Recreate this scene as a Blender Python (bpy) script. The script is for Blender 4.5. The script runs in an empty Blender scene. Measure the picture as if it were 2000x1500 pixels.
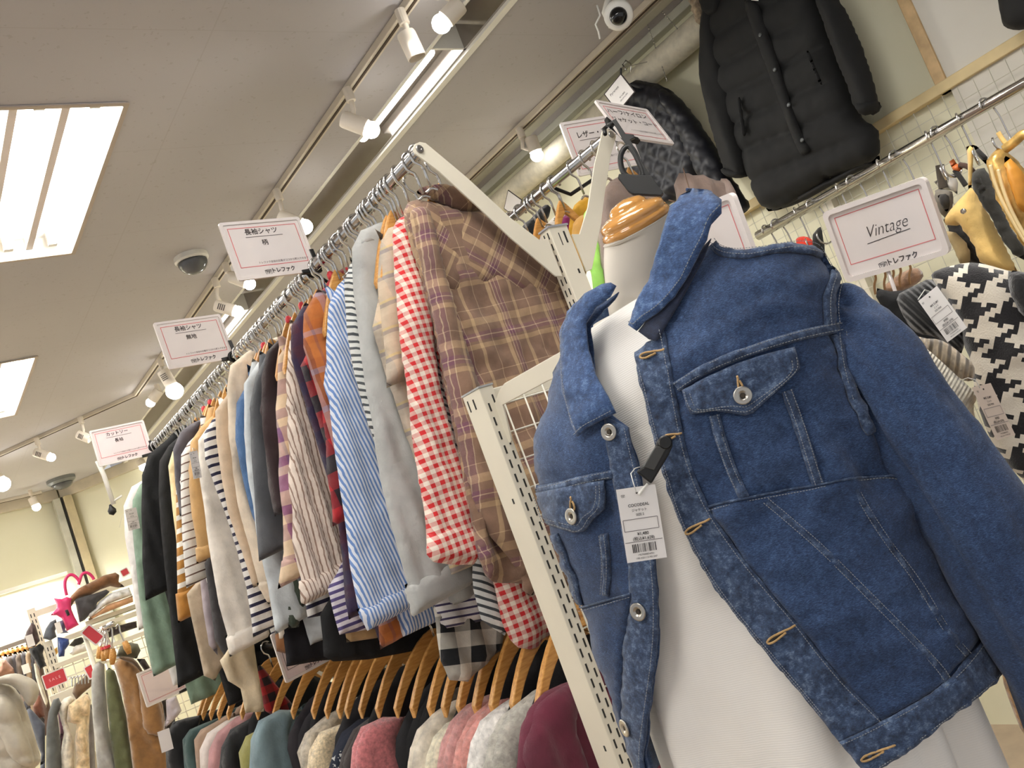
import bpy, math, random
import numpy as np
from mathutils import Vector, Matrix
from mathutils.geometry import delaunay_2d_cdt

# ------------------------------------------------------------------ camera, world, exposure
scene = bpy.context.scene
COL = scene.collection
CZ = 1.35                                  # eye height above the floor
YAW, PITCH, ROLL, FPX = math.radians(36.84), math.radians(6.55), math.radians(-20.62), 1780.0
_f = np.array([math.sin(YAW)*math.cos(PITCH), math.cos(YAW)*math.cos(PITCH), math.sin(PITCH)])
_r0 = np.array([math.cos(YAW), -math.sin(YAW), 0.0]); _u0 = np.cross(_r0, _f)
_r = math.cos(ROLL)*_r0 + math.sin(ROLL)*_u0
_u = -math.sin(ROLL)*_r0 + math.cos(ROLL)*_u0
CAMP = np.array([0.0, 0.0, CZ])
cam = bpy.data.cameras.new('camera'); camo = bpy.data.objects.new('camera', cam); COL.objects.link(camo)
cam.sensor_fit = 'HORIZONTAL'; cam.sensor_width = 36.0; cam.lens = 36.0*FPX/2000.0
cam.clip_start = 0.02; cam.clip_end = 60
camo.matrix_world = Matrix(((_r[0], _u[0], -_f[0], 0), (_r[1], _u[1], -_f[1], 0), (_r[2], _u[2], -_f[2], CZ), (0, 0, 0, 1)))
scene.camera = camo
world = bpy.data.worlds.new('world'); scene.world = world; world.use_nodes = True
world.node_tree.nodes['Background'].inputs[0].default_value = (0.98, 0.98, 1.0, 1)
world.node_tree.nodes['Background'].inputs[1].default_value = 0.55
scene.view_settings.view_transform = 'Standard'; scene.view_settings.look = 'None'
scene.view_settings.exposure = 0.22; scene.view_settings.gamma = 1.0; scene.view_settings.use_curve_mapping = False
scene.cycles.max_bounces = 7; scene.cycles.transparent_max_bounces = 12
scene.cycles.sample_clamp_indirect = 6.0
TUBE_E, BULB_E, SPOT_W = 34.0, 20.0, 16.0
WARM = (1.0, 0.955, 0.90)
CEIL = CZ + 1.55

# ------------------------------------------------------------------ view geometry
def rays(p):
    p = np.asarray(p, float).reshape(-1, 2)
    return _f[None] + _r[None]*((p[:, :1]-1000)/FPX) + _u[None]*((750-p[:, 1:])/FPX)
def at(x, y, d): return CAMP + rays([(x, y)])[0]*d
def hitp(p, ax, val):
    d = rays(p); t = (val-CAMP[ax])/d[:, ax]
    return CAMP[None] + d*t[:, None]
def hit(x, y, ax, val): return hitp([(x, y)], ax, val)[0]
class Fr:                                   # a plane in the room: origin, u (right), v (up), n (towards the aisle)
    def __init__(s, o, eu, ev):
        s.o = np.array(o, float); s.eu = np.array(eu, float)/np.linalg.norm(eu); s.ev = np.array(ev, float)
        s.ev -= s.eu*(s.ev@s.eu); s.ev /= np.linalg.norm(s.ev); s.n = np.cross(s.eu, s.ev)
    def uv(s, px):
        d = rays(px); t = ((s.o-CAMP)@s.n)/(d@s.n); P = CAMP+d*t[:, None]-s.o
        return np.stack([P@s.eu, P@s.ev], 1)
    def P(s, uv, h=0.0):
        uv = np.asarray(uv, float).reshape(-1, 2); h = np.broadcast_to(np.asarray(h, float), (len(uv),))
        return s.o+uv[:, :1]*s.eu+uv[:, 1:]*s.ev+h[:, None]*s.n
def FY(y): return Fr((0, y, CZ), (1, 0, 0), (0, 0, 1))
def FX(x): return Fr((x, 0, CZ), (0, -1, 0), (0, 0, 1))
def FD(px, py, d, turn=0.0):
    o = at(px, py, d); a = math.atan2(o[1], o[0])+math.radians(turn)
    return Fr(o, (math.sin(a), -math.cos(a), 0), (0, 0, 1))

# ------------------------------------------------------------------ objects
def link(o, parent=None):
    COL.objects.link(o)
    if parent is not None: o.parent = parent
    return o
def tag(o, label=None, cat=None, group=None, kind=None):
    if label: o['label'] = label
    if cat: o['category'] = cat
    if group: o['group'] = group
    if kind: o['kind'] = kind
    return o
def thing(name, label, cat, loc=(0, 0, 0), group=None):
    o = bpy.data.objects.new(name, None); o.empty_display_size = 0.05; link(o)
    o.location = Vector([float(c) for c in loc]); bpy.context.view_layer.update()
    return tag(o, label, cat, group)
def setpar(o, parent):
    if parent is not None:
        o.parent = parent
        p = parent; loc = Vector((0, 0, 0))
        while p is not None: loc += p.location; p = p.parent
        o.location = -loc
def mesh(name, V, F, mat, parent=None, uv=None, smooth=True):
    me = bpy.data.meshes.new(name)
    me.from_pydata([tuple(map(float, v)) for v in V], [], [tuple(int(i) for i in f) for f in F])
    if uv is not None:
        L = me.uv_layers.new(name='uv'); vi = np.empty(len(me.loops), np.int32); me.loops.foreach_get('vertex_index', vi)
        L.data.foreach_set('uv', np.asarray(uv, np.float32)[vi].ravel())
    if smooth: me.polygons.foreach_set('use_smooth', [True]*len(me.polygons))
    me.materials.append(mat); me.update()
    o = bpy.data.objects.new(name, me); link(o); setpar(o, parent)
    return o
class MB:                                   # collects shapes into one mesh
    def __init__(s): s.V = []; s.F = []; s.n = 0
    def add(s, V, F):
        s.V += [tuple(map(float, v)) for v in V]; s.F += [tuple(int(i)+s.n for i in f) for f in F]; s.n = len(s.V); return s
    def box(s, a, b):
        a = np.array(a, float); b = np.array(b, float); c = (a+b)/2; h = np.abs(b-a)/2
        return s.obox(c, (1, 0, 0), (0, 1, 0), (0, 0, 1), h[0], h[1], h[2])
    def obox(s, c, ex, ey, ez, hx, hy, hz):
        c = np.array(c, float); ex, ey, ez = (np.array(e, float) for e in (ex, ey, ez))
        V = [c+ex*hx*i+ey*hy*j+ez*hz*k for i in (-1, 1) for j in (-1, 1) for k in (-1, 1)]
        return s.add(V, [(0, 1, 3, 2), (4, 6, 7, 5), (0, 4, 5, 1), (2, 3, 7, 6), (0, 2, 6, 4), (1, 5, 7, 3)])
    def tube(s, pts, r, n=8, cap=True):
        pts = np.asarray(pts, float); m = len(pts); r = np.broadcast_to(np.asarray(r, float), (m,))
        T = np.gradient(pts, axis=0); T /= np.linalg.norm(T, axis=1)[:, None]+1e-12
        a = np.array([0, 0, 1.0]) if abs(T[0][2]) < .9 else np.array([1.0, 0, 0]); V = []
        x = np.cross(T[0], a); x /= np.linalg.norm(x)
        for i in range(m):
            x = x-T[i]*(x@T[i]); x /= np.linalg.norm(x)+1e-12; y = np.cross(T[i], x)
            for k in range(n):
                t = 2*math.pi*k/n; V.append(pts[i]+(x*math.cos(t)+y*math.sin(t))*r[i])
        F = [(i*n+k, i*n+(k+1) % n, (i+1)*n+(k+1) % n, (i+1)*n+k) for i in range(m-1) for k in range(n)]
        if cap: F += [tuple(range(n))[::-1], tuple((m-1)*n+k for k in range(n))]
        return s.add(V, F)
    def lathe(s, o, ax, prof, n=24):         # prof: list of (radius, distance along ax)
        o = np.array(o, float); ax = np.array(ax, float); ax /= np.linalg.norm(ax)
        a = np.array([0, 0, 1.0]) if abs(ax[2]) < .9 else np.array([1.0, 0, 0]); x = np.cross(ax, a); x /= np.linalg.norm(x); y = np.cross(ax, x)
        V = [o+ax*h+(x*math.cos(2*math.pi*k/n)+y*math.sin(2*math.pi*k/n))*r for r, h in prof for k in range(n)]; m = len(prof)
        F = [(i*n+k, i*n+(k+1) % n, (i+1)*n+(k+1) % n, (i+1)*n+k) for i in range(m-1) for k in range(n)]
        F += [tuple(range(n))[::-1], tuple((m-1)*n+k for k in range(n))]
        return s.add(V, F)
    def plate(s, fr, poly, t, h0=0.0):       # outline extruded along the plane's normal
        poly = np.asarray(poly, float); n = len(poly); a = fr.P(poly, h0); b = fr.P(poly, h0+t)
        return s.add(np.vstack([a, b]), [tuple(range(n))[::-1], tuple(range(n, 2*n))]+[(i, (i+1) % n, n+(i+1) % n, n+i) for i in range(n)])
    def build(s, name, mat, parent=None, smooth=False, bevel=0.0):
        o = mesh(name, s.V, s.F, mat, parent, smooth=smooth)
        if bevel:
            m = o.modifiers.new('bevel', 'BEVEL'); m.width = bevel; m.segments = 2; m.limit_method = 'ANGLE'
        return o

# ------------------------------------------------------------------ 2-D fill, pillows and sheets
def resample(poly, g, closed=True):
    poly = np.asarray(poly, float); out = []; n = len(poly)
    for i in range(n if closed else n-1):
        a, b = poly[i], poly[(i+1) % n]; k = max(1, int(np.ceil(np.linalg.norm(b-a)/g)))
        out += [a+(b-a)*j/k for j in range(k)]
    if not closed: out.append(poly[-1])
    return np.array(out)
def smooth_poly(poly, it=2, closed=True):    # corner cutting
    P = np.asarray(poly, float)
    for _ in range(it):
        Q = np.roll(P, -1, 0); A = P*.75+Q*.25; B = P*.25+Q*.75
        if closed: P = np.stack([A, B], 1).reshape(-1, P.shape[1])
        else: P = np.vstack([P[:1], np.stack([A[:-1], B[:-1]], 1).reshape(-1, P.shape[1]), P[-1:]])
    return P
def inside(P, poly):
    x, y = P[:, 0], P[:, 1]; c = np.zeros(len(P), bool); n = len(poly)
    for i in range(n):
        x0, y0 = poly[i]; x1, y1 = poly[(i+1) % n]
        if y0 == y1: continue
        m = ((y0 > y) != (y1 > y)) & (x < (x1-x0)*(y-y0)/(y1-y0)+x0); c ^= m
    return c
def bdist(P, poly):
    d = np.full(len(P), 1e9); n = len(poly)
    for i in range(n):
        a, b = poly[i], poly[(i+1) % n]; ab = b-a; L = ab@ab
        t = np.clip(((P-a)@ab)/(L+1e-15), 0, 1); q = P-a-t[:, None]*ab; d = np.minimum(d, np.hypot(q[:, 0], q[:, 1]))
    return d
def fill(poly, g):
    B = resample(poly, g); lo, hi = B.min(0), B.max(0)
    X, Y = np.meshgrid(np.arange(lo[0]+g*.5, hi[0], g), np.arange(lo[1]+g*.5, hi[1], g)); X[1::2] += g*.5
    I = np.stack([X.ravel(), Y.ravel()], 1); I = I[inside(I, B)]
    if len(I): I = I[bdist(I, B) > g*.45]
    V = np.vstack([B, I]); n = len(B)
    r = delaunay_2d_cdt([Vector(v) for v in V], [(i, (i+1) % n) for i in range(n)], [], 1, 1e-7)
    V = np.array([tuple(v) for v in r[0]]); return V, [tuple(f) for f in r[2]], B
def vnoise(x, y, seed=0):                    # smooth value noise, -1..1
    x = np.asarray(x, float); y = np.asarray(y, float); xi = np.floor(x); yi = np.floor(y); fx = x-xi; fy = y-yi
    def h(a, b): return np.modf(np.abs(np.sin(a*127.1+b*311.7+seed*74.7)*43758.5453))[0]*2-1
    sx = fx*fx*(3-2*fx); sy = fy*fy*(3-2*fy)
    return (h(xi, yi)*(1-sx)+h(xi+1, yi)*sx)*(1-sy)+(h(xi, yi+1)*(1-sx)+h(xi+1, yi+1)*sx)*sy
def outline_faces(F):
    cnt = {}
    for f in F:
        for i in range(len(f)):
            e = (f[i], f[(i+1) % len(f)])
            if (e[1], e[0]) in cnt: del cnt[(e[1], e[0])]
            else: cnt[e] = 1
    return list(cnt)
def pillow(name, poly, fr, T, mat, parent=None, R=None, disp=None, g=None, rnd=1, h0=0.0, uvrot=0.0):
    """closed soft body: outline in a plane, swelling to +-T away from the outline"""
    if rnd: poly = smooth_poly(poly, rnd)
    ext = np.ptp(poly, axis=0).max(); g = g or max(.006, min(.018, ext/28)); R = R or T*1.6
    V, F, B = fill(poly, g); d = bdist(V, B); e = d < 1e-6
    q = np.clip(d/R, 0, 1); h = T*np.sqrt(np.clip(1-(1-q)**2, 0, 1))
    dz = disp(V[:, 0], V[:, 1], d) if disp is not None else np.zeros(len(V))
    n = len(V); front = fr.P(V, h0+h+dz); back = fr.P(V, h0-h+dz*.6)
    idx = np.arange(n); bi = np.where(e, idx, -1); k = n
    for i in range(n):
        if bi[i] < 0: bi[i] = k; k += 1
    keep = [i for i in range(n) if not e[i]]
    front[e] = fr.P(V[e], h0+dz[e]*.8)
    FF = [tuple(f) for f in F]+[tuple(bi[j] for j in f[::-1]) for f in F]
    c, s_ = math.cos(uvrot), math.sin(uvrot); U = np.stack([V[:, 0]*c-V[:, 1]*s_, V[:, 0]*s_+V[:, 1]*c], 1)
    o = mesh(name, np.vstack([front, back[keep]]), FF, mat, parent, uv=np.vstack([U, U[keep]]))
    return o
def folds(seed, amp, lam=.06, top=None, ramp=.3, wr=.35, tilt=0.0):
    """hanging folds: ridges that run down and deepen towards the hem, plus small wrinkles"""
    def f(u, v, d):
        a = amp if top is None else amp*np.clip((top-v)/ramp, .15, 1)
        ph = 2*math.pi*(u+tilt*v)/lam+2.2*vnoise(u*7, v*3.1, seed)+seed*1.7
        return a*np.sin(ph)*(.55+.45*vnoise(u*5+9, v*2.3, seed+3))+amp*wr*vnoise(u*33, v*27, seed+5)+amp*wr*.6*vnoise(u*70, v*60, seed+8)
    return f

# ------------------------------------------------------------------ materials
def lin(c): return tuple(((x/255)/12.92 if x/255 <= .04045 else ((x/255+.055)/1.055)**2.4) for x in c)+(1.0,)
class NT:
    def __init__(s, name):
        s.m = bpy.data.materials.new(name); s.m.use_nodes = True; s.t = s.m.node_tree; s.b = s.t.nodes['Principled BSDF']
    def n(s, typ, **k):
        o = s.t.nodes.new(typ)
        for a, v in k.items():
            if a == 'ins':
                for i, x in v.items():
                    if hasattr(x, 'is_linked'): s.t.links.new(x, o.inputs[i])
                    else: o.inputs[i].default_value = x
            else: setattr(o, a, v)
        return o
    def math(s, op, a, b=0.0, c=None):
        d = {0: a, 1: b}
        if c is not None: d[2] = c
        return s.n('ShaderNodeMath', operation=op, ins=d).outputs[0]
    def uv(s):
        x = s.n('ShaderNodeSeparateXYZ', ins={0: s.n('ShaderNodeTexCoord').outputs['UV']}); return x.outputs[0], x.outputs[1]
    def obj(s): return s.n('ShaderNodeTexCoord').outputs['Object']
    def noise(s, scale, detail=3, vec=None, rough=.55):
        return s.n('ShaderNodeTexNoise', ins={'Scale': scale, 'Detail': detail, 'Roughness': rough, 'Vector': vec or s.obj()}).outputs[0]
    def ramp(s, fac, stops, interp='CONSTANT'):
        r = s.n('ShaderNodeValToRGB', ins={0: fac}); e = r.color_ramp; e.interpolation = interp
        while len(e.elements) < len(stops): e.elements.new(.5)
        for el, (p, c) in zip(e.elements, stops): el.position = p; el.color = lin(c)
        return r.outputs[0]
    def mix(s, f, a, b, mode='MIX'):
        o = s.n('ShaderNodeMix', data_type='RGBA', blend_type=mode)
        for i, x in ((0, f), (6, a), (7, b)):
            if hasattr(x, 'is_linked'): s.t.links.new(x, o.inputs[i])
            else: o.inputs[i].default_value = x
        return o.outputs[2]
    def fract(s, x, period, off=0.0): return s.math('FRACT', s.math('DIVIDE', s.math('ADD', x, off+50*period), period))
    def out(s, col, rough=.85, metal=0.0, bump=None, bs=.3, bd=.002, sheen=0.0):
        b = s.b
        if hasattr(col, 'is_linked'): s.t.links.new(col, b.inputs['Base Color'])
        else: b.inputs['Base Color'].default_value = col
        b.inputs['Roughness'].default_value = rough; b.inputs['Metallic'].default_value = metal
        if sheen: b.inputs['Sheen Weight'].default_value = sheen
        if bump is not None:
            bn = s.n('ShaderNodeBump', ins={'Height': bump, 'Strength': bs, 'Distance': bd}); s.t.links.new(bn.outputs[0], b.inputs['Normal'])
        return s.m
_mc = {}
def solid(c, rough=.6, metal=0.0, var=.06, name='painted', sc=9.0, bump=0.0):
    k = (c, rough, metal, name)
    if k in _mc: return _mc[k]
    t = NT(name); f = t.noise(sc, 3); a = tuple(max(0, x*(1-var)) for x in c); b = tuple(min(255, x*(1+var)) for x in c)
    _mc[k] = t.out(t.ramp(f, [(.3, a), (.7, b)], 'LINEAR'), rough, metal, bump=t.noise(sc*14, 2) if bump else None, bs=bump)
    return _mc[k]
def cloth(c, name='cloth', var=.10, weave=900.0, rough=.9, bs=.25, sheen=.15, mottle=14.0):
    k = (c, name, 'cloth')
    if k in _mc: return _mc[k]
    t = NT(name); f = t.noise(mottle, 4); a = tuple(max(0, x*(1-var)) for x in c); b = tuple(min(255, x*(1+var)) for x in c)
    _mc[k] = t.out(t.ramp(f, [(.3, a), (.72, b)], 'LINEAR'), rough, bump=t.math('ADD', t.math('MULTIPLY', t.noise(weave*.5, 2), .12), t.noise(42, 4, None, .6)), bs=bs*1.8, bd=.006, sheen=sheen)
    return _mc[k]
def knit(c, name='knit', fuzz=160.0, var=.16, ribs=0.0, bs=.7):
    k = (c, name, 'knit', ribs)
    if k in _mc: return _mc[k]
    t = NT(name); f = t.noise(fuzz*.5, 4); a = tuple(max(0, x*(1-var)) for x in c); b = tuple(min(255, x*(1+var)) for x in c)
    h = t.noise(fuzz, 3)
    if ribs:
        u, v = t.uv(); h = t.math('ADD', t.math('SINE', t.math('MULTIPLY', u, 2*math.pi/ribs)), t.math('MULTIPLY', h, .8))
    _mc[k] = t.out(t.ramp(f, [(.3, a), (.7, b)], 'LINEAR'), .95, bump=h, bs=bs, bd=.003, sheen=.4)
    return _mc[k]
def stripes(name, period, stops, axis='u', ang=0.0, var=.08):
    t = NT(name); u, v = t.uv()
    x = u if axis == 'u' else v
    if ang: x = t.math('ADD', t.math('MULTIPLY', u, math.cos(ang)), t.math('MULTIPLY', v, math.sin(ang)))
    x = t.math('ADD', x, t.math('MULTIPLY', t.noise(8, 1), .004))
    c = t.ramp(t.fract(x, period), stops); n = t.noise(20, 3)
    c = t.mix(1.0, c, t.ramp(n, [(.3, (225, 225, 225)), (.7, (255, 255, 255))], 'LINEAR'), 'MULTIPLY')
    return t.out(c, .9, bump=t.math('ADD', t.math('MULTIPLY', t.noise(500, 2), .12), t.noise(42, 4, None, .6)), bs=.45, bd=.006, sheen=.1)
def plaid(name, pu, su, pv, sv, ang=0.0, mode=.5):
    t = NT(name); u, v = t.uv(); w = t.noise(9, 2)
    u = t.math('ADD', u, t.math('MULTIPLY', w, .005)); v = t.math('ADD', v, t.math('MULTIPLY', w, .005))
    if ang:
        u, v = (t.math('SUBTRACT', t.math('MULTIPLY', u, math.cos(ang)), t.math('MULTIPLY', v, math.sin(ang))),
                t.math('ADD', t.math('MULTIPLY', u, math.sin(ang)), t.math('MULTIPLY', v, math.cos(ang))))
    c = t.mix(mode, t.ramp(t.fract(u, pu), su), t.ramp(t.fract(v, pv), sv))
    c = t.mix(1.0, c, t.ramp(t.noise(25, 3), [(.3, (218, 218, 218)), (.7, (255, 255, 255))], 'LINEAR'), 'MULTIPLY')
    return t.out(c, .92, bump=t.math('ADD', t.math('MULTIPLY', t.noise(500, 2), .12), t.noise(42, 4, None, .6)), bs=.45, bd=.006, sheen=.15)
def glow(name, c, e):
    t = NT(name); t.b.inputs['Base Color'].default_value = (1, 1, 1, 1); t.b.inputs['Emission Color'].default_value = tuple(c)+(1,)
    t.b.inputs['Emission Strength'].default_value = e; return t.m
def denim(name, lo, mid, hi, wear=.35, sc=1.0):
    t = NT(name); o = t.obj(); mp = t.n('ShaderNodeMapping', ins={0: o}); mp.inputs['Rotation'].default_value = (.5, .3, .6); mp.inputs['Scale'].default_value = (1, 1, 6)
    fine = t.noise(330*sc, 3, mp.outputs[0], .75); big = t.noise(9*sc, 3, None, .5); mid_n = t.noise(120*sc, 4, None, .7)
    x = t.math('ADD', t.math('MULTIPLY', fine, .62), t.math('ADD', t.math('MULTIPLY', big, .14), t.math('MULTIPLY', mid_n, wear)))
    x = t.math('DIVIDE', x, .76+wear)
    c = t.ramp(x, [(.36, lo), (.52, mid), (.72, hi)], 'LINEAR')
    return t.out(c, .92, bump=t.math('ADD', fine, t.math('MULTIPLY', mid_n, .6)), bs=.45, bd=.0012, sheen=.15)

CREAM = solid((226, 219, 200), .42, name='cream_enamel', var=.015)
SLOTB = solid((40, 38, 35), .8, name='painted_slot_shade', var=.02)  # dark colour stands in for the shade inside slots, holes and gaps
CHROME = solid((205, 203, 200), .14, 1.0, name='chrome', var=.02)
STEEL = solid((150, 148, 145), .3, 1.0, name='brushed_steel', var=.05)
BLACKP = solid((15, 15, 15), .45, name='black_plastic', var=.05)
WHITEP = solid((232, 230, 222), .4, name='white_plastic', var=.015)
PAPER = solid((240, 236, 232), .8, name='white_card', var=.01)
REDLINE = solid((222, 120, 122), .8, name='red_print', var=.02)
INK = solid((45, 40, 42), .8, name='black_print', var=.02)
INK2 = solid((120, 112, 112), .8, name='grey_print', var=.02)
REDTOP = solid((205, 50, 60), .5, name='red_plastic', var=.03)
THREAD = solid((138, 142, 146), .9, name='pale_thread', var=.06)
TANTH = solid((178, 146, 100), .9, name='tan_thread', var=.12, sc=60)
def woodmat():
    t = NT('honey_wood'); mp = t.n('ShaderNodeMapping', ins={0: t.obj()}); mp.inputs['Scale'].default_value = (3, 30, 30)
    return t.out(t.ramp(t.noise(6, 4, mp.outputs[0]), [(.3, (176, 118, 52)), (.7, (216, 164, 92))], 'LINEAR'), .4)
WOOD = woodmat()
def clearmat(name, tint=(1, 1, 1), ior=1.45, mixf=.92):
    t = NT(name); tr = t.n('ShaderNodeBsdfTransparent', ins={0: tuple(tint)+(1,)}); gl = t.n('ShaderNodeBsdfGlossy', ins={0: (1, 1, 1, 1), 1: .06})
    fz = t.math('ADD', t.math('MULTIPLY', t.math('POWER', t.n('ShaderNodeLayerWeight', ins={0: .5}).outputs['Facing'], 5.0), .5), .03); mx = t.n('ShaderNodeMixShader', ins={0: fz})
    t.t.links.new(tr.outputs[0], mx.inputs[1]); t.t.links.new(gl.outputs[0], mx.inputs[2])
    t.t.links.new(mx.outputs[0], t.t.nodes['Material Output'].inputs[0]); return t.m
CLEAR = clearmat('clear_acrylic', (.98, .97, .97))
ACRYL = solid((226, 218, 214), .15, name='acrylic_rim', var=.02)
WIRE = solid((228, 224, 210), .4, name='white_wire', var=.02)

# ------------------------------------------------------------------ lettering
_tc = {}
def text_mesh(body, bold=0.0, shear=0.0, sx=1.0):
    k = (body, bold, shear, sx)
    if k not in _tc:
        c = bpy.data.curves.new('lettering', 'FONT'); c.body = body; c.size = 1.0; c.align_x = 'CENTER'; c.align_y = 'CENTER'
        c.offset = bold; c.shear = shear; c.resolution_u = 4
        o = bpy.data.objects.new('lettering', c); COL.objects.link(o); bpy.context.view_layer.update()
        me = bpy.data.meshes.new_from_object(o.evaluated_get(bpy.context.evaluated_depsgraph_get()))
        V = np.array([tuple(v.co) for v in me.vertices]).reshape(-1, 3)[:, :2]*np.array([sx, 1]); F = [tuple(p.vertices) for p in me.polygons]
        COL.objects.unlink(o); bpy.data.objects.remove(o); bpy.data.curves.remove(c); bpy.data.meshes.remove(me); _tc[k] = (V, F)
    return _tc[k]
def put_text(mb, fr, body, u, v, size, h=.0012, bold=0.0, shear=0.0, sx=1.0):
    V, F = text_mesh(body, bold, shear, sx)
    if len(V): mb.add(fr.P(V*size+np.array([u, v]), h), F)
    return mb
def rrect(w, h, r, n=5):
    P = []
    for cx, cy, a0 in ((w/2-r, h/2-r, 0), (-w/2+r, h/2-r, 90), (-w/2+r, -h/2+r, 180), (w/2-r, -h/2+r, 270)):
        for k in range(n+1):
            a = math.radians(a0+90*k/n); P.append((cx+r*math.cos(a), cy+r*math.sin(a)))
    return np.array(P)
def ring_plate(mb, fr, outer, inner, h0, h1):
    n = len(outer); V = np.vstack([fr.P(outer, h0), fr.P(outer, h1), fr.P(inner, h0), fr.P(inner, h1)]); F = []
    for i in range(n):
        j = (i+1) % n
        F += [(i, j, n+j, n+i), (n+i, n+j, 3*n+j, 3*n+i), (2*n+j, 2*n+i, 3*n+i, 3*n+j), (j, i, 2*n+i, 2*n+j)]
    return mb.add(V, F)

# ================================================================== ROOM
def ceil_mat():
    t = NT('ceiling_board'); s = t.n('ShaderNodeSeparateXYZ', ins={0: t.obj()}); x, y = s.outputs[0], s.outputs[1]
    ly = t.math('LESS_THAN', t.fract(y, .683, -.195+.002), .006); lx = t.math('LESS_THAN', t.fract(x, 1.82, .70+.002), .0025)
    seam = t.math('MAXIMUM', ly, lx)
    spk = t.math('GREATER_THAN', t.noise(55, 1), .70)
    base = t.ramp(t.noise(.7, 3), [(.3, (180, 177, 180)), (.7, (190, 187, 189))], 'LINEAR')
    c = t.mix(t.math('MULTIPLY', seam, .16), base, lin((140, 130, 122))); c = t.mix(t.math('MULTIPLY', spk, .25), c, lin((146, 138, 130)))
    return t.out(c, .8)
CEILM = ceil_mat()
LX0, LX1, ROW = .34, .945, 1.80
LUMY = [(.18, 1.30), (2.62, 3.742), (5.06, 6.182), (7.50, 8.35)]
mb = MB(); H = CEIL; T = .03
for x0, x1 in ((-4.2, LX0-ROW), (LX1-ROW, LX0), (LX1, 1.93), (2.085, 2.98)): mb.box((x0, -1.6, H), (x1, 9.6, H+T))
ys = [-1.6]+[v for a in LUMY for v in a]+[9.6]
for k in range(0, len(ys), 2):
    for o_ in (0, ROW): mb.box((LX0-o_, ys[k], H), (LX1-o_, ys[k+1], H+T))
tag(mb.build('ceiling', CEILM), kind='structure')
FLOORM = solid((168, 150, 128), .5, name='floor_vinyl', var=.05)
tag(MB().box((-4.2, -1.6, -.05), (3.1, 9.6, 0)).build('floor', FLOORM), kind='structure')
def wall_mat(name, a, b):
    t = NT(name); return t.out(t.ramp(t.noise(1.2, 4), [(.3, a), (.7, b)], 'LINEAR'), .8, bump=t.noise(60, 2), bs=.05)
WALLM = wall_mat('pale_cream_wall', (214, 211, 182), (224, 220, 194))
WALLW = wall_mat('pale_board', (204, 200, 188), (214, 210, 200))
tag(MB().box((2.98, -1.6, 0), (3.06, 8.05, H)).build('wall_right', WALLM), kind='structure')
def wallseg(name, a, b, mat, th=.08):
    a = np.array(a, float); b = np.array(b, float); d = b-a; L = np.linalg.norm(d); d /= L; n = np.array([-d[1], d[0]])
    if n[1] < 0: n = -n
    c = (a+b)/2+n*th/2
    o = MB().obox((c[0], c[1], H/2), (d[0], d[1], 0), (n[0], n[1], 0), (0, 0, 1), L/2, th/2, H/2).build(name, mat); tag(o, kind='structure'); return o
wallseg('wall_back', (-4.2, 8.0), (1.58, 9.40), WALLM)
wallseg('wall_corner', (1.58, 9.40), (2.98, 8.0), WALLM)
TRIMW = solid((196, 166, 120), .5, name='bare_wood_trim', var=.08, sc=20)
# right wall: paler boarding near the camera, wooden stud and ledge
tag(MB().box((2.955, -1.0, CZ+.735), (2.98, 1.265, H)).build('trim_board', WALLW), kind='structure')
tag(MB().box((2.945, 1.262, CZ+.70), (2.98, 1.30, H)).build('trim_stud', TRIMW, bevel=.003), kind='structure')
tag(MB().box((2.935, -1.0, CZ+.70), (2.98, 3.4, CZ+.735)).build('trim_ledge', solid((206, 186, 140), .6, name='ledge_wood', var=.06), bevel=.003), kind='structure')
tag(MB().box((2.955, -1.0, 0), (2.98, 1.265, CZ+.70)).build('trim_panel', WALLW), kind='structure')
# boxed duct and conduit where the right wall meets the ceiling
tag(MB().tube([(2.90, -1, CZ+1.40), (2.90, 7.9, CZ+1.40)], .055, 16).build('trim_pipe', solid((216, 210, 190), .6, name='lagged_pipe', var=.06, sc=30), smooth=True), kind='structure')
mb = MB(); mb.box((2.93, -1, CEIL-.035), (2.98, 7.9, CEIL)); mb.box((2.80, -1, CEIL-.012), (2.86, 7.9, CEIL))
tag(mb.build('trim_cornice', solid((190, 190, 176), .6, name='cornice_paint', var=.03), bevel=.004), kind='structure')
# mirror-lined lighting slot in the ceiling
mb = MB(); mb.box((1.915, -1.6, CEIL-.004), (1.93, 9.3, CEIL+.11)); mb.box((2.085, -1.6, CEIL-.012), (2.115, 9.3, CEIL+.02)); mb.box((1.93, -1.6, CEIL+.11), (2.085, 9.3, CEIL+.12))
tag(mb.build('trim_slot', WHITEP), kind='structure')
tag(MB().box((2.075, -1.6, CEIL+.0), (2.085, 9.3, CEIL+.11)).build('trim_mirror', solid((170, 164, 160), .10, 1.0, name='dark_mirror', var=.02)), kind='structure')
def added_wall_washer():  # no fixture seen here; strip added to whiten the far wall
    a, b = np.array((-4.0, 8.0)), np.array((1.40, 9.30)); d = (b-a)/np.linalg.norm(b-a); n = np.array((d[1], -d[0])); c = (a+b)/2+n*.10; z = CZ+.76
    t = thing('added_wall_washer', 'added slim strip light along the far left wall that whitens the wall below it', 'strip light', (c[0], c[1], z))
    o = run(a+n*.10, b+n*.10, .05, .03, z, 'housing', WHITEP); setpar(o, t)
    ld = bpy.data.lights.new('lamp_light', 'AREA'); ld.shape = 'RECTANGLE'; ld.size = 5.4; ld.size_y = .04; ld.energy = 130; ld.color = (1, .98, .94); lo = bpy.data.objects.new('lamp_light', ld); link(lo, t)
    lo.location = (0, 0, -.02); lo.rotation_euler = (0, 0, math.atan2(d[1], d[0]))
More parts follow.
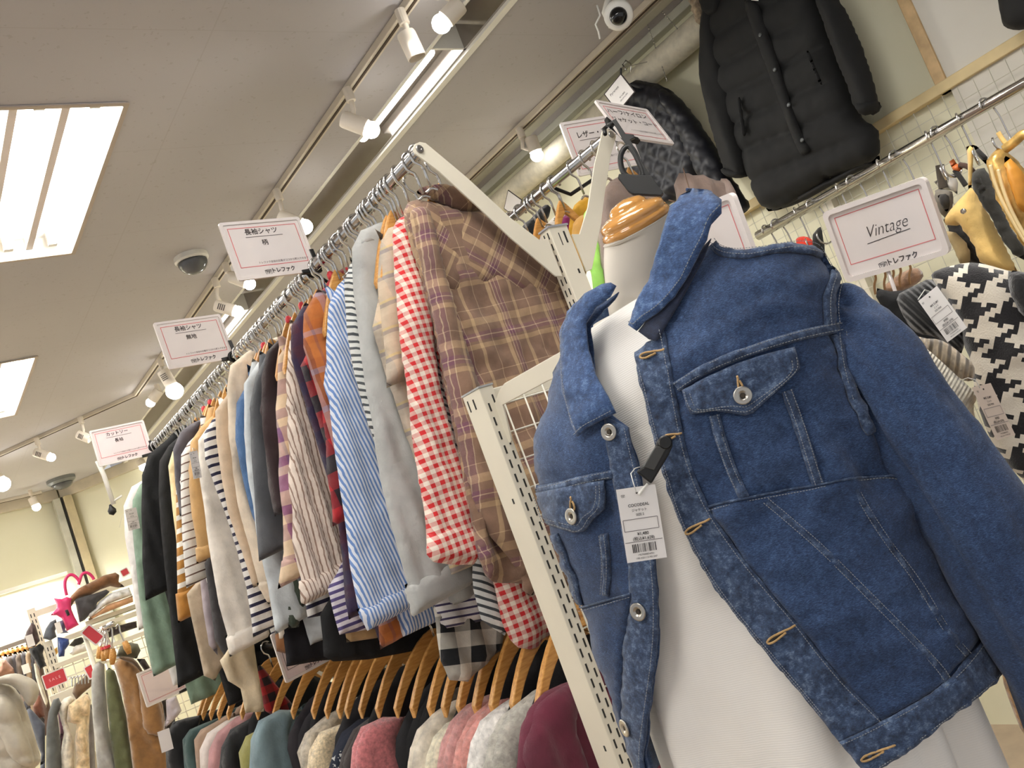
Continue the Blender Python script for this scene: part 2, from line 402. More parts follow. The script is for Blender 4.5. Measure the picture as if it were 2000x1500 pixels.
# pale strip around the far wall just below the ceiling
def run(a, b, w, h, z, name, mat):
    a = np.array(a, float); b = np.array(b, float); d = b-a; L = np.linalg.norm(d); d /= L; n = np.array([-d[1], d[0]])
    c = (a+b)/2
    return MB().obox((c[0], c[1], z), (d[0], d[1], 0), (n[0], n[1], 0), (0, 0, 1), L/2, w/2, h/2).build(name, mat, bevel=.003)
BEIGET = solid((196, 186, 164), .6, name='beige_trim', var=.04)
tag(run((-4.1, 7.99), (1.56, 9.36), .06, .10, CEIL-.05, 'trim_far_left', BEIGET), kind='structure')
tag(run((1.60, 9.35), (2.95, 8.0), .06, .10, CEIL-.05, 'trim_far_right', BEIGET), kind='structure')
added_wall_washer()
# column of conduit boxes on the far wall
t = thing('conduit_column', 'grey vertical conduit trunking on the far cream wall', 'trunking', (1.55, 9.28, CZ))
MB().box((1.50, 9.24, CZ+.35), (1.56, 9.33, CEIL-.10)).build('trunking', solid((178, 176, 160), .5, name='trunking_paint'), t, bevel=.004)
MB().box((1.585, 9.22, CZ+.35), (1.66, 9.30, CEIL-.10)).build('trunking', solid((190, 176, 140), .5, name='tan_trunking'), t, bevel=.004)
MB().box((1.565, 9.25, CZ+.35), (1.582, 9.30, CEIL-.10)).build('cable_gap', SLOTB, t)
MB().box((1.47, 9.20, CZ+.18), (1.70, 9.30, CZ+.36)).build('junction_box', solid((196, 200, 190), .5, name='junction_paint'), t, bevel=.006)
mb = MB()
for k, dx in enumerate((.05, .10, .16)): mb.tube([(1.47+dx, 9.24, CZ+.2), (1.47+dx+.01*k, 9.25, CZ-.3), (1.48+dx, 9.24, .9)], .012, 8)
mb.build('conduit', solid((200, 202, 196), .4, name='conduit_grey'), t, smooth=True)

# ------------------------------------------------------------------ fluorescent luminaires
TUBEM = glow('lit_tube', (1.0, .985, .955), TUBE_E)
TRAYM = solid((244, 242, 236), .5, name='white_tray', var=.01)
RIMM = solid((176, 162, 148), .5, name='luminaire_rim', var=.02)
def luminaire(y0, y1, label, off=0.0):
    LX0, LX1 = .34-off, .945-off
    t = thing('ceiling_luminaire', label, 'ceiling light', ((LX0+LX1)/2, (y0+y1)/2, CEIL), 'recessed fluorescent ceiling lights over the aisle')
    h = .075; mb = MB(); xm = (LX0+LX1)/2
    mb.box((LX0, y0, CEIL+h), (LX1, y1, CEIL+h+.01))
    for a, b in (((LX0-.006, y0, CEIL-.003), (LX0+.006, y1, CEIL+h)), ((LX1-.006, y0, CEIL-.003), (LX1+.006, y1, CEIL+h)), ((LX0, y0-.006, CEIL-.003), (LX1, y0+.006, CEIL+h)), ((LX0, y1-.006, CEIL-.003), (LX1, y1+.006, CEIL+h))): mb.box(a, b)
    mb.build('housing', TRAYM, t)
    mb = MB()
    for x in (LX0+.16, xm, LX1-.155): mb.box((x-.012, y0+.01, CEIL+.03), (x+.012, y1-.01, CEIL+h))
    mb.build('reflector_rib', RIMM, t)
    r2 = .014; P = rrect(LX1-LX0+.02, y1-y0+.02, .004, 1); Q = rrect(LX1-LX0-.012, y1-y0-.012, .004, 1)
    fr = Fr((xm, (y0+y1)/2, CEIL-.004), (1, 0, 0), (0, -1, 0)); ring_plate(MB(), fr, P, Q, 0, .006)
    rb = ring_plate(MB(), fr, P, Q, -.001, .003); rb.build('rim', RIMM, t)
    for x in (LX0+.085, LX0+.235, LX1-.235, LX1-.075):
        o = MB().tube([(x, y0+.06, CEIL+.036), (x, y1-.06, CEIL+.036)], .0165, 12).build('fluorescent_tube', TUBEM, t, smooth=True)
        for y in (y0+.035, y1-.06): MB().box((x-.016, y, CEIL+.02), (x+.016, y+.025, CEIL+.07)).build('tube_socket', WHITEP, t)
for (a, b), l in zip(LUMY, ('recessed fluorescent light in the ceiling nearest the camera, above the viewer', 'large recessed fluorescent ceiling light at the upper left, tubes burning white',
                            'smaller-looking recessed fluorescent ceiling light beyond the big one at left', 'furthest recessed fluorescent ceiling light at the end of the aisle')): luminaire(a, b, l)
for (a, b), l in zip(LUMY, ('first recessed fluorescent light of the added unseen row left of the frame, nearest the camera', 'second recessed fluorescent light of the added unseen row left of the frame', 'third recessed fluorescent light of the added unseen row left of the frame', 'last recessed fluorescent light of the added unseen row left of the frame')): luminaire(a, b, l, ROW)  # second lamp row added outside the frame to light the mannequin
# lit tubes lying in the ceiling slot
for k, (a, b) in enumerate(((2.42, 3.02), (5.0, 5.9))):
    t = thing('slot_lamp', ['bright strip lamp glowing in the mirrored ceiling slot above the shirt rail', 'farther strip lamp glowing at the end of the mirrored ceiling slot'][k], 'strip light', (1.985, a, CEIL+.05), 'strip lamps in the ceiling slot')
    MB().box((1.94, a-.04, CEIL+.075), (2.03, b+.04, CEIL+.105)).build('batten', TRAYM, t, bevel=.004)
    MB().tube([(1.985, a, CEIL+.055), (1.985, b, CEIL+.055)], .032, 14).build('fluorescent_tube', glow('slot_tube', (1, .98, .93), 9), t, smooth=True)
    MB().box((1.93, a-.09, CEIL+.0), (2.085, a-.08, CEIL+.10)).build('divider', WHITEP, t)

# ------------------------------------------------------------------ lighting tracks and spot lamps
def track(name, label, pts):
    t = thing(name, label, 'lighting track', (pts[0][0], pts[0][1], CEIL))
    for a, b in zip(pts[:-1], pts[1:]):
        run(a, b, .036, .026, CEIL-.013, 'track_rail', solid((206, 196, 178), .5, name='track_enamel'), t) if False else None
        o = run(a, b, .036, .026, CEIL-.013, 'track_rail', solid((206, 196, 178), .5, name='track_enamel', var=.03)); setpar(o, t)
        o = run(a, b, .011, .004, CEIL-.0275, 'track_groove', solid((70, 56, 42), .8, name='track_groove')); setpar(o, t)
    return t
track('lighting_track', 'cream lighting track on the ceiling left of the mirrored slot, bending at the far end', [(1.70, -1.2), (1.70, 6.30), (.50, 7.68)])
track('lighting_track', 'cream lighting track on the ceiling close to the right wall', [(2.74, -1.2), (2.74, 7.6)])
track('lighting_track', 'far lighting track along the back wall at the left', [(.2, 8.9), (1.42, 9.2)])
BULBM = glow('lit_bulb', (1.0, .97, .92), BULB_E)
LAMPW = solid((226, 216, 200), .45, name='lamp_enamel', var=.02)
VENT = solid((90, 84, 78), .7, name='vent_slit')
def spot(label, base, a, b, rpx, lit=True, stem=None, bpx=None, d=None, watts=SPOT_W, vents=False):
    d = d or np.dot(hit(base[0], base[1], 2, CEIL-.026)-CAMP, _f)
    B = at(base[0], base[1], d); A = at(a[0], a[1], d); E = at(b[0], b[1], d); r = rpx*d/FPX
    t = thing('spot_lamp', label, 'spotlight', B, 'spot lamps on the ceiling tracks')
    MB().tube([B+np.array((0, 0, .004)), B-np.array((0, 0, .045))], .017, 14).build('track_adapter', LAMPW, t, smooth=False)
    S = [B-np.array((0, 0, .04))]+([at(x, y, d) for x, y in stem] if stem else [])+[A*.6+E*.4]
    MB().tube(S, .0095, 10).build('stem', LAMPW, t, smooth=True)
    ax = E-A; L = np.linalg.norm(ax); ax /= L
    MB().lathe(A, ax, [(r*.55, -.004), (r*.92, 0), (r, .008), (r, L-.002), (r*.93, L), (r*.90, L-.008), (r*.5, L-.02)], 20).build('lamp_head', LAMPW, t, smooth=True).modifiers.new('e', 'EDGE_SPLIT').split_angle = .6
    if vents:
        mb = MB(); s1 = np.cross(ax, _f); s1 /= np.linalg.norm(s1)
        for k in range(4): mb.obox(A+ax*L*(.25+.1*k)-_f*(r+.0003), ax, s1, -_f, .0025, r*.5, .0008)
        mb.build('vent_slit', VENT, t)
    if lit:
        br = (bpx or rpx*1.02)*d/FPX; q = []
        for k in range(9):
            an = math.pi*k/16*1.0; q.append((max(1e-4, br*math.cos(math.pi/2*(k/8))), br*.55+br*math.sin(math.pi/2*(k/8))))
        MB().lathe(E, ax, [(br*.62, -br*.3), (br*.9, br*.2)]+q, 20).build('bulb', BULBM, t, smooth=True)
        ld = bpy.data.lights.new('lamp_light', 'SPOT'); ld.energy = watts; ld.color = WARM; ld.spot_size = 1.6; ld.spot_blend = .7; ld.shadow_soft_size = .03
        lo = bpy.data.objects.new('lamp_light', ld); link(lo); P = E+ax*(br*1.8)
        lo.parent = t; lo.location = Vector(P)-t.location; lo.rotation_mode = 'QUATERNION'; lo.rotation_quaternion = Vector(-ax).to_track_quat('Z', 'Y')
spot('unlit cream spotlight pointing away, near the top edge on the slot-side track', (781, 22), (792, 64), (815, 113), 19, False, [(793, 52)])
spot('white spotlight with glowing round bulb at the top centre of the ceiling', (850, -32), (899, 8), (870, 38), 19, True, [(880, -2)])
spot('cream spotlight aimed along the ceiling slot, its lens glaring beside the bright strip lamp', (678, 175), (669, 232), (716, 250), 17, True, [(690, 214)], 17)
spot('spotlight just above the patterned shirt sign, bulb shining past its corner', (540, 372), (545, 424), (588, 440), 15, True, [(551, 412)], 15)
spot('vented spotlight behind the lower edge of the patterned shirt sign', (419, 545), (421, 596), (458, 607), 12, True, [(424, 578)], 12, vents=True)
spot('spotlight with its bulb peeking below the patterned shirt sign', (440, 515), (450, 540), (481, 552), 12, True, None, 12)
spot('vented spotlight with a wide glare below the plain shirt sign', (312, 702), (318, 724), (336, 755), 12, True, [(314, 716)], 17, vents=True)
spot('small white spotlight near the bend of the ceiling track', (306, 752), (311, 762), (297, 782), 10, True, None, 9)
spot('vented spotlight behind the top left corner of the cut-and-sewn sign', (156, 815), (152, 848), (176, 858), 9, False, [(163, 840)], vents=True)
spot('vented spotlight with round bulb left of the cut-and-sewn sign', (71, 857), (68, 883), (96, 892), 9, True, [(76, 872)], 8, vents=True)
spot('spotlight glaring at the left edge of the photo', (-20, 902), (-14, 930), (-2, 940), 14, True, None, 15)
spot('spotlight with small round bulb on the far wall track', (58, 958), (62, 972), (69, 986), 8, True, None, 8)
spot('spotlight whose bulb flares beside the black top at the rail end', (272, 890), (273, 898), (278, 908), 8, True, None, 8)
spot('spotlight with round bulb on the track by the right wall', (1014, 252), (1036, 268), (1046, 296), 13, True, [(1021, 290), (1030, 292)], 13, watts=SPOT_W*1.3)
# unseen spot lamps on the same tracks, added for the light they give
for k, (x, y, dx, dy) in enumerate(((2.74, .75, -.09, -.07), (1.70, .6, .10, .05))):
    P = np.array((x, y, CEIL-.026)); q = P-CAMP; z = q@_f; px = lambda w: (1000+FPX*((w-CAMP)@_r)/((w-CAMP)@_f), 750-FPX*((w-CAMP)@_u)/((w-CAMP)@_f))
    spot(['spotlight on the right wall track above the hanging bags, out of the frame', 'added unseen spotlight on the slot-side track above the denim jacket, out of the frame'][k], px(P), px(P+np.array((0, 0, -.08))), px(P+np.array((dx, dy, -.16))), 30, True, None, 26, watts=SPOT_W*(4.5 if k == 0 else 2.5))

# ------------------------------------------------------------------ cameras and detectors on the ceiling
P = hit(372, 500, 2, CEIL); t = thing('dome_camera', 'white dome security camera with smoked dome on the ceiling by the patterned shirt sign', 'security camera', P)
MB().lathe(P+np.array((0, 0, .001)), (0, 0, -1), [(.078, 0), (.078, .022), (.072, .03)], 32).build('base', WHITEP, t, smooth=False)
MB().lathe(P, (0, 0, -1), [(.068, .03)]+[(.068*math.cos(a), .03+.058*math.sin(a)) for a in np.linspace(.15, 1.5, 8)], 28).build('smoked_dome', solid((86, 88, 92), .15, name='smoked_dome'), t, smooth=True)
P = hit(118, 934, 2, CEIL); t = thing('dome_camera', 'small grey dome camera on the far ceiling above the conduit', 'security camera', P)
MB().lathe(P, (0, 0, -1), [(.12, 0), (.12, .03), (.10, .05)], 24).build('base', solid((120, 124, 124), .4, name='grey_plastic'), t)
MB().lathe(P, (0, 0, -1), [(.09, .05)]+[(.09*math.cos(a), .05+.05*math.sin(a)) for a in np.linspace(.15, 1.5, 6)], 24).build('smoked_dome', solid((86, 88, 92), .15, name='smoked_dome'), t, smooth=True)
d = 2.9; P = at(1208, 30, d); t = thing('security_camera', 'white round security camera with black glossy lens dome hanging at the top of the photo', 'security camera', P)
ax = CAMP-P+np.array((.25, .45, -.15)); ax /= np.linalg.norm(ax)
MB().lathe(P-ax*.03, ax, [(.030, -.005), (.046, 0), (.047, .03), (.045, .042), (.031, .047)], 32).build('housing', WHITEP, t, smooth=True)
MB().lathe(P+ax*.012, ax, [(.029, 0)]+[(.029*math.cos(a), .028*math.sin(a)) for a in np.linspace(.1, 1.52, 8)], 28).build('lens_dome', solid((16, 16, 18), .06, name='black_gloss'), t, smooth=True)
MB().tube([at(1190, -10, d+.03), at(1181, 25, d+.03), at(1190, 50, d+.02), P-ax*.035], .010, 10).build('bracket', WHITEP, t, smooth=True)
MB().tube([at(1166, 10, d), at(1172, 30, d), at(1163, 48, d), at(1169, 62, d), at(1172, 76, d)], .003, 6).build('cable', WHITEP, t, smooth=True)

# ================================================================== RACKS
YB, XB = 1.366, 1.28                        # near post of the double rack
X1, X2, ZR = 1.017, 1.543, CZ+.690          # its two upper rails
ZL = CZ-.185                                # lower rails
YE = 3.78
def slots(mb, face_pts, z0, z1, pitch=.025, ln=.0145, w=.0032):
    """face_pts: (centre xy, normal xy, across xy) ; vertical slots in a column"""
    c, n, a = (np.array(q, float) for q in face_pts); z = z0
    while z < z1:
        mb.obox((c[0]+n[0]*.0002, c[1]+n[1]*.0002, z), (a[0], a[1], 0), (n[0], n[1], 0), (0, 0, 1), w/2, .0004, ln/2); z += pitch
rack = thing('garment_rack', 'cream double-sided steel garment rack with V arms and two chrome top rails', 'clothes rack', (XB, YB, 0))
armpx = [(812, 279), (822, 275), (833, 277), (842, 284), (916, 346), (1000, 424), (1058, 468), (1072, 463), (1086, 500), (1101, 538), (1088, 538), (1060, 514), (1000, 463), (940, 406), (860, 333), (812, 297), (808, 288)]
armuv = FY(YB).uv(armpx)
def post(y, parent):
    MB().box((XB-.026, y, 0), (XB+.026, y+.032, CZ+.492)).build('post', CREAM, parent, bevel=.002)
    mb = MB()
    for sx in (-1, 1):
        for dy in (.009, .022):
            mb = MB(); slots(mb, ((XB+sx*.026, y+dy), (sx, 0), (0, 1)), .25, CZ+.475); mb.build('slot_row', SLOTB, parent)
    MB().box((XB-.028, y-.002, CZ+.49), (XB+.028, y+.034, CZ+.494)).build('post_cap', solid((150, 152, 156), .5, name='grey_cap'), parent)
    mb = MB(); mb.box((XB+.008, y-.0006, CZ+.452), (XB+.0125, y, CZ+.478)); mb.box((XB+.008, y-.0006, CZ+.382), (XB+.0125, y, CZ+.392)); mb.box((XB-.006, y-.0006, CZ+.448), (XB-.004, y, CZ+.476))
    mb.build('punched_hole', SLOTB, parent)
    MB().box((XB-.40, y, .0), (XB+.40, y+.05, .07)).build('foot', CREAM, parent, bevel=.004)
    for sx in (-1, 1):
        q = armuv.copy(); 
        if sx > 0: q[:, 0] = 2*XB-q[:, 0]; q = q[::-1]
        f = FY(y); MB().plate(f, q, .004, -.008).build('arm', CREAM, parent, bevel=.001)
        c = np.array((X1 if sx < 0 else 2*XB-X1, y, ZR))
        MB().lathe(c+np.array((0, .004, 0)), (0, -1, 0), [(.0085, 0), (.0085, .002), (.007, .0035), (.003, .0036), (.002, .0026)], 18).build('bolt', STEEL, parent, smooth=False)
for y in (YB, 2.57, YE-.01): post(y, rack)
for x in (X1, 2*XB-X1):
    MB().tube([(x, YB+.009, ZR), (x, YE, ZR)], .0125, 20).build('rail', CHROME, rack, smooth=True)
    MB().tube([(x, YB+.06, ZL), (x, YE, ZL)], .0125, 16).build('lower_rail', CHROME, rack, smooth=True)
    for y in (YB+.05, 2.59, YE-.04):
        MB().box((min(x, XB), y, ZL-.03), (max(x, XB), y+.004, ZL+.02)).build('lower_arm', CREAM, rack)
for z in (.12, .95, CZ+.36): MB().box((XB-.012, YB+.03, z), (XB+.012, YE, z+.035)).build('cross_bar', CREAM, rack)

# end panel with wire mesh standing across the end of the rack
XA, YA, ZA = .874, 1.238, CZ+.186
panel = thing('end_panel', 'cream end frame of slotted posts and white wire mesh behind the denim jacket', 'display panel', (XA, YA, 0))
XA2 = 1.70
for x in (XA, XA2):
    MB().box((x-.0145, YA, 0), (x+.0145, YA+.056, ZA)).build('post', CREAM, panel, bevel=.0015)
    MB().box((x-.0155, YA-.001, ZA), (x+.0155, YA+.057, ZA+.003)).build('post_cap', solid((170, 172, 172), .5, name='pale_cap'), panel)
    mb = MB()
    slots(mb, ((x-.0065, YA), (0, -1), (1, 0)), .25, ZA-.015); mb.build('slot_row', SLOTB, panel); mb = MB()
    slots(mb, ((x+.0065, YA), (0, -1), (1, 0)), .2625, ZA-.012); mb.build('slot_row', SLOTB, panel)
    mb = MB()
    for z in (ZA-.20, ZA-.62): mb.box((x-.0150, YA+.018, z), (x-.0144, YA+.022, z+.009))
    mb.box((x-.0150, YA+.026, ZA-.030), (x-.0144, YA+.030, ZA-.012)); mb.box((x-.0150, YA+.044, ZA-.030), (x-.0144, YA+.047, ZA-.010))
    mb.build('punched_hole', SLOTB, panel)
for z in (.10, ZA-.033): MB().box((XA, YA+.022, z), (XA2, YA+.045, z+.030)).build('cross_bar', CREAM, panel, bevel=.002)
mb = MB(); x = XA+.036
while x < XA2: mb.tube([(x, YA+.016, .14), (x, YA+.016, ZA-.01)], .0016, 6); x += .0455
z = .16
while z < ZA-.02: mb.tube([(XA, YA+.0195, z), (XA2, YA+.0195, z)], .0016, 6); z += .0497
mb.build('wire_mesh', WIRE, panel, smooth=True)
for x in (XA+.0085,):
    f = FX(x); q = FX(XA+.0085).uv([(978, 762), (988, 748), (1119, 674), (1180, 640), (1180, 690), (1110, 729), (1077, 741), (985, 790), (1000, 850), (1002, 861), (994, 868), (980, 862), (965, 800)])
    MB().plate(f, q, .004, 0).build('bracket_arm', CREAM, panel, bevel=.001)

# ================================================================== HANGERS
def hanger_proto(kind, label, group, x, y, z, span=.165, drop=.142):
    t = thing(kind, label, 'hanger', (x, y, z), group); a = np.linspace(-.5, math.pi+.15, 12)
    P = [(x+.0175*math.cos(q), y, z-.0015+.0175*math.sin(q)) for q in a]+[(x-.014, y, z-.020), (x-.002, y, z-.030), (x, y, z-.038), (x, y, z-.075)]
    MB().tube(P, .0029, 7).build('hook', CHROME, t, smooth=True)
    if kind == 'wooden_hanger':
        mb = MB(); n = 15; V = []; F = []
        for i in range(n):
            s = -1+2*i/(n-1); X = x+s*span; Z = z-.060-drop*abs(s)**(1.25 if z > CZ+.3 else 1.7); hh = (.024 if z > CZ+.3 else .030)-.014*abs(s); th = .0045+.004*abs(s); yy = y-.004*s*s+.006
            for p in ((-th, hh*.6), (th, hh*.6), (th, -hh), (-th, -hh)): V.append((X, yy+p[0], Z+p[1]))
        for i in range(n-1):
            for k in range(4): F.append((i*4+k, i*4+(k+1) % 4, i*4+4+(k+1) % 4, i*4+4+k))
        F += [(3, 2, 1, 0), tuple(range(4*n-4, 4*n))]
        mb.add(V, F).build('shoulder_bar', WOOD, t, bevel=.003)
    else:
        P = [(x-span, y, z-.062-drop), (x-span*.55, y, z-.062-drop*.45), (x, y, z-.070), (x+span*.55, y, z-.062-drop*.45), (x+span, y, z-.062-drop)] if kind != 'clip_hanger' else [(x-.012, y, z-.085), (x, y, z-.078), (x+.012, y, z-.085)]
        MB().tube(smooth_poly(P, 2, False), .006 if kind != 'clip_hanger' else .003, 8).build('shoulder_bar', CREAM if kind == 'pale_hanger' else CHROME if kind == 'clip_hanger' else BLACKP, t, smooth=True)
    return t
def dup(root, loc, label=None, group=None, rz=0.0):
    r = root.copy(); COL.objects.link(r); r.location = Vector([float(c) for c in loc]); r.rotation_euler[2] = rz
    if label: r['label'] = label
    if group: r['group'] = group
    for ch in list(root.children):
        c = ch.copy(); COL.objects.link(c); c.parent = r
        for g in list(ch.children):
            d = g.copy(); COL.objects.link(d); d.parent = c
    return r
protoH = {}
def hang(kind, x, y, z, label, group=None, rz=0.0, neck=None):
    up = z > CZ+.3; key = (kind, up)
    if key not in protoH:
        t = protoH[key] = hanger_proto(kind, label, group, x, y, z, .085 if up else .150, .135 if up else .120)
    else: t = dup(protoH[key], (x, y, z), label, group)
    t.rotation_euler[2] = rz
    if neck:
        MB().lathe((x, y, z-.058), (0, 0, 1), [(.008, 0), (.009, .004), (.009, .012), (.005, .018)], 12).build('size_cap', neck, t, smooth=True)
    return t

# ================================================================== GARMENT MATERIALS
Wt = (244, 240, 234)
M = {}
M['plaid'] = plaid('brown_plaid', .118, [(0, (134, 104, 84)), (.20, (204, 174, 134)), (.27, (134, 104, 84)), (.30, (206, 182, 154)), (.315, (118, 78, 90)), (.36, (206, 182, 154)), (.375, (116, 74, 90)), (.43, (206, 182, 154)), (.445, (134, 104, 84)), (.62, (204, 174, 134)), (.68, (128, 100, 82)), (.90, (200, 172, 142)), (.915, (134, 104, 84))],
                   .128, [(0, (130, 102, 84)), (.24, (190, 160, 122)), (.32, (130, 102, 84)), (.36, (118, 76, 92)), (.42, (206, 182, 154)), (.435, (118, 76, 92)), (.49, (130, 102, 84)), (.60, (192, 162, 126)), (.72, (132, 104, 86)), (.86, (200, 172, 142)), (.875, (128, 100, 82))])
M['gingham'] = plaid('red_gingham', .0165, [(0, (206, 36, 40)), (.5, (250, 236, 220))], .0165, [(0, (206, 36, 40)), (.5, (250, 236, 220))])
M['chambray'] = cloth((170, 171, 168), 'grey_chambray', .08)
M['bwdiag'] = stripes('dark_white_stripe', .0135, [(0, (66, 72, 76)), (.38, (226, 228, 224))], ang=.85)
M['rust'] = plaid('rust_plaid', .085, [(0, (176, 98, 38)), (.30, (160, 136, 150)), (.5, (96, 40, 44)), (.6, (182, 104, 46)), (.8, (120, 70, 74)), (.88, (176, 98, 38))], .09, [(0, (188, 112, 50)), (.4, (176, 98, 38)), (.6, (166, 140, 150)), (.75, (180, 100, 40))])
M['blue'] = stripes('blue_white_stripe', .0082, [(0, (104, 138, 196)), (.48, (228, 232, 242))], ang=.02)
M['buffalo'] = plaid('red_black_check', .075, [(0, (170, 24, 32)), (.5, (30, 22, 30))], .075, [(0, (170, 24, 32)), (.5, (34, 24, 34))])
M['violet'] = plaid('dark_violet_plaid', .06, [(0, (70, 30, 50)), (.5, (40, 28, 62))], .06, [(0, (64, 26, 46)), (.5, (42, 28, 60))])
M['pin'] = stripes('beige_pinstripe', .0092, [(0, (150, 122, 106)), (.28, (232, 216, 202))], ang=.03)
M['purple'] = plaid('mauve_plaid', .11, [(0, (226, 198, 164)), (.35, (150, 98, 130)), (.7, (112, 84, 132)), (.78, (226, 198, 164))], .12, [(0, (232, 206, 172)), (.3, (150, 98, 128)), (.62, (236, 210, 178)), (.8, (140, 92, 124))])
M['multi'] = plaid('cream_grey_plaid', .09, [(0, (214, 190, 160)), (.6, (190, 176, 160))], .055, [(0, (206, 192, 172)), (.3, (120, 118, 130)), (.45, (214, 190, 120)), (.55, (196, 180, 160))])
M['navyst'] = stripes('navy_white_stripe', .026, [(0, (36, 34, 62)), (.36, (236, 232, 226))], 'v')
M['brownst'] = stripes('thin_brown_stripe', .026, [(0, (110, 84, 72)), (.17, (238, 234, 226))], 'v')
M['mustst'] = stripes('mustard_white_stripe', .042, [(0, (168, 116, 44)), (.62, (240, 234, 222))], 'v')
M['bwcheck'] = plaid('black_white_check', .062, [(0, (16, 18, 22)), (.5, (226, 220, 206))], .062, [(0, (16, 18, 22)), (.5, (226, 220, 206))], ang=.3)
M['navythin'] = stripes('navy_pinstripe', .014, [(0, (64, 56, 92)), (.3, (232, 228, 226))], ang=1.35)
M['redblk'] = plaid('red_black_flannel', .05, [(0, (160, 24, 26)), (.5, (34, 24, 28))], .05, [(0, (170, 26, 28)), (.5, (40, 26, 28))])
M['tancheck'] = plaid('tan_fine_check', .012, [(0, (150, 112, 84)), (.4, (222, 196, 166))], .012, [(0, (150, 112, 84)), (.4, (222, 196, 166))])
def C(r, g, b, **k): return cloth((r, g, b), k.pop('name', 'cotton'), **k)
def K(r, g, b, **k): return knit((r, g, b), k.pop('name', 'knitwear'), **k)

# ================================================================== GARMENTS ON A RAIL
LABELS = set()
def garment(name, label, cat, group, y, left, w, mat, hem=-.12, cuff=None, collar=None, xc=X1, zn=.600, seed=1, amp=.0095, lam=.05, T=.017, ws=None, bodymat=None, left_is_shoulder=False, hw=None, cuffmat=None, xr=.20, rsleeve=True):
    f = FY(y); L = f.uv(left) if not isinstance(left, np.ndarray) else left
    t = thing(name, label, cat, (xc, y, CZ+L[-1, 1]), group)
    wtop = w*.9
    Rr = L+np.stack([np.linspace(wtop, w, len(L)), np.linspace(.0, .012, len(L))], 1)
    Rr[0] = L[0]+(.06, .01)
    S = np.vstack([L, Rr[::-1]]); zs = L[0, 1]
    fo = folds(seed, amp, lam, top=zs-.02, ramp=.25)
    pillow('sleeve', S, f, T, mat, t, R=.022, disp=fo, h0=.012, uvrot=(seed*.13) % .2-.1, g=.0115, rnd=0)
    Lf = L[L[:, 0] < xc-.055]; Lz = L[::-1]
    half = hw if hw else xc-(float(np.interp(.30, Lz[:, 1], Lz[:, 0]))+w*.40); half = max(half, .13)
    sh = [(q[0]+.015, q[1]) for q in Lf if q[1] > .40][:3] or [(xc-.10, .56)]
    B = [(xc, zn-.035), (xc-.045, zn+.012)]+sh+[(xc-half, sh[-1][1]-.08), (xc-half-.01, (sh[-1][1]+hem)/2), (xc-half-.02, hem)]
    Bm = [(min(2*xc-a, xc+xr), b) for a, b in B[1:]][::-1]
    pillow('body', np.array(B+Bm), f, T*.9, bodymat or mat, t, R=.04, disp=folds(seed+11, amp*1.2, lam*1.3, top=zs-.05, ramp=.4), g=.015, h0=-.008, rnd=0)
    if rsleeve:
        S2 = np.vstack([Lf, (Lf+np.array((w, .01)))[::-1]]) if len(Lf) > 2 else S.copy()
        S2[:, 0] = np.maximum(2*xc-S2[:, 0], xc+.05); S2[:, 0] -= max(0, S2[:, 0].max()-xc-xr)
        pillow('sleeve', S2[::-1], f, T, mat, t, R=.035, disp=folds(seed+5, amp, lam, top=zs-.02, ramp=.25), h0=.010)
    if cuff:
        a, b = L[-1], Rr[-1]; d = L[-2]-L[-1]; d = d/np.linalg.norm(d)
        Q = np.array([a-(.007, 0)-d*.006, a+d*cuff-(.005, 0), b+d*cuff+(.005, 0), b+(.007, 0)-d*.006])
        pillow('cuff', Q, f, T*1.45, cuffmat or mat, t, R=.016, h0=.012, g=.009, rnd=0)
    if collar:
        Q = np.array([(xc-.085, zn-.020), (xc-.06, zn+.022), (xc, zn+.030), (xc+.06, zn+.022), (xc+.085, zn-.020), (xc+.03, zn-.012), (xc-.03, zn-.012)])
        pillow('collar', Q, f, .016, mat, t, R=.012, h0=.012, g=.009)
    return t
GU, GL = 'tops crowded along the upper rail', 'knitwear on the lower rail'
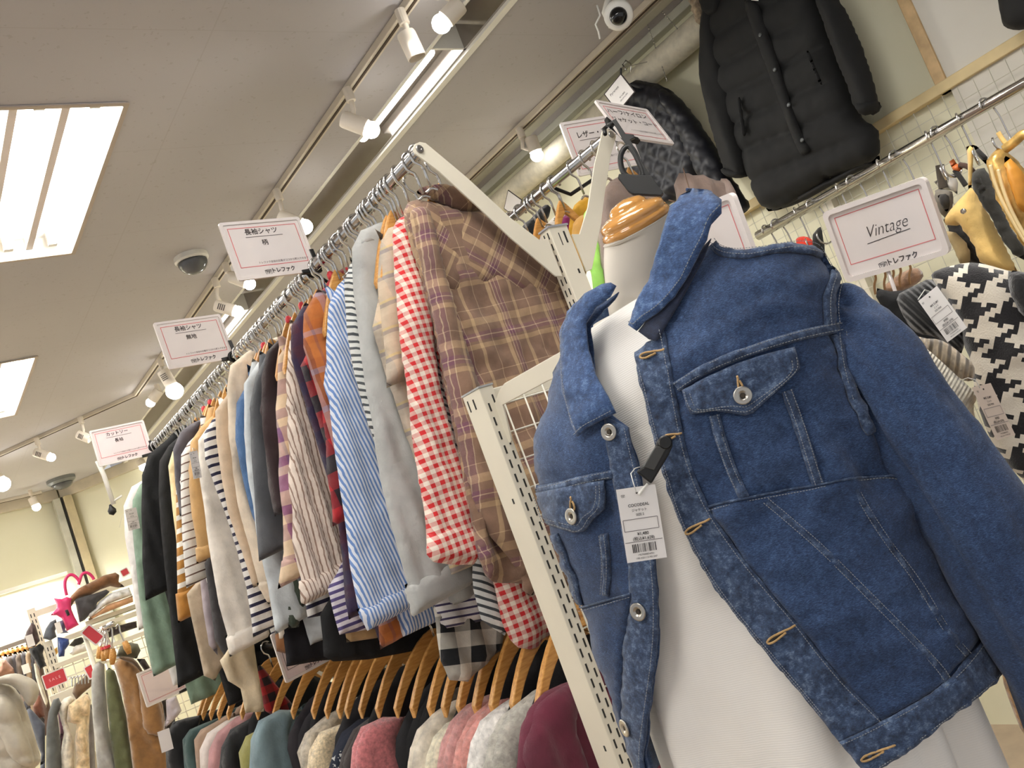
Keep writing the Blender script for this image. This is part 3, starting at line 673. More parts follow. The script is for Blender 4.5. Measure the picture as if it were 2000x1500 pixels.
UP = [  # (name, words that single it out, y, left edge in the photograph, sleeve width, material, hem, cuff, extras)
 ('shirt', 'cream and grey plaid shirt showing as a sliver between the red gingham and grey shirts', 1.545, [(752, 452), (738, 482), (733, 560), (742, 650), (752, 760)], .10, M['multi'], -.10, 0, {}),
 ('shirt', 'plain grey chambray shirt with long sleeve, beside the red gingham shirt', 1.60, [(735, 440), (700, 455), (683, 490), (685, 570), (700, 690), (716, 800), (732, 900), (752, 1010), (776, 1100), (806, 1197)], .135, M['chambray'], -.16, .055, dict(collar=1, amp=.007)),
 ('shirt', 'white shirt with dark diagonal stripes left of the grey chambray shirt', 1.68, [(700, 500), (680, 520), (668, 556), (672, 640), (690, 740), (712, 830), (732, 880)], .12, M['bwdiag'], -.12, 0, {}),
 ('shirt', 'rust orange plaid shirt half hidden between striped shirts', 1.87, [(690, 520), (668, 535), (655, 560), (655, 650), (675, 780), (690, 860), (706, 960), (728, 1100), (738, 1270)], .15, M['rust'], -.12, 0, {}),
 ('shirt', 'blue and white striped shirt with wide buttoned cuff hanging in front', 1.835, [(672, 545), (655, 562), (638, 600), (633, 680), (640, 800), (652, 900), (666, 1000), (680, 1110), (696, 1190), (716, 1226)], .155, M['blue'], -.20, .045, dict(amp=.006)),
 ('shirt', 'red and black buffalo check flannel shirt left of the blue striped one', 1.915, [(665, 528), (640, 548), (620, 580), (616, 640), (622, 760), (634, 900), (640, 960), (646, 1030)], .13, M['buffalo'], -.16, 0, {}),
 ('shirt', 'dark violet plaid shirt whose hem shows under the blue striped cuff', 1.955, [(665, 560), (640, 590), (632, 650), (634, 760), (644, 900), (655, 1020), (668, 1130), (676, 1212)], .13, M['violet'], -.20, 0, {}),
 ('blouse', 'beige pinstriped blouse with gathered puff cuff', 2.07, [(640, 575), (605, 602), (580, 635), (562, 670), (556, 730), (559, 850), (562, 960), (570, 1060), (583, 1130), (590, 1178)], .14, M['pin'], -.14, .05, dict(amp=.012, lam=.035)),
 ('shirt', 'mauve and cream plaid shirt left of the beige pinstriped blouse', 2.17, [(590, 640), (560, 668), (541, 700), (536, 800), (541, 900), (547, 1000), (552, 1080), (545, 1145)], .10, M['purple'], -.05, .06, {}),
 ('cardigan', 'dark brown top squeezed between mauve plaid and charcoal tops', 2.24, [(575, 640), (545, 662), (518, 690), (508, 740), (510, 850), (522, 950), (535, 1010)], .10, C(44, 28, 30), -.10, 0, {}),
 ('top', 'charcoal grey top with plain flat sleeve ending above the hem line', 2.315, [(555, 660), (520, 690), (496, 740), (485, 800), (489, 900), (496, 1000), (503, 1098)], .115, C(78, 80, 84), -.05, 0, dict(amp=.004)),
 ('shirt', 'pale blue grey shirt left of the charcoal top', 2.38, [(530, 690), (500, 712), (474, 752), (474, 850), (484, 950), (500, 1050), (520, 1150), (535, 1240)], .10, C(196, 202, 204), -.18, 0, {}),
 ('shirt', 'mid blue denim shirt behind the pale blue grey shirt', 2.435, [(510, 725), (480, 752), (459, 790), (457, 860), (474, 950), (490, 1010), (530, 1100), (565, 1180), (580, 1240)], .10, C(70, 104, 146, bs=.5), -.19, 0, {}),
 ('jacket', 'cream beige jacket with turned lapel left of the denim shirt', 2.495, [(520, 668), (480, 690), (448, 716), (440, 760), (446, 860), (452, 930), (463, 990), (486, 1070), (502, 1140), (524, 1176)], .12, C(214, 198, 176), -.12, .06, dict(collar=1)),
 ('blouse', 'beige blouse with narrow sleeve behind the cream jacket', 2.575, [(470, 750), (440, 775), (418, 805), (420, 860), (430, 930), (442, 1000), (470, 1080), (492, 1150)], .11, C(206, 184, 158), -.14, 0, {}),
 ('sweater', 'navy and white wide striped sweater with curved stripes on its shoulder', 2.65, [(440, 805), (412, 822), (396, 850), (398, 900), (420, 960), (440, 1010), (462, 1080), (480, 1150), (492, 1246)], .13, M['navyst'], -.15, 0, {}),
 ('sweatshirt', 'off-white sweatshirt with long sleeve and ribbed cuff', 2.745, [(425, 815), (402, 838), (385, 862), (388, 940), (400, 1020), (411, 1100), (424, 1180), (438, 1230), (450, 1278)], .115, C(226, 218, 206), -.10, .055, dict(amp=.008)),
 ('sweater', 'mustard tan sweater right of the thin striped top', 2.84, [(412, 815), (390, 836), (370, 866), (367, 950), (373, 1010), (380, 1050), (386, 1097)], .085, C(188, 150, 98), .12, .04, dict(amp=.003)),
 ('top', 'white top with thin brown horizontal stripes', 2.95, [(385, 848), (366, 866), (352, 890), (351, 960), (354, 1050), (358, 1100), (362, 1150)], .085, M['brownst'], .0, 0, dict(amp=.003)),
 ('top', 'dark grey top just seen behind the thin striped top', 3.03, [(370, 830), (350, 846), (336, 880), (341, 950), (350, 1010)], .085, C(72, 68, 74), .0, 0, {}),
 ('sweater', 'mustard and white wide striped sweater with plain mustard cuff', 3.13, [(370, 880), (352, 902), (342, 950), (343, 1030), (344, 1120), (345, 1170), (350, 1212)], .10, M['mustst'], .0, .085, dict(cuffmat=C(160, 110, 44), amp=.003)),
 ('cardigan', 'pale yellow cardigan between the mustard stripes and the black tops', 3.2, [(355, 862), (335, 884), (327, 912), (333, 970), (342, 1060), (346, 1120)], .08, C(232, 210, 160), .05, 0, {}),
 ('dress', 'long black dress reaching below the other tops near the far rail end', 3.3, [(350, 852), (328, 872), (310, 902), (308, 960), (314, 1050), (324, 1150), (336, 1250), (346, 1344)], .16, C(9, 9, 10, var=.2, sheen=0), -.33, 0, dict(amp=.008)),
 ('top', 'black top with sleeve beside the cut-and-sewn sign', 3.45, [(345, 838), (322, 862), (288, 890), (276, 930), (275, 1000), (277, 1100), (283, 1174)], .11, C(8, 8, 9, var=.2, sheen=0), .0, 0, dict(amp=.006)),
 ('shirt', 'sage green long shirt near the far end of the rail', 3.615, [(300, 925), (272, 948), (258, 978), (256, 1020), (262, 1080), (269, 1160), (281, 1240), (299, 1322)], .12, C(120, 142, 122), -.30, 0, dict(amp=.008)),
 ('blouse', 'white blouse at the very far end of the upper rail', 3.72, [(285, 935), (256, 952), (240, 990), (243, 1050), (253, 1110), (262, 1180), (270, 1232)], .09, C(232, 226, 220), -.22, 0, dict(amp=.008)),
]
for i, (nm, lb, y, left, w, mt, hem, cuff, kw) in enumerate(UP):
    garment(nm, lb, nm, GU, y, left, w, mt, hem, cuff or None, seed=i*3+2, **kw)
    k = ('wooden_hanger', 'black_hanger', 'wooden_hanger', 'pale_hanger')[i % 4]
    hang(k, X1, y+.010, ZR, f'{k.split("_")[0]} hanger carrying the '+' '.join(lb.split()[:10]), 'hangers on the upper rail', neck=REDTOP if i % 5 == 3 else None)
# plain hooks that crowd the rail between the tops
rnd = random.Random(4); ys_ = [u[2] for u in UP]
for k in range(84):
    y = 1.385+k*(2.36/84)+rnd.uniform(-.010, .010)
    if min(abs(y-q) for q in ys_+[1.44, 1.49]) < .008 or abs(y-1.966) < .018 or abs(y-2.63) < .03: continue
    hang('clip_hanger', X1, y, ZR, 'chrome hanger hook crowded among many others on the upper rail', 'extra hanger hooks on the upper rail', rz=rnd.uniform(-.35, .35))

# --- red gingham shirt
t = thing('shirt', 'red and white gingham shirt next to the brown plaid shirt at the near rail end', 'shirt', (X1, 1.49, CZ-.05), GU)
f = FY(1.49)
S = f.uv([(790, 425), (772, 432), (760, 455), (764, 520), (770, 600), (778, 690), (790, 770), (803, 880), (818, 980), (829, 1050), (828, 1096), (880, 1104), (930, 1102), (934, 1040), (925, 1020), (905, 955), (885, 880), (862, 800), (848, 720), (838, 620), (822, 520), (805, 430)])
pillow('sleeve', S, f, .024, M['gingham'], t, R=.035, disp=folds(3, .007, .05, top=.45, ramp=.3), g=.010, h0=.012)
pillow('cuff', f.uv([(828, 1030), (827, 1098), (880, 1106), (931, 1104), (934, 1030)]), f, .026, M['gingham'], t, R=.02, g=.009, h0=.014)
S2 = S.copy(); S2[:, 0] = 2*X1-S2[:, 0]; pillow('sleeve', S2[::-1], f, .02, M['gingham'], t, R=.035, disp=folds(31, .007, .05), h0=.0)
B = f.uv([(800, 400), (790, 425), (830, 540), (860, 700), (900, 880), (945, 1030), (975, 1150), (985, 1215), (1010, 1262), (1050, 1270), (1075, 1240)])
B = np.vstack([B, [(1.24, B[-1, 1]+.02), (1.23, .3), (1.20, .48), (1.08, .60)]])
pillow('body', B, f, .018, M['gingham'], t, R=.03, disp=folds(9, .008, .06, top=.4, ramp=.4), h0=-.01)
hang('wooden_hanger', X1+.05, 1.505, ZR, 'wooden hanger with chrome hook carrying the red gingham shirt', 'hangers on the upper rail')

# --- brown plaid shirt, back to the viewer, at the end of the rail
t = thing('shirt', 'brown plaid flannel shirt hanging back to the viewer at the near end of the rail', 'shirt', (X1+.08, 1.44, CZ-.2), GU)
f = FY(1.44); PL = M['plaid']
def plaid_fold(u, v, d):
    a = np.clip((.36-v)/.5, .10, 1.0)
    return .018*a*np.sin(2*math.pi*(u-.2*v)/.085+1.5*vnoise(u*6, v*2.5, 3))+.006*vnoise(u*22, v*16, 5)+.004*vnoise(u*60, v*40, 6)
B = f.uv([(800, 388), (835, 395), (900, 418), (940, 412), (985, 440), (1040, 482), (1100, 546), (1136, 606), (1170, 760), (1230, 950), (1290, 1162), (1150, 1165), (1000, 1140), (935, 1128), (915, 1000), (890, 860), (860, 700), (840, 600), (800, 470), (786, 420)])
pillow('body', B, f, .03, PL, t, R=.05, disp=plaid_fold, g=.011)
yk = f.uv([(802, 390), (835, 396), (900, 420), (938, 412), (985, 441), (1040, 483), (1098, 546), (1133, 604), (1070, 590), (1018, 593), (970, 568), (940, 568), (905, 578), (874, 594), (830, 560), (806, 480), (788, 424)])
pillow('yoke', yk, f, .030, PL, t, R=.045, disp=lambda u, v, d: .005*vnoise(u*18, v*14, 2), g=.011, h0=.006, uvrot=.75)
pillow('collar', f.uv([(804, 386), (812, 374), (846, 369), (895, 378), (926, 380), (944, 413), (916, 424), (877, 415), (846, 398), (820, 390)]), f, .024, PL, t, R=.016, g=.008, h0=.018, uvrot=-.5)
S = f.uv([(800, 415), (787, 428), (800, 480), (815, 540), (833, 620), (850, 700), (866, 780), (885, 880), (905, 960), (935, 1040), (975, 1090), (1005, 1130), (1012, 1166), (1031, 1166), (1026, 1090), (1008, 1020), (992, 950), (968, 880), (940, 810), (912, 730), (884, 650), (862, 560), (840, 480), (826, 420)])
pillow('sleeve', S, f, .026, PL, t, R=.035, disp=folds(8, .008, .05, top=.5, ramp=.2), g=.010, h0=.026, uvrot=.18)
S2 = f.uv([(1100, 560), (1136, 606), (1165, 720), (1200, 850), (1240, 1000), (1280, 1120), (1325, 1150), (1300, 1000), (1262, 850), (1225, 720), (1175, 610), (1130, 560)])
pillow('sleeve', S2, f, .024, PL, t, R=.035, disp=folds(18, .008, .05), h0=-.01)
hanger_proto('wooden_hanger', 'wooden hanger with chrome hook carrying the brown plaid flannel shirt', 'hangers on the upper rail', X1+.075, 1.445, ZR+.008, .115, .115)

# --- hems that show below the row
def extra(name, label, cat, y, bottom, mat, seed, top=.42, amp=.006):
    f = FY(y); b = f.uv(bottom); x0, x1 = b[0, 0], b[-1, 0]
    t = thing(name, label, cat, (X1, y, CZ+b[:, 1].min()), GU)
    zt = b[:, 1].max(); xi = max(x0+.03, .93); x1 = max(x1, xi+.06)
    P = np.vstack([[(xi, zt+.10), ], b, [(x1, zt+.04), (max(x1, X1+.05), zt+.2), (X1+.05, top), (X1, .56), (xi, top)]])
    pillow('body', P, f, .010, mat, t, R=.015, disp=folds(seed, amp*1.3, .055, top=top, ramp=.5), g=.012, rnd=0)
    hang('wooden_hanger', X1, y+.003, ZR, 'wooden hanger carrying the '+' '.join(label.split()[:11]), 'hangers on the upper rail')
extra('shirt', 'black and white check shirt tail hanging below the grey chambray cuff', 'shirt', 1.635, [(845, 1190), (850, 1215), (862, 1290), (880, 1328), (912, 1332), (978, 1270), (985, 1225)], M['bwcheck'], 3)
extra('shirt', 'white shirt tail with navy pinstripes just under the grey chambray cuff', 'shirt', 1.622, [(835, 1150), (853, 1190), (868, 1228), (946, 1212), (975, 1180)], M['navythin'], 5)
extra('shirt', 'white shirt tail with dark stripes left of the lower red gingham', 'shirt', 1.53, [(925, 1150), (940, 1210), (985, 1242), (1000, 1200)], M['bwdiag'], 6)
extra('shirt', 'purple and white striped shirt tail under the dark violet plaid', 'shirt', 2.0, [(640, 1150), (655, 1215), (662, 1240), (705, 1232), (745, 1226), (780, 1200)], stripes('purple_white_stripe', .016, [(0, (82, 70, 120)), (.45, (226, 220, 226))], 'v'), 7)
extra('top', 'black long top hanging lowest in the middle of the upper rail', 'top', 2.045, [(625, 1200), (632, 1282), (650, 1292), (720, 1288), (790, 1275), (850, 1262), (860, 1200)], C(8, 8, 9, var=.2, sheen=0), 8)
extra('top', 'beige top hem under the purple striped shirt tail', 'top', 2.03, [(668, 1180), (676, 1255), (738, 1246), (760, 1200)], C(176, 146, 104), 9)
extra('top', 'navy and white striped top hem under the puff cuff of the pinstriped blouse', 'top', 2.12, [(590, 1150), (600, 1208), (648, 1198), (670, 1150)], M['navyst'], 10)
extra('skirt', 'brown suede hem just above the lower sign', 'skirt', 2.41, [(535, 1200), (541, 1272), (560, 1277), (598, 1275), (606, 1200)], C(134, 88, 48), 12)
extra('top', 'black top hem beside the brown suede hem', 'top', 2.40, [(550, 1220), (560, 1302), (628, 1290), (700, 1285), (710, 1220)], C(14, 12, 18, var=.2, sheen=0), 13)
extra('shirt', 'white shirt placket with pale buttons beside the denim hem', 'shirt', 2.40, [(528, 1120), (540, 1200), (545, 1248), (568, 1246), (575, 1150)], C(222, 212, 196), 14)
extra('top', 'dark olive top hem beside the denim shirt hem', 'top', 2.36, [(555, 1130), (563, 1228), (585, 1225), (600, 1140)], C(60, 70, 58), 15)
extra('top', 'cream top hem with pale folds below the off-white sweatshirt', 'top', 2.82, [(430, 1290), (445, 1330), (470, 1345), (478, 1392), (515, 1390), (505, 1310), (495, 1250)], C(206, 190, 160), 16)
extra('dress', 'greige long dress hem below the mustard striped cuff', 'dress', 3.0, [(365, 1160), (385, 1260), (398, 1320), (420, 1330), (440, 1290), (430, 1200)], C(178, 160, 136), 17)
extra('skirt', 'charcoal long hem left of the off-white ribbed cuff', 'skirt', 2.9, [(400, 1100), (420, 1250), (460, 1322), (500, 1300), (490, 1200)], C(56, 54, 56), 18)
extra('top', 'lilac grey sleeve end beside the charcoal long hem', 'top', 2.97, [(388, 1095), (396, 1190), (408, 1260), (425, 1280), (425, 1150)], C(172, 160, 164), 19)

# ================================================================== SIGNS AND TAGS
PINKCARD = solid((246, 232, 230), .8, name='pale_pink_card', var=.01)
def seg(mb, fr, a, b, w, h=.0013):
    a = np.array(a, float); b = np.array(b, float); d = (b-a)/np.linalg.norm(b-a); n = np.array([-d[1], d[0]])*w/2
    return mb.add(fr.P([a-n, b-n, b+n, a+n], h), [(0, 1, 2, 3)])
def logo(mb, fr, u, v, s):
    c = [(-.62, .30), (.05, .42), (.62, .30), (-.02, .16)]
    for a, b in ((0, 1), (1, 2), (2, 3), (3, 0)): seg(mb, fr, (u+c[a][0]*s, v+c[a][1]*s), (u+c[b][0]*s, v+c[b][1]*s), .07*s)
    for a, b in (((-.62, .30), (-.55, -.42)), ((.62, .30), (.55, -.42)), ((-.02, .16), (-.02, -.52)), ((-.55, -.42), (-.02, -.52)), ((-.02, -.52), (.55, -.42)),
                 ((-.45, .10), (-.14, .05)), ((-.30, .07), (-.29, -.32)), ((.14, .05), (.14, -.36)), ((.14, .05), (.44, .09)), ((.14, -.14), (.38, -.10))):
        seg(mb, fr, (u+a[0]*s, v+a[1]*s), (u+b[0]*s, v+b[1]*s), .08*s)
def sign(label, o, eu, ev, w, h, lines, small=None, th=.006, card=PAPER, name='card_sign', group='price and category signs', border=REDLINE, brand=True, rim=.0075, rad=.006):
    fr = Fr(np.array(o, float)+np.array((0, 0, CZ)), eu, ev); t = thing(name, label, 'sign', fr.o, group)
    ring_plate(MB(), fr, rrect(w, h, rad), rrect(w-2*rim, h-2*rim, rad*.7), -th/2, th/2).build('acrylic_rim', ACRYL, t, bevel=.0008) if False else None
    mb = ring_plate(MB(), fr, rrect(w, h, rad), rrect(w-2*rim, h-2*rim, rad*.7), -th/2, th/2); mb.build('acrylic_rim', ACRYL, t)
    MB().plate(fr, rrect(w-2*rim, h-2*rim, rad*.6), .0012, -.0006).build('paper_card', card, t)
    if border:
        a, b = w-2*rim-.018, h-2*rim-.012; fr2 = Fr(fr.P([(0, .007 if brand else 0)])[0], fr.eu, fr.ev)
        q = h*.012; ring_plate(MB(), fr2, rrect(a, b-(.014 if brand else 0)-.006, .0005, 1), rrect(a-2*q*.9, b-(.014 if brand else 0)-.006-2*q*.9, .0005, 1), .0008, .0012).build('red_frame', border, t)
    mb = MB()
    for (tx, u, v, s, kw) in lines: put_text(mb, fr, tx, u*w, v*h, s*h, .0012, **kw)
    if brand:
        logo(mb, fr, -.115*w, -.405*h, .088*h); put_text(mb, fr, 'トレファク', .07*w, -.40*h, .092*h, .0013, bold=.03, sx=.92)
    if len(mb.V): mb.build('printed_words', INK, t)
    if small: put_text(MB(), fr, small[0], small[1]*w, small[2]*h, small[3]*h, .0012, bold=.01).build('small_print', INK2, t)
    MB().plate(fr, rrect(w-2*rim, h-2*rim, rad*.6), .0008, th/2-.001).build('clear_pane', CLEAR, t)
    return t, fr
def clip(t, fr, w, h, rail, ax=(0, 1, 0), rr=.0155, tail=True):
    """black rail clip: corner bracket on the card, arm, split ring round the rail and a tail"""
    c = np.array((w/2+.002, -h/2+.004))
    mb = MB(); mb.plate(fr, np.array([(c[0]-.048, c[1]-.007), (c[0]+.006, c[1]-.007), (c[0]+.006, c[1]+.006), (c[0]-.048, c[1]+.003)]), .011, -.0055)
    mb.plate(fr, np.array([(c[0]-.006, c[1]), (c[0]+.007, c[1]), (c[0]+.003, c[1]+.055), (c[0]-.008, c[1]+.055)]), .011, -.0055)
    mb.build('corner_bracket', BLACKP, t, bevel=.001)
    R = np.array(rail, float); A = fr.P([c])[0]; d = R-A; L = np.linalg.norm(d)
    MB().tube([A, A+d*max(.05, (L-rr)/L)], .006, 8).build('arm', BLACKP, t, smooth=True)
    a = np.linspace(0, 2*math.pi, 22); pts = [R+np.array((rr*math.cos(q), 0, rr*math.sin(q))) for q in a]
    MB().tube(pts, .0042, 8, cap=False).build('rail_ring', BLACKP, t, smooth=True)
    if tail: MB().tube([R+np.array((rr*.6, 0, -rr*.8)), R+np.array((rr+.008, -.002, -.03)), R+np.array((rr+.028, -.004, -.05))], [.005, .0045, .003], 8).build('tail', BLACKP, t, smooth=True)
UL = dict(bold=.012)
def ul(u, v, wd, n=0): return None
NOTE = ('トレファク全店の古着がココから購入できます', .12, -.24, .042)
def two_line(a, b): return [(a, -.03, .30, .115, UL), (b, -.03, .10, .11, UL)]
def underline(t, fr, w, h, u0, u1, v): seg(MB(), fr, (u0*w, v*h), (u1*w, v*h), .010*h, .0012).build('underline', INK2, t)
W5, H5 = .21, .15
t, fr = sign('white card sign for patterned long-sleeved shirts, topmost of three on the shirt rail', (.922, 1.946, .755), (.998, .057, -.013), (.01, .054, .999), W5, H5, two_line('長袖シャツ', '柄'), NOTE); underline(t, fr, W5, H5, -.24, .22, .215); clip(t, fr, W5, H5, (X1, 1.966, ZR))
t, fr = sign('white card sign for plain long-sleeved shirts, middle of three on the shirt rail', (.920, 2.635, .763), (.994, .107, -.004), (-.003, .057, .998), W5, H5, two_line('長袖シャツ', '無地'), NOTE); underline(t, fr, W5, H5, -.24, .22, .215); clip(t, fr, W5, H5, (X1, 2.63, ZR))
t, fr = sign('pinkish card sign for long-sleeved cut-and-sewn tops at the far end of the rail', (.912, 3.79, .742), (1, 0, -.03), (.01, .05, .99), W5, H5, two_line('カットソー', '長袖'), NOTE, card=PINKCARD); underline(t, fr, W5, H5, -.24, .22, .215); clip(t, fr, W5, H5, (X1, 3.77, ZR))
t, fr = sign('large clear-framed sign reading Vintage in handwriting at right', (1.717, .958, .229), (.104, -.984, -.141), (-.142, -.155, .978), .215, .155, [('Vintage', .02, .05, .225, dict(shear=.38, bold=-.014, sx=.84))], th=.016, rim=.010, rad=.012)
seg(MB(), fr, (-.19*.215, -.085*.155), (.23*.215, -.060*.155), .010*.155, .0012).build('underline', INK, t)
MB().tube([fr.P([(-.02, -.0775)])[0], fr.P([(-.02, -.14)])[0], fr.P([(-.02, -.40)])[0]], .004, 8).build('stem', ACRYL, t, smooth=True)
t, fr = sign('clear-framed white sign half hidden behind the collar of the denim jacket', at(1372, 480, 1.84)-np.array((0, 0, CZ)), (.104, -.984, -.141), (-.142, -.155, .978), .215, .155, [], th=.016, rim=.010, rad=.012, brand=False)
MB().tube([fr.P([(0, -.0775)])[0], fr.P([(.0, -.16)])[0], fr.P([(.0, -.30)])[0]], .004, 8).build('stem', ACRYL, t, smooth=True)
k = .865
t, fr = sign('white sign for half-length nylon jackets and coats, tilted above the back rail', (1.889*k, 1.584*k, .826*k), (.988, .079, -.132), (.095, .359, .929), W5*k, H5*k, [('ハーフ/ナイロン', -.02, .24, .145, UL), ('ジャケット・コート', .02, .02, .135, UL)], NOTE, brand=False)
MB().plate(fr, np.array([(-.105, -.02), (-.092, -.02), (-.085, -.072), (-.04, -.076), (-.04, -.064), (-.078, -.060), (-.098, .0)]), .012, -.006).build('corner_bracket', BLACKP, t, bevel=.001)
t, fr = sign('white sign for leather and faux-leather jackets behind the back rail arm', (1.752, 1.599, .780), (.989, -.148, .007), (-.012, -.037, .999), W5, H5, [('レザー・フェイク', .06, .22, .135, UL), ('ジャケット', .05, -.02, .13, UL)], NOTE, brand=False); underline(t, fr, W5, H5, -.3, .4, .13)
MB().tube([fr.P([(-.02, -.075)])[0], (1.60, 1.62, ZR-.03), (1.543+.014, 1.63, ZR)], .005, 8).build('arm', BLACKP, t, smooth=True)
t, fr = sign('grey-lit card sign partly covered by hems on the lower rail', (.938, 2.60, -.190), (.985, .15, .05), (-.065, -.118, .991), .20, .142, [('カットソー', .22, .36, .13, UL)], None, card=PINKCARD, border=INK2); clip(t, fr, .20, .142, (X1, 2.62, ZL), tail=False)
t, fr = sign('small card sign below the sage green shirt on the lower rail', at(318, 1331, 3.75)-np.array((0, 0, CZ)), (.9, .35, .0), (.0, .0, 1), .20, .142, [], None, brand=False, card=PINKCARD); clip(t, fr, .20, .142, (X1, 3.70, ZL), tail=False)
FRAMEB = solid((40, 26, 26), .5, name='dark_frame')
def framed(label, o, eu, ev, w, h, tx):
    fr = Fr(np.array(o)+np.array((0, 0, CZ)), eu, ev); t = thing('framed_card', label, 'sign', fr.o)
    MB().plate(fr, rrect(w, h, .001, 1), .003, -.003).build('dark_backing', FRAMEB, t); MB().plate(fr, rrect(w-.008, h-.008, .001, 1), .0006, 0).build('paper_card', PAPER, t)
    if not tx: return t, fr
    mb = MB(); put_text(mb, fr, tx, -.01, h*.22, h*.14, .001); put_text(mb, fr, '¥14,800', .005, -h*.16, h*.09, .001); put_text(mb, fr, '(税込¥16,280)', .005, -h*.28, h*.07, .001); mb.build('printed_words', INK, t)
    return t, fr
t, fr = framed('dark-edged price card hung diagonally beside the navy quilted jacket', np.array((2.119, 1.788, 1.036))*1.2, (.238, -.927, .291), (.009, .302, .953), .10, .10, 'Pyrenex')
MB().tube([fr.P([(.046, .046)])[0], fr.P([(.062, .062)])[0]], .004, 8).build('clip', BLACKP, t)
f = FX(2.80); q = f.uv([(981, 400), (993, 377), (1022, 398), (1010, 421)])
MB().tube([fr.P([(.05, .05)])[0], fr.P([(.06, .065)])[0], (2.83, 2.20, CZ+1.405)], .002, 6).build('hook', CHROME, t, smooth=True)
t, fr = framed('small dark-edged price card above the far end of the back rail', f.P([q.mean(0)])[0]-np.array((0, 0, CZ)), f.P([q[2]])[0]-f.P([q[1]])[0], f.P([q[1]])[0]-f.P([q[0]])[0], .11, .10, '')
def price_tag(label, o, eu, ev, w=.042, h=.077, bg=PAPER, parent=None, rows=None, top=True, cat='price tag', detail=True, string=None):
    fr = Fr(np.array(o, float)+np.array((0, 0, CZ)), eu, ev); t = thing('price_tag', label, cat, fr.o, 'white paper price tags'); C_ = MB().plate(fr, np.array([(-w/2, -h/2), (w/2, -h/2), (w/2, h/2), (-w/2, h/2)]), .0005, -.0005).build('paper', bg, t)
    if detail:
        mb = MB(); rows = rows or ['MIE ELMY', 'ニット', 'SIZE FREE', '¥980', '(税込¥1,078)']
        for tx, v, s in zip(rows, (.255, .185, .125, -.135, -.20), (.056, .045, .045, .06, .058)): put_text(mb, fr, tx, 0, v*h, s*h, .0006, bold=.01, sx=.95)
        logo(mb, fr, -.36*w, .40*h, .040*h)
        rb = random.Random(5); x = -.32*w
        while x < .28*w:
            bw = rb.choice((.008, .014, .022))*w; mb.add(fr.P([(x, -.38*h), (x+bw, -.38*h), (x+bw, -.265*h), (x, -.265*h)], .0006), [(0, 1, 2, 3)]); x += bw+rb.choice((.012, .018, .03))*w
        put_text(mb, fr, '1927008834701', 0, -.415*h, .035*h, .0006); put_text(mb, fr, '190-2501131901347', 0, -.46*h, .035*h, .0006)
        mb.build('printed_words', INK, t); mb = MB()
        for a, b in (((-.45, .07), (.42, .07)), ((.42, .07), (.42, -.085)), ((.42, -.085), (-.45, -.085)), ((-.45, -.085), (-.45, .07)), ((-.48, -.235), (.46, -.235))): seg(mb, fr, (a[0]*w, a[1]*h), (b[0]*w, b[1]*h), .008*h, .0006)
        mb.build('ruled_box', INK2, t)
        MB().lathe(fr.P([(0, .42*h)])[0], fr.n, [(.0011, .0002), (.0011, .0007)], 12).build('punch_hole', SLOTB, t)
    if string is not None: MB().tube(np.array(string), .0006, 6).build('string', WHITEP, t, smooth=True)
    return t, fr
zc = np.array((0, 0, CZ))
t, fr = price_tag('white price tag below the black security clip on the denim jacket', np.array((0.613, 0.698, -0.071))*1.05, (0.816, -0.537, -0.212), (0.169, -0.129, 0.977), rows=['COCODEAL', 'ジャケット', 'SIZE 2', '¥1,480', '(税込¥1,628)'],
          string=[at(1243, 962, .953), at(1236, 940, .955), at(1232, 925, .962), at(1240, 915, .97), at(1250, 912, .972)])
MB().tube([fr.P([(.002, .030)])[0], fr.P([(.013, .040)])[0]], [.0022, .0012], 8).build('tag_pin', WHITEP, t)
price_tag('white price tag hanging on the black ribbed knit, beside the houndstooth', (1.305*.945, .698*.945, .027*.945), (-.148, -.958, .246), (.052, .241, .969), .038, .0705, string=[at(1793, 585, 1.26), at(1806, 566, 1.29), at(1826, 572, 1.32)])
price_tag('beige price tag in front of the houndstooth cardigan at the right edge', (1.195, .628, -.118), (.986, -.122, -.114), (.126, .095, .987), .040, .0745, bg=solid((214, 196, 180), .8, name='beige_card', var=.01), string=[at(1914, 758, 1.19), at(1905, 742, 1.19), at(1890, 738, 1.19), at(1880, 742, 1.2)])
price_tag('white price tag sticking out at the lower left end of the lower rail', (.708, 3.637, -.381), (.997, .033, -.064), (.067, -.067, .995), .042, .0745, detail=False, string=[(.71, 3.635, CZ-.35), (.73, 3.66, CZ-.32), (.80, 3.74, CZ-.34)])
price_tag('white price tag on the striped sweater near the mustard sweater', (.764, 2.493, .380), (.763, .643, .064), (.085, -.199, .976), .040, .0745, string=[(.766, 2.486, CZ+.412), (.775, 2.51, CZ+.43), (.80, 2.56, CZ+.43), (.82, 2.645, CZ+.42)])
price_tag('grey-white price tag on the white blouse at the far rail end', (.766, 3.36, .387), (.969, .246, -.022), (.07, -.189, .979), .042, .0745, string=[(.768, 3.355, CZ+.418), (.775, 3.42, CZ+.435), (.78, 3.56, CZ+.43), (.79, 3.70, CZ+.41)])

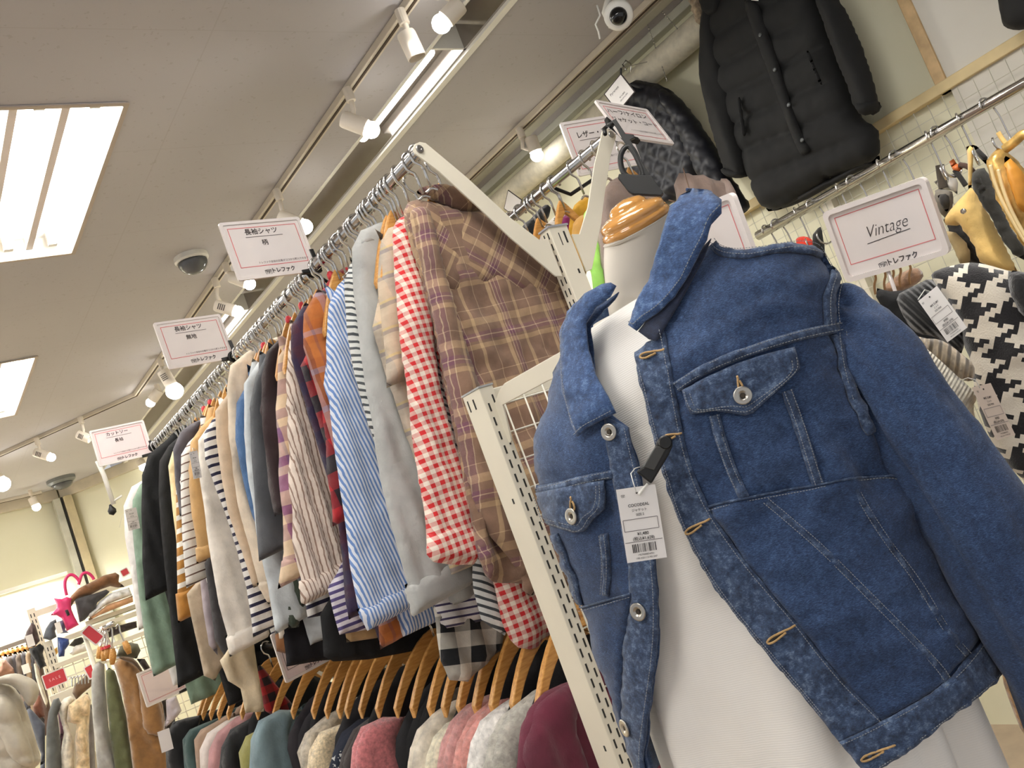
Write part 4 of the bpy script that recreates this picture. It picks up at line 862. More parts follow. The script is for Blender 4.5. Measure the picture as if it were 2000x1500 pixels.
# ================================================================== LOWER RAIL
def sweater(name, label, cat, y, left, mat, seed, zb=-.98, neck=None, amp=.007, T=.024, hwx=None, xs=.115, sleeve=True, fz=None):
    f = FY(y); L = f.uv(left); t = thing(name, label, cat, (X1, y, CZ-.9), GL); xc = X1; z0 = L[0, 1]
    nk = neck or .075
    P = [(xc, z0-.02), (xc-nk*.8, z0-.005), (xc-nk-.02, z0)]+[tuple(q) for q in L]+[(L[-1, 0]+.01, zb)]
    m = [(min(2*xc-a, xc+.215), b) for a, b in P[1:]][::-1]
    pillow('body', np.array(P+m), f, T, mat, t, R=.028, disp=folds(seed, amp*1.3, .09, top=z0-.05, ramp=.25, wr=.35), g=.013, rnd=0)
    if sleeve:
        S = np.vstack([L, [(L[-1, 0]+.0, zb+.1)], [(L[-1, 0]+xs, zb+.1)], (L+np.array((xs, -.01)))[::-1][:-1]])
        pillow('sleeve', S, f, T*.8, mat, t, R=.04, disp=folds(seed+2, amp*1.2, .07, wr=.3), g=.014, h0=.022)
        S2 = S.copy(); S2[:, 0] = np.minimum(2*xc-S2[:, 0], xc+.215); pillow('sleeve', S2[::-1], f, T*.6, mat, t, R=.04, g=.02, h0=.0)
    q = np.array([(xc-nk*1.05, z0-.012), (xc-nk*.7, z0+.014), (xc, z0+.004), (xc+nk*.7, z0+.014), (xc+nk*1.05, z0-.012), (xc+nk*.6, z0-.034), (xc, z0-.046), (xc-nk*.6, z0-.034)])
    pillow('neckband', q, f, T*.62, mat, t, R=.012, g=.008, h0=.016)
    return t
LOW = [('sweater', 'burgundy sweater nearest on the lower rail, against the end panel', 1.41, [(1092, 1338), (1062, 1352), (1034, 1382), (1016, 1425), (1008, 1500)], C(92, 28, 48, name='wool', mottle=20), {}),
 ('sweater', 'grey fluffy sweater between the burgundy and white fluffy sweaters', 1.495, [(1040, 1350), (1012, 1372), (978, 1400), (956, 1440), (945, 1500)], K(160, 156, 146), {}),
 ('sweater', 'white fluffy sweater left of the grey fluffy one', 1.57, [(1000, 1362), (975, 1378), (938, 1408), (920, 1450), (912, 1500)], K(214, 210, 204), {}),
 ('sweater', 'salmon pink fluffy sweater right next to the white fluffy one', 1.635, [(985, 1350), (955, 1370), (915, 1405), (893, 1450), (884, 1500)], K(190, 130, 122), {}),
 ('sweater', 'dusty pink fluffy sweater left of the salmon pink one', 1.70, [(940, 1362), (912, 1376), (878, 1410), (862, 1450), (854, 1500)], K(186, 134, 130), {}),
 ('sweater', 'ivory fluffy sweater left of the pink fluffy pair', 1.765, [(900, 1400), (872, 1412), (845, 1440), (832, 1480), (830, 1500)], K(208, 200, 176), {}),
 ('cardigan', 'cream open-knit lace cardigan with holes', 1.83, [(872, 1375), (845, 1395), (815, 1425), (800, 1465), (796, 1500)], K(206, 196, 178, fuzz=70.0, bs=1.0), {}),
 ('sweater', 'rose pink knit sweater facing out, widest on the lower rail', 2.10, [(790, 1400), (748, 1400), (705, 1420), (688, 1460), (684, 1500)], K(184, 110, 112, fuzz=240.0), dict(amp=.005)),
 ('sweater', 'dark brown sweater behind the rose pink knit', 2.20, [(760, 1390), (722, 1402), (690, 1425), (668, 1470), (662, 1500)], C(46, 38, 36, name='wool'), {}),
 ('sweater', 'navy fair-isle sweater with white flecks', 2.29, [(735, 1395), (700, 1405), (668, 1430), (650, 1470), (642, 1500)], None, {}),
 ('sweater', 'cream flat knit sweater left of the navy fair-isle one', 2.43, [(700, 1412), (662, 1415), (624, 1430), (604, 1465), (600, 1500)], K(214, 196, 162, fuzz=300.0, bs=.3), {}),
 ('sweater', 'oatmeal speckled sweater between cream and blue grey sweaters', 2.53, [(665, 1382), (632, 1400), (596, 1432), (580, 1470), (588, 1500)], K(176, 166, 148), {}),
 ('sweatshirt', 'blue grey sweatshirt facing out on the lower rail', 2.86, [(600, 1388), (545, 1386), (505, 1408), (490, 1445), (487, 1500)], C(118, 138, 144, name='fleece'), dict(amp=.008)),
 ('top', 'olive yellow top showing as a narrow edge left of the blue grey sweatshirt', 3.03, [(560, 1400), (515, 1420), (480, 1438), (466, 1470), (470, 1500)], C(146, 142, 84), {}),
 ('cardigan', 'black cardigan between the olive and mauve pink tops', 3.20, [(540, 1390), (490, 1402), (450, 1425), (432, 1460), (428, 1500)], C(22, 22, 24, var=.2), {}),
 ('sweater', 'mauve pink thin sweater right of the lilac grey one', 3.36, [(500, 1385), (462, 1400), (425, 1430), (408, 1465), (406, 1500)], C(178, 132, 132, name='wool'), {}),
 ('sweater', 'pale lilac grey sweater on the lower rail', 3.48, [(470, 1395), (440, 1408), (405, 1432), (390, 1465), (391, 1500)], C(202, 190, 182, name='wool'), {}),
 ('sweater', 'taupe brown thin sweater beside the pale lilac grey one', 3.59, [(450, 1392), (420, 1410), (392, 1425), (379, 1445), (384, 1500)], C(150, 124, 104, name='wool'), {}),
 ('sweater', 'dark teal sweater near the far end of the lower rail', 3.70, [(430, 1400), (400, 1412), (370, 1425), (356, 1445), (360, 1500)], C(62, 84, 82, name='wool'), {}),
 ('top', 'black top last on the lower rail at the far left', 3.76, [(400, 1395), (365, 1402), (338, 1410), (322, 1440), (325, 1500)], C(20, 20, 22, var=.2), {})]
tt = NT('fair_isle'); u_, v_ = tt.uv()
fi = tt.math('MULTIPLY', tt.math('GREATER_THAN', tt.noise(120, 1), .60), tt.math('GREATER_THAN', tt.math('SINE', tt.math('MULTIPLY', v_, 80.0)), .2))
FAIR = tt.out(tt.mix(fi, lin((26, 32, 48)), lin((190, 190, 186))), .95, bump=tt.noise(200, 2), bs=.5)
for i, (nm, lb, y, left, mt, kw) in enumerate(LOW):
    sweater(nm, lb, nm, y, left, mt or FAIR, 40+i*2, **kw)
    hang('wooden_hanger', X1, y+.010, ZL, 'wooden hanger carrying the '+' '.join(lb.split()[:11]), 'hangers on the lower rail', neck=REDTOP if i % 3 == 1 else None)
for k, y in enumerate((1.93, 2.00, 2.36, 2.70)):
    hang('wooden_hanger', X1, y, ZL, 'bare wooden hanger with curved arms crowded on the lower rail', 'bare hangers on the lower rail', rz=.05*(-1)**k)
for k, y in enumerate((1.45, 1.53, 1.60, 1.735, 1.88, 2.155, 2.55, 3.12)):
    f = FY(y+.014); t = thing('dark_sweater', ['black polo knit behind the burgundy sweater', 'black knit behind the grey fluffy sweater', 'black knit behind the white fluffy sweater', 'black cardigan behind the dusty pink fluffy sweater', 'black wool top behind the cream lace cardigan', 'black jersey behind the rose pink knit', 'black top behind the oatmeal speckled sweater', 'black top behind the blue grey sweatshirt'][k], 'sweater', (X1, y, .4), GL)
    P = np.array([(X1-.04, -.300), (X1-.10, -.335), (X1-.155, -.385), (X1-.18, -.45), (X1-.17, -.95), (X1+.17, -.95), (X1+.18, -.45), (X1+.155, -.385), (X1+.10, -.335), (X1+.04, -.300)])
    pillow('body', P, f, .014, C(14, 13, 15, var=.2, sheen=0), t, R=.025, disp=folds(80+k, .005, .08), g=.02, rnd=0)
for k, y in enumerate((1.96, 2.012, 2.38, 2.66, 2.74)):
    f = FY(y); t = thing('dark_sweater', ['black knit top behind the grey knit on the lower rail', 'black top hung low behind the rose pink knit', 'black thin top behind the cream flat knit', 'black polo top right of the blue grey sweatshirt', 'charcoal top right of the blue grey sweatshirt'][k], 'top', (X1, y, .4), GL)
    P = np.array([(X1-.05, -.335), (X1-.16, -.40), (X1-.19, -.47), (X1-.18, -.95), (X1+.19, -.95), (X1+.19, -.47), (X1+.16, -.40), (X1+.05, -.335)])
    pillow('body', P, f, .02, C(14+4*k, 14+3*k, 16+4*k, var=.2, sheen=0), t, R=.04, disp=folds(60+k, .006, .09), g=.02)
f = FY(1.90); t = thing('chunky_sweater', 'grey chunky knit sleeve hanging above the cream lace cardigan', 'knitwear', (X1, 1.90, CZ-.4), GL)
pillow('body', f.uv([(880, 1338), (905, 1330), (902, 1370), (885, 1410), (868, 1424), (846, 1420), (850, 1390), (862, 1360)]), f, .03, K(118, 112, 104, fuzz=110.0, bs=1.0), t, R=.03, g=.009, disp=lambda u, v, d: .004*np.sin(u*300+v*120))
f = FY(2.66); t = thing('shirt', 'red and black flannel glimpsed beside the lower sign', 'shirt', (X1, 2.9, CZ-.4), GL)
f = FY(2.9); pillow('body', f.uv([(500, 1290), (520, 1310), (545, 1345), (580, 1385), (560, 1398), (520, 1395), (512, 1370)]), f, .012, M['redblk'], t, R=.02, g=.01)

# ================================================================== MANNEQUIN IN A DENIM JACKET
MA = np.array([.817, .783]); fx = np.array([-.905, -.417]); fx /= np.linalg.norm(fx); wx = np.array([-fx[1], fx[0]])
if wx@np.array([.67, -.74]) < 0: wx = -wx
ZT = np.array([-.95, -.45, -.35, -.20, -.12, -.04, .06, .095, .13, .17, .20, .24, .30])
AT = np.array([.25, .214, .212, .206, .205, .206, .205, .186, .152, .115, .084, .066, .06])
BT = np.array([.19, .150, .145, .132, .128, .130, .118, .104, .086, .068, .058, .052, .05])
PW = 2.3
class Body:                                  # a soft torso: super-ellipse rings on a tilted shoulder line
    def __init__(s, da=0.0, db=0.0, shear=.2): s.da, s.db, s.shear = da, db, shear
    def f(s, P):
        q = P[..., :2]-MA; a = q@wx; b = q@fx; z = P[..., 2]-CZ-s.shear*a*np.clip((P[..., 2]-CZ+.3)/.3, 0, 1)
        A = np.interp(z, ZT, AT)+s.da+np.where(a > 0, np.interp(z, [0, .07, .12, .17, .22], [0, .012, .034, .030, 0]), 0); B = np.interp(z, ZT, BT)+s.db
        return (np.abs(a/A)**PW+np.abs(b/B)**PW)**(1/PW)
    def grad(s, P):
        e = 2e-3; g = np.stack([s.f(P+np.eye(3)[k]*e)-s.f(P-np.eye(3)[k]*e) for k in range(3)], -1)
        return g/(np.linalg.norm(g, axis=-1, keepdims=True)+1e-9)
    def hit(s, px):
        px = np.asarray(px, float).reshape(-1, 2); d = rays(px); ts = np.arange(.60, 1.34, .004)
        F = np.stack([s.f(CAMP+d*t) for t in ts], 1); ins = F < 1; first = np.argmax(ins, 1); ok = ins.any(1) & (first > 0)
        i = np.where(ok, first, 1); n = np.arange(len(px)); f0, f1 = F[n, i-1], F[n, i]; t = ts[i-1]+(ts[i]-ts[i-1])*np.clip((f0-1)/(f0-f1+1e-9), 0, 1)
        m = F.argmin(1); t = np.where(ok, t, ts[m]); P = CAMP+d*t[:, None]
        for _ in range(3):
            bad = ~ok
            if bad.any():
                q = P[bad]; fv = s.f(q); c = q[:, :2]-MA; P[bad, :2] = MA+c/np.maximum(fv, 1)[:, None]
        N = s.grad(P); fl = np.einsum('ij,ij->i', N, d) > .1; N[fl] *= .3
        return P, N
JS = Body()
def sheet(name, poly, off, th, mat, parent, g=11, disp=None, surf=JS, rnd=0):
    if rnd: poly = smooth_poly(poly, rnd)
    V, F, B = fill(np.asarray(poly, float), g); P, N = surf.hit(V); d = bdist(V, B)
    ed = np.sqrt(np.clip(d/(g*.9), 0, 1)); dz = disp(V[:, 0], V[:, 1]) if disp is not None else 0
    o_ = np.broadcast_to(np.asarray(off, float), (len(V),)) if not callable(off) else off(V[:, 0], V[:, 1])
    fr_ = P+N*(o_+th*(.55+.45*ed)+dz)[:, None]; bk = P+N*(o_+(dz if disp is not None else 0))[:, None]; n = len(V)
    a = F[0]; c = np.cross(fr_[a[1]]-fr_[a[0]], fr_[a[2]]-fr_[a[0]]); ok = c@N[a[0]] > 0
    F = F if ok else [t[::-1] for t in F]; FF = list(F)+[tuple(n+i for i in t[::-1]) for t in F]
    FF += [(j, i, n+i, n+j) for i, j in outline_faces(F)]
    return mesh(name, np.vstack([fr_, bk]), FF, mat, parent, uv=np.vstack([V, V])/1000.0)
def offset_band(line, w):
    L = resample(line, 6, False); T = np.gradient(L, axis=0); T /= np.linalg.norm(T, axis=1)[:, None]; n = np.stack([-T[:, 1], T[:, 0]], 1)*w/2
    return np.vstack([L+n, (L-n)[::-1]])
def band(name, line, w, off, th, mat, parent, disp=None): return sheet(name, offset_band(smooth_poly(line, 2, False), w), off, th, mat, parent, g=6, disp=disp)
STI = MB()
def stitch(line, off, side=0.0, dash=3.6, gap=2.0, r=.00042, surf=JS, mb=None):
    L = resample(smooth_poly(line, 2, False), 2, False); T = np.gradient(L, axis=0); T /= np.linalg.norm(T, axis=1)[:, None]+1e-9
    L = L+np.stack([-T[:, 1], T[:, 0]], 1)*side; s = np.concatenate([[0], np.cumsum(np.linalg.norm(np.diff(L, axis=0), axis=1))]); q = 0.0
    A, Bp = [], []
    while q+dash < s[-1]:
        A.append([np.interp(q, s, L[:, k]) for k in (0, 1)]); Bp.append([np.interp(q+dash, s, L[:, k]) for k in (0, 1)]); q += dash+gap
    if not A: return
    P, N = surf.hit(A); Q, N2 = surf.hit(Bp)
    for a, b, n1, n2 in zip(P, Q, N, N2): (mb or STI).tube([a+n1*off, b+n2*off], r, 5)

DEN = denim('denim', (18, 29, 50), (40, 63, 100), (94, 124, 166), .22)
DENS = denim('worn_denim_seam', (24, 32, 50), (56, 75, 106), (136, 156, 182), .9, 1.0)
DEND = denim('dark_denim_inside', (14, 20, 36), (26, 36, 60), (50, 64, 96), .5)
DENC = denim('collar_denim', (22, 37, 64), (52, 80, 124), (130, 156, 192), .6, .9)
def wr(u, v):                                # wrinkles of the cloth, in pixels of the traced outlines
    return (.0030*vnoise(u/62, v/50, 3)+.0022*vnoise(u/27+3, v/24, 5)+.0010*vnoise(u/11, v/11, 9)
            +.005*np.exp(-((v-965+.12*(u-1500))/50)**2)*np.sin((u+.4*v)/26.0)
            +.006*np.exp(-((u-1680)/60)**2-((v-900)/110)**2)*np.sin((u-.7*v)/17.0))
def wrp(u, v): return .0022*vnoise(u/14, v/14, 4)+.0016*vnoise(u/7, v/7, 8)

mq = thing('mannequin', 'headless white torso mannequin with varnished wooden neck cap', 'mannequin', (MA[0], MA[1], 0))
SKIN = solid((214, 206, 192), .45, name='mannequin_skin', var=.01)
ax = np.array([fx[0]*.34, fx[1]*.34, 1.0]); ax /= np.linalg.norm(ax); C0 = np.array([MA[0], MA[1], CZ])
ctop = C0+np.array([fx[0]*.012+wx[0]*.036, fx[1]*.012+wx[1]*.036, .250])
path = [C0+np.array((0, 0, .05)), C0+np.array((0, 0, .13)), C0+np.array((fx[0]*.004+wx[0]*.006, fx[1]*.004+wx[1]*.006, .17)), C0+np.array((fx[0]*.008+wx[0]*.020, fx[1]*.008+wx[1]*.020, .212)), ctop-ax*.012, ctop]
MB().tube(smooth_poly(path, 2, False), np.interp(np.linspace(0, 1, len(smooth_poly(path, 2, False))), [0, .3, .5, .75, 1], [.05, .046, .0435, .0445, .0475]), 40).build('neck', SKIN, mq, smooth=True)
prof = [(.050, 0), (.0545, .002), (.057, .008), (.055, .014), (.0515, .0165), (.053, .020), (.052, .027), (.046, .032), (.036, .036), (.031, .037), (.030, .042), (.024, .049), (.012, .053), (.001, .0545)]
capw = NT('varnished_wood'); mp = capw.n('ShaderNodeMapping', ins={0: capw.obj()}); mp.inputs['Scale'].default_value = (8, 8, 60)
CAPM = capw.out(capw.ramp(capw.noise(4, 4, mp.outputs[0]), [(.3, (196, 138, 68)), (.7, (208, 152, 84))], 'LINEAR'), .12); CAPM.node_tree.nodes['Principled BSDF'].inputs['Coat Weight'].default_value = .6
MB().lathe(ctop-ax*.001, ax, [(r_*.80, h_*.72) for r_, h_ in prof], 48).build('neck_cap', CAPM, mq, smooth=True)
V = []; F = []; nz, nt = 12, 40
for i, z in enumerate(np.linspace(-.78, .165, nz)):
    for k in range(nt):
        a = 2*math.pi*k/nt; A = np.interp(z, ZT, AT)-.05; B = np.interp(z, ZT, BT)-.045
        V.append((MA[0]+wx[0]*A*math.cos(a)+fx[0]*B*math.sin(a), MA[1]+wx[1]*A*math.cos(a)+fx[1]*B*math.sin(a), CZ+z))
F = [(i*nt+k, i*nt+(k+1) % nt, (i+1)*nt+(k+1) % nt, (i+1)*nt+k) for i in range(nz-1) for k in range(nt)]+[tuple(range(nt))[::-1], tuple((nz-1)*nt+k for k in range(nt))]
mesh('torso', V, F, SKIN, mq)
MB().tube([(MA[0], MA[1], .02), (MA[0], MA[1], CZ-.76)], .014, 16).build('pole', STEEL, mq, smooth=True)
MB().lathe((MA[0], MA[1], 0), (0, 0, 1), [(.15, 0), (.15, .008), (.13, .016), (.02, .022)], 32).build('base', STEEL, mq)

# white dress under the jacket
dr = thing('white_dress', 'white jersey dress worn by the mannequin under the denim jacket', 'dress', (MA[0], MA[1], CZ-.9))
DM = NT('white_jersey'); u_, v_ = DM.uv()
DM = DM.out(DM.ramp(DM.noise(6, 3), [(.3, (236, 231, 222)), (.7, (246, 243, 237))], 'LINEAR'), .75, bump=DM.math('SINE', DM.math('MULTIPLY', v_, 2600.0)), bs=.12, bd=.001, sheen=.2)
V = []; U = []; nz, nt = 70, 120
def dress_ring(z, a):
    A = np.interp(z, ZT, AT)-.022; B = np.interp(z, ZT, BT)-.016
    ca, sa = math.cos(a), math.sin(a); e = 2/PW; s = A*math.copysign(abs(ca)**e, ca); b = B*math.copysign(abs(sa)**e, sa)
    fd = min(1, max(0, (-.02-z)/.35)); w = 1-fd*(.11*(.5-.5*math.sin(9*a+1.2+1.5*z))**1.6+.07*(.5-.5*math.sin(15*a+.4+3*z))**2)
    return s*w, b*w
for i, z in enumerate(np.linspace(-.92, .176, nz)):
    for k in range(nt):
        a = 2*math.pi*k/nt; s, b = dress_ring(z, a); zz = z+.12*s*min(1, max(0, (z+.3)/.3))
        if i == nz-1: zz -= .018*max(0, math.sin(a))
        V.append((MA[0]+wx[0]*s+fx[0]*b, MA[1]+wx[1]*s+fx[1]*b, CZ+zz)); U.append((a*.18, z))
F = [(i*nt+k, i*nt+(k+1) % nt, (i+1)*nt+(k+1) % nt, (i+1)*nt+k) for i in range(nz-1) for k in range(nt)]
o = mesh('body', V, F, DM, dr, uv=U); m = o.modifiers.new('thickness', 'SOLIDIFY'); m.thickness = .002; m.offset = -1
top = np.array(V[-nt:]); top = np.vstack([top, top[:1]])
MB().tube(top+np.array((0, 0, -.003)), .0055, 8, cap=False).build('neckband', DM, dr, smooth=True)

# ---- the jacket
jk = thing('denim_jacket', 'short blue denim jacket worn open on the white mannequin in front', 'jacket', (MA[0], MA[1], CZ-.4))
RF = [(1392, 476), (1412, 488), (1450, 494), (1500, 489), (1560, 488), (1600, 498), (1648, 512), (1636, 560), (1628, 600), (1626, 640), (1634, 700), (1652, 770), (1680, 830), (1720, 880), (1765, 930), (1810, 985), (1870, 1085), (1935, 1185), (1975, 1268), (1955, 1300), (1925, 1338), (1880, 1375), (1830, 1412), (1790, 1445), (1750, 1475), (1695, 1508), (1640, 1448), (1600, 1395), (1560, 1345), (1510, 1285), (1460, 1225), (1402, 1150), (1360, 1080), (1326, 1010), (1301, 930), (1281, 850), (1262, 780), (1248, 722), (1245, 692), (1275, 668), (1262, 645), (1300, 580), (1350, 510)]
sheet('front_panel', RF, .002, .003, DEN, jk, g=11, disp=wr)
LF = [(1212, 572), (1165, 600), (1130, 640), (1096, 690), (1071, 750), (1056, 800), (1049, 860), (1046, 920), (1049, 970), (1059, 1010), (1076, 1060), (1106, 1120), (1141, 1200), (1181, 1310), (1216, 1400), (1247, 1500), (1268, 1560), (1280, 1540), (1264, 1480), (1275, 1380), (1288, 1280), (1291, 1200), (1287, 1120), (1275, 1040), (1262, 960), (1245, 890), (1232, 835), (1200, 812), (1172, 770), (1160, 700), (1160, 640), (1180, 605), (1203, 586)]
sheet('front_panel', LF, .002, .003, DEN, jk, g=11, disp=wr)
# panel below the waist seam, right
WS = [(1387, 987), (1430, 975), (1468, 968), (1545, 955), (1590, 947), (1650, 936), (1740, 928), (1800, 975)]
sheet('waist_panel', WS+[(1870, 1085), (1935, 1185), (1970, 1260), (1916, 1224), (1874, 1290), (1807, 1353), (1720, 1404), (1650, 1332), (1555, 1209), (1475, 1115), (1400, 1010)], .0040, .0060, DEN, jk, g=12, disp=wr)
stitch(WS, .0112, 6); band('seam_edge', WS, 4, .0080, .0030, DENS, jk, disp=wr)
WL = [(1128, 1187), (1175, 1174), (1243, 1154)]
sheet('waist_panel', WL+[(1226, 1255), (1224, 1395), (1240, 1500), (1260, 1550), (1216, 1405), (1181, 1312), (1144, 1205)], .0040, .0060, DEN, jk, g=12, disp=wr); stitch(WL, .0112, 6); band('seam_edge', WL, 4, .0080, .0030, DENS, jk, disp=wr)
# plackets
PR = [(1245, 692), (1275, 668), (1300, 640), (1312, 700), (1321, 759), (1331, 812), (1342, 867), (1360, 930), (1387, 990), (1430, 1055), (1475, 1115), (1515, 1162), (1555, 1209), (1600, 1270), (1650, 1332), (1722, 1404), (1640, 1446), (1600, 1395), (1560, 1345), (1510, 1285), (1460, 1225), (1402, 1150), (1360, 1080), (1326, 1010), (1301, 930), (1281, 850), (1262, 780), (1248, 722)]
sheet('placket', PR, .0055, .0032, DENS, jk, g=9, disp=lambda u, v: wr(u, v)*.6+wrp(u, v))
PL_ = [(1186, 812), (1232, 835), (1245, 890), (1262, 960), (1275, 1040), (1287, 1120), (1291, 1200), (1288, 1280), (1275, 1380), (1264, 1480), (1280, 1540), (1268, 1560), (1241, 1500), (1224, 1395), (1226, 1255), (1240, 1164), (1228, 1080), (1206, 960), (1197, 905)]
sheet('placket', PL_, .0055, .0032, DENS, jk, g=9, disp=lambda u, v: wr(u, v)*.5+wrp(u, v)*.6)
# hem band
HB = [(1639, 1444), (1680, 1425), (1720, 1404), (1765, 1380), (1807, 1353), (1845, 1322), (1874, 1290), (1900, 1255), (1918, 1218), (1950, 1240), (1976, 1268), (1957, 1300), (1926, 1338), (1880, 1376), (1830, 1413), (1790, 1446), (1750, 1476), (1694, 1512)]
sheet('hem_band', HB, .0075, .0036, DENS, jk, g=9, disp=lambda u, v: wr(u, v)*.5+wrp(u, v))
# yoke, armhole and dart seams
TAPES = [([(1325, 757), (1360, 733), (1410, 708), (1480, 681), (1550, 659), (1600, 647), (1632, 641)], 20), ([(1634, 520), (1616, 560), (1611, 600), (1616, 640)], 22), ([(1629, 655), (1638, 715), (1658, 790), (1690, 850)], 19),
         ([(1394, 482), (1408, 498), (1450, 506), (1500, 497), (1560, 489), (1605, 503), (1642, 516)], 15),
         ([(1398, 812), (1412, 868), (1432, 925), (1456, 970)], 20), ([(1534, 766), (1556, 825), (1576, 890), (1594, 946)], 20),
         ([(1496, 975), (1545, 1018), (1605, 1072), (1660, 1130), (1708, 1180), (1765, 1240), (1820, 1300), (1838, 1328)], 19), ([(1660, 955), (1690, 1010), (1727, 1068), (1765, 1118), (1795, 1165), (1830, 1230), (1876, 1284)], 17),
         ([(1047, 957), (1100, 948), (1137, 938), (1175, 930), (1203, 925)], 17), ([(1100, 1038), (1110, 1080), (1125, 1120), (1140, 1180)], 15), ([(1185, 1040), (1192, 1090), (1190, 1160)], 14)]
for ln, w in TAPES:
    band('seam', ln, w, .0052, .0052, DENS, jk, disp=lambda u, v: wr(u, v)+wrp(u, v)*.35)
    for s_ in (-w*.32, w*.32): stitch(ln, .0110, s_)
# pocket flaps
FR_ = [(1338, 763), (1390, 735), (1440, 712), (1500, 692), (1544, 681), (1550, 702), (1555, 724), (1535, 748), (1500, 780), (1471, 808), (1456, 813), (1430, 808), (1400, 804), (1356, 810), (1345, 790)]
sheet('pocket_flap', FR_, .009, .004, DENS, jk, g=8, disp=lambda u, v: wr(u, v)*.5+wrp(u, v)*.8)
FL_ = [(1061, 958), (1100, 951), (1150, 942), (1188, 936), (1191, 965), (1188, 992), (1166, 1012), (1153, 1032), (1133, 1034), (1100, 1022), (1061, 1006)]
sheet('pocket_flap', FL_, .009, .004, DENS, jk, g=8, disp=lambda u, v: wr(u, v)*.5+wrp(u, v)*.8)
def inset(poly, d):
    P = np.array(poly, float); c = P.mean(0); return [tuple(p+(c-p)/np.linalg.norm(c-p)*d) for p in P]
for p_, dd in ((FR_[5:]+FR_[:1], (5, 15)), (FL_[3:]+FL_[:1], (4, 13))):
    for d_ in dd: stitch(np.array(inset(p_, d_)), .0155)
for ln, sd in ((PR[2:16], 5), (PR[17:], 5), (PR[17:], 9), (PL_[1:12], 4), (HB[:9], 6), (HB[10:], 6)): stitch(ln, .0115, sd)
# collar: fall, stand and the far side
COLR = [(1333, 440), (1345, 431), (1380, 440), (1410, 455), (1414, 468), (1398, 480), (1392, 500), (1374, 524), (1350, 560), (1330, 590), (1300, 620), (1271, 638), (1256, 655), (1242, 645), (1250, 618), (1268, 580), (1290, 540), (1310, 492), (1325, 455)]
def coloff(u, v): return .014+.030*np.clip((560-v)/120, 0, 1)
sheet('collar_stand', [(1392, 478), (1380, 512), (1345, 580), (1315, 632), (1292, 670), (1276, 669), (1256, 654), (1290, 610), (1340, 548), (1370, 500)], .009, .003, DEND, jk, g=8)
sheet('collar_fall', COLR, coloff, .005, DENC, jk, g=9, disp=lambda u, v: wr(u, v)*.5+wrp(u, v)*.5)
stitch(COLR[5:13], .0215, -7, mb=None) if False else None
COLL = [(1216, 565), (1208, 560), (1190, 562), (1160, 580), (1132, 615), (1117, 660), (1116, 720), (1122, 780), (1135, 830), (1147, 850), (1162, 834), (1190, 820), (1216, 806), (1205, 780), (1181, 740), (1166, 690), (1164, 640), (1180, 607), (1205, 588)]
sheet('collar_fall', COLL, .015, .005, DENC, jk, g=9, disp=lambda u, v: wr(u, v)*.5+wrp(u, v)*.5)
STC = MB()
stitch(COLL[3:11], .0215, -6, mb=STC); stitch(COLL[9:13], .0215, -6, mb=STC)
P, N = JS.hit(np.array(COLR, float)); L = resample(smooth_poly(COLR[4:14], 2, False), 2, False); T_ = np.gradient(L, axis=0); T_ /= np.linalg.norm(T_, axis=1)[:, None]
L = L+np.stack([-T_[:, 1], T_[:, 0]], 1)*6; P, N = JS.hit(L); O = P+N*(coloff(L[:, 0], L[:, 1])+.0062)[:, None]
for i in range(0, len(O)-2, 3): STC.tube(O[i:i+3], .00055, 5)
STC.build('stitching', THREAD, jk, smooth=True)
# collar band round the back of the neck, and the jacket's back
a = np.linspace(-.15, math.pi+.15, 24); V = []
for q in a:
    for r_, z in ((.070, .165), (.066, .215), (.069, .232), (.082, .220), (.090, .185)):
        s = r_*math.cos(q); b = -r_*.95*math.sin(q); V.append((MA[0]+wx[0]*s+fx[0]*b, MA[1]+wx[1]*s+fx[1]*b, CZ+z+.2*s-.02*(1-math.sin(q))))
F = [(i*5+k, i*5+k+1, (i+1)*5+k+1, (i+1)*5+k) for i in range(23) for k in range(4)]
o = mesh('collar_back', V, F, DENC, jk); m = o.modifiers.new('thickness', 'SOLIDIFY'); m.thickness = .004
V = []; nb, nk = 30, 40; U = []
for i, z in enumerate(np.linspace(-.385, .19, nb)):
    A = np.interp(z, ZT, AT)-.004; B = np.interp(z, ZT, BT)+.002
    for k in range(nk):
        q = .35+(math.pi-.23)*k/(nk-1); ca, sa = math.cos(q), math.sin(q); e = 2/PW
        s = A*math.copysign(abs(ca)**e, ca); b = -B*math.copysign(abs(sa)**e, sa); zz = z+.2*s*min(1, max(0, (z+.3)/.3))
        V.append((MA[0]+wx[0]*s+fx[0]*b, MA[1]+wx[1]*s+fx[1]*b, CZ+zz)); U.append((s, z))
F = [(i*nk+k, i*nk+k+1, (i+1)*nk+k+1, (i+1)*nk+k) for i in range(nb-1) for k in range(nk-1)]
o = mesh('back_panel', V, F, DEN, jk, uv=U); m = o.modifiers.new('thickness', 'SOLIDIFY'); m.thickness = .004; m.offset = -1
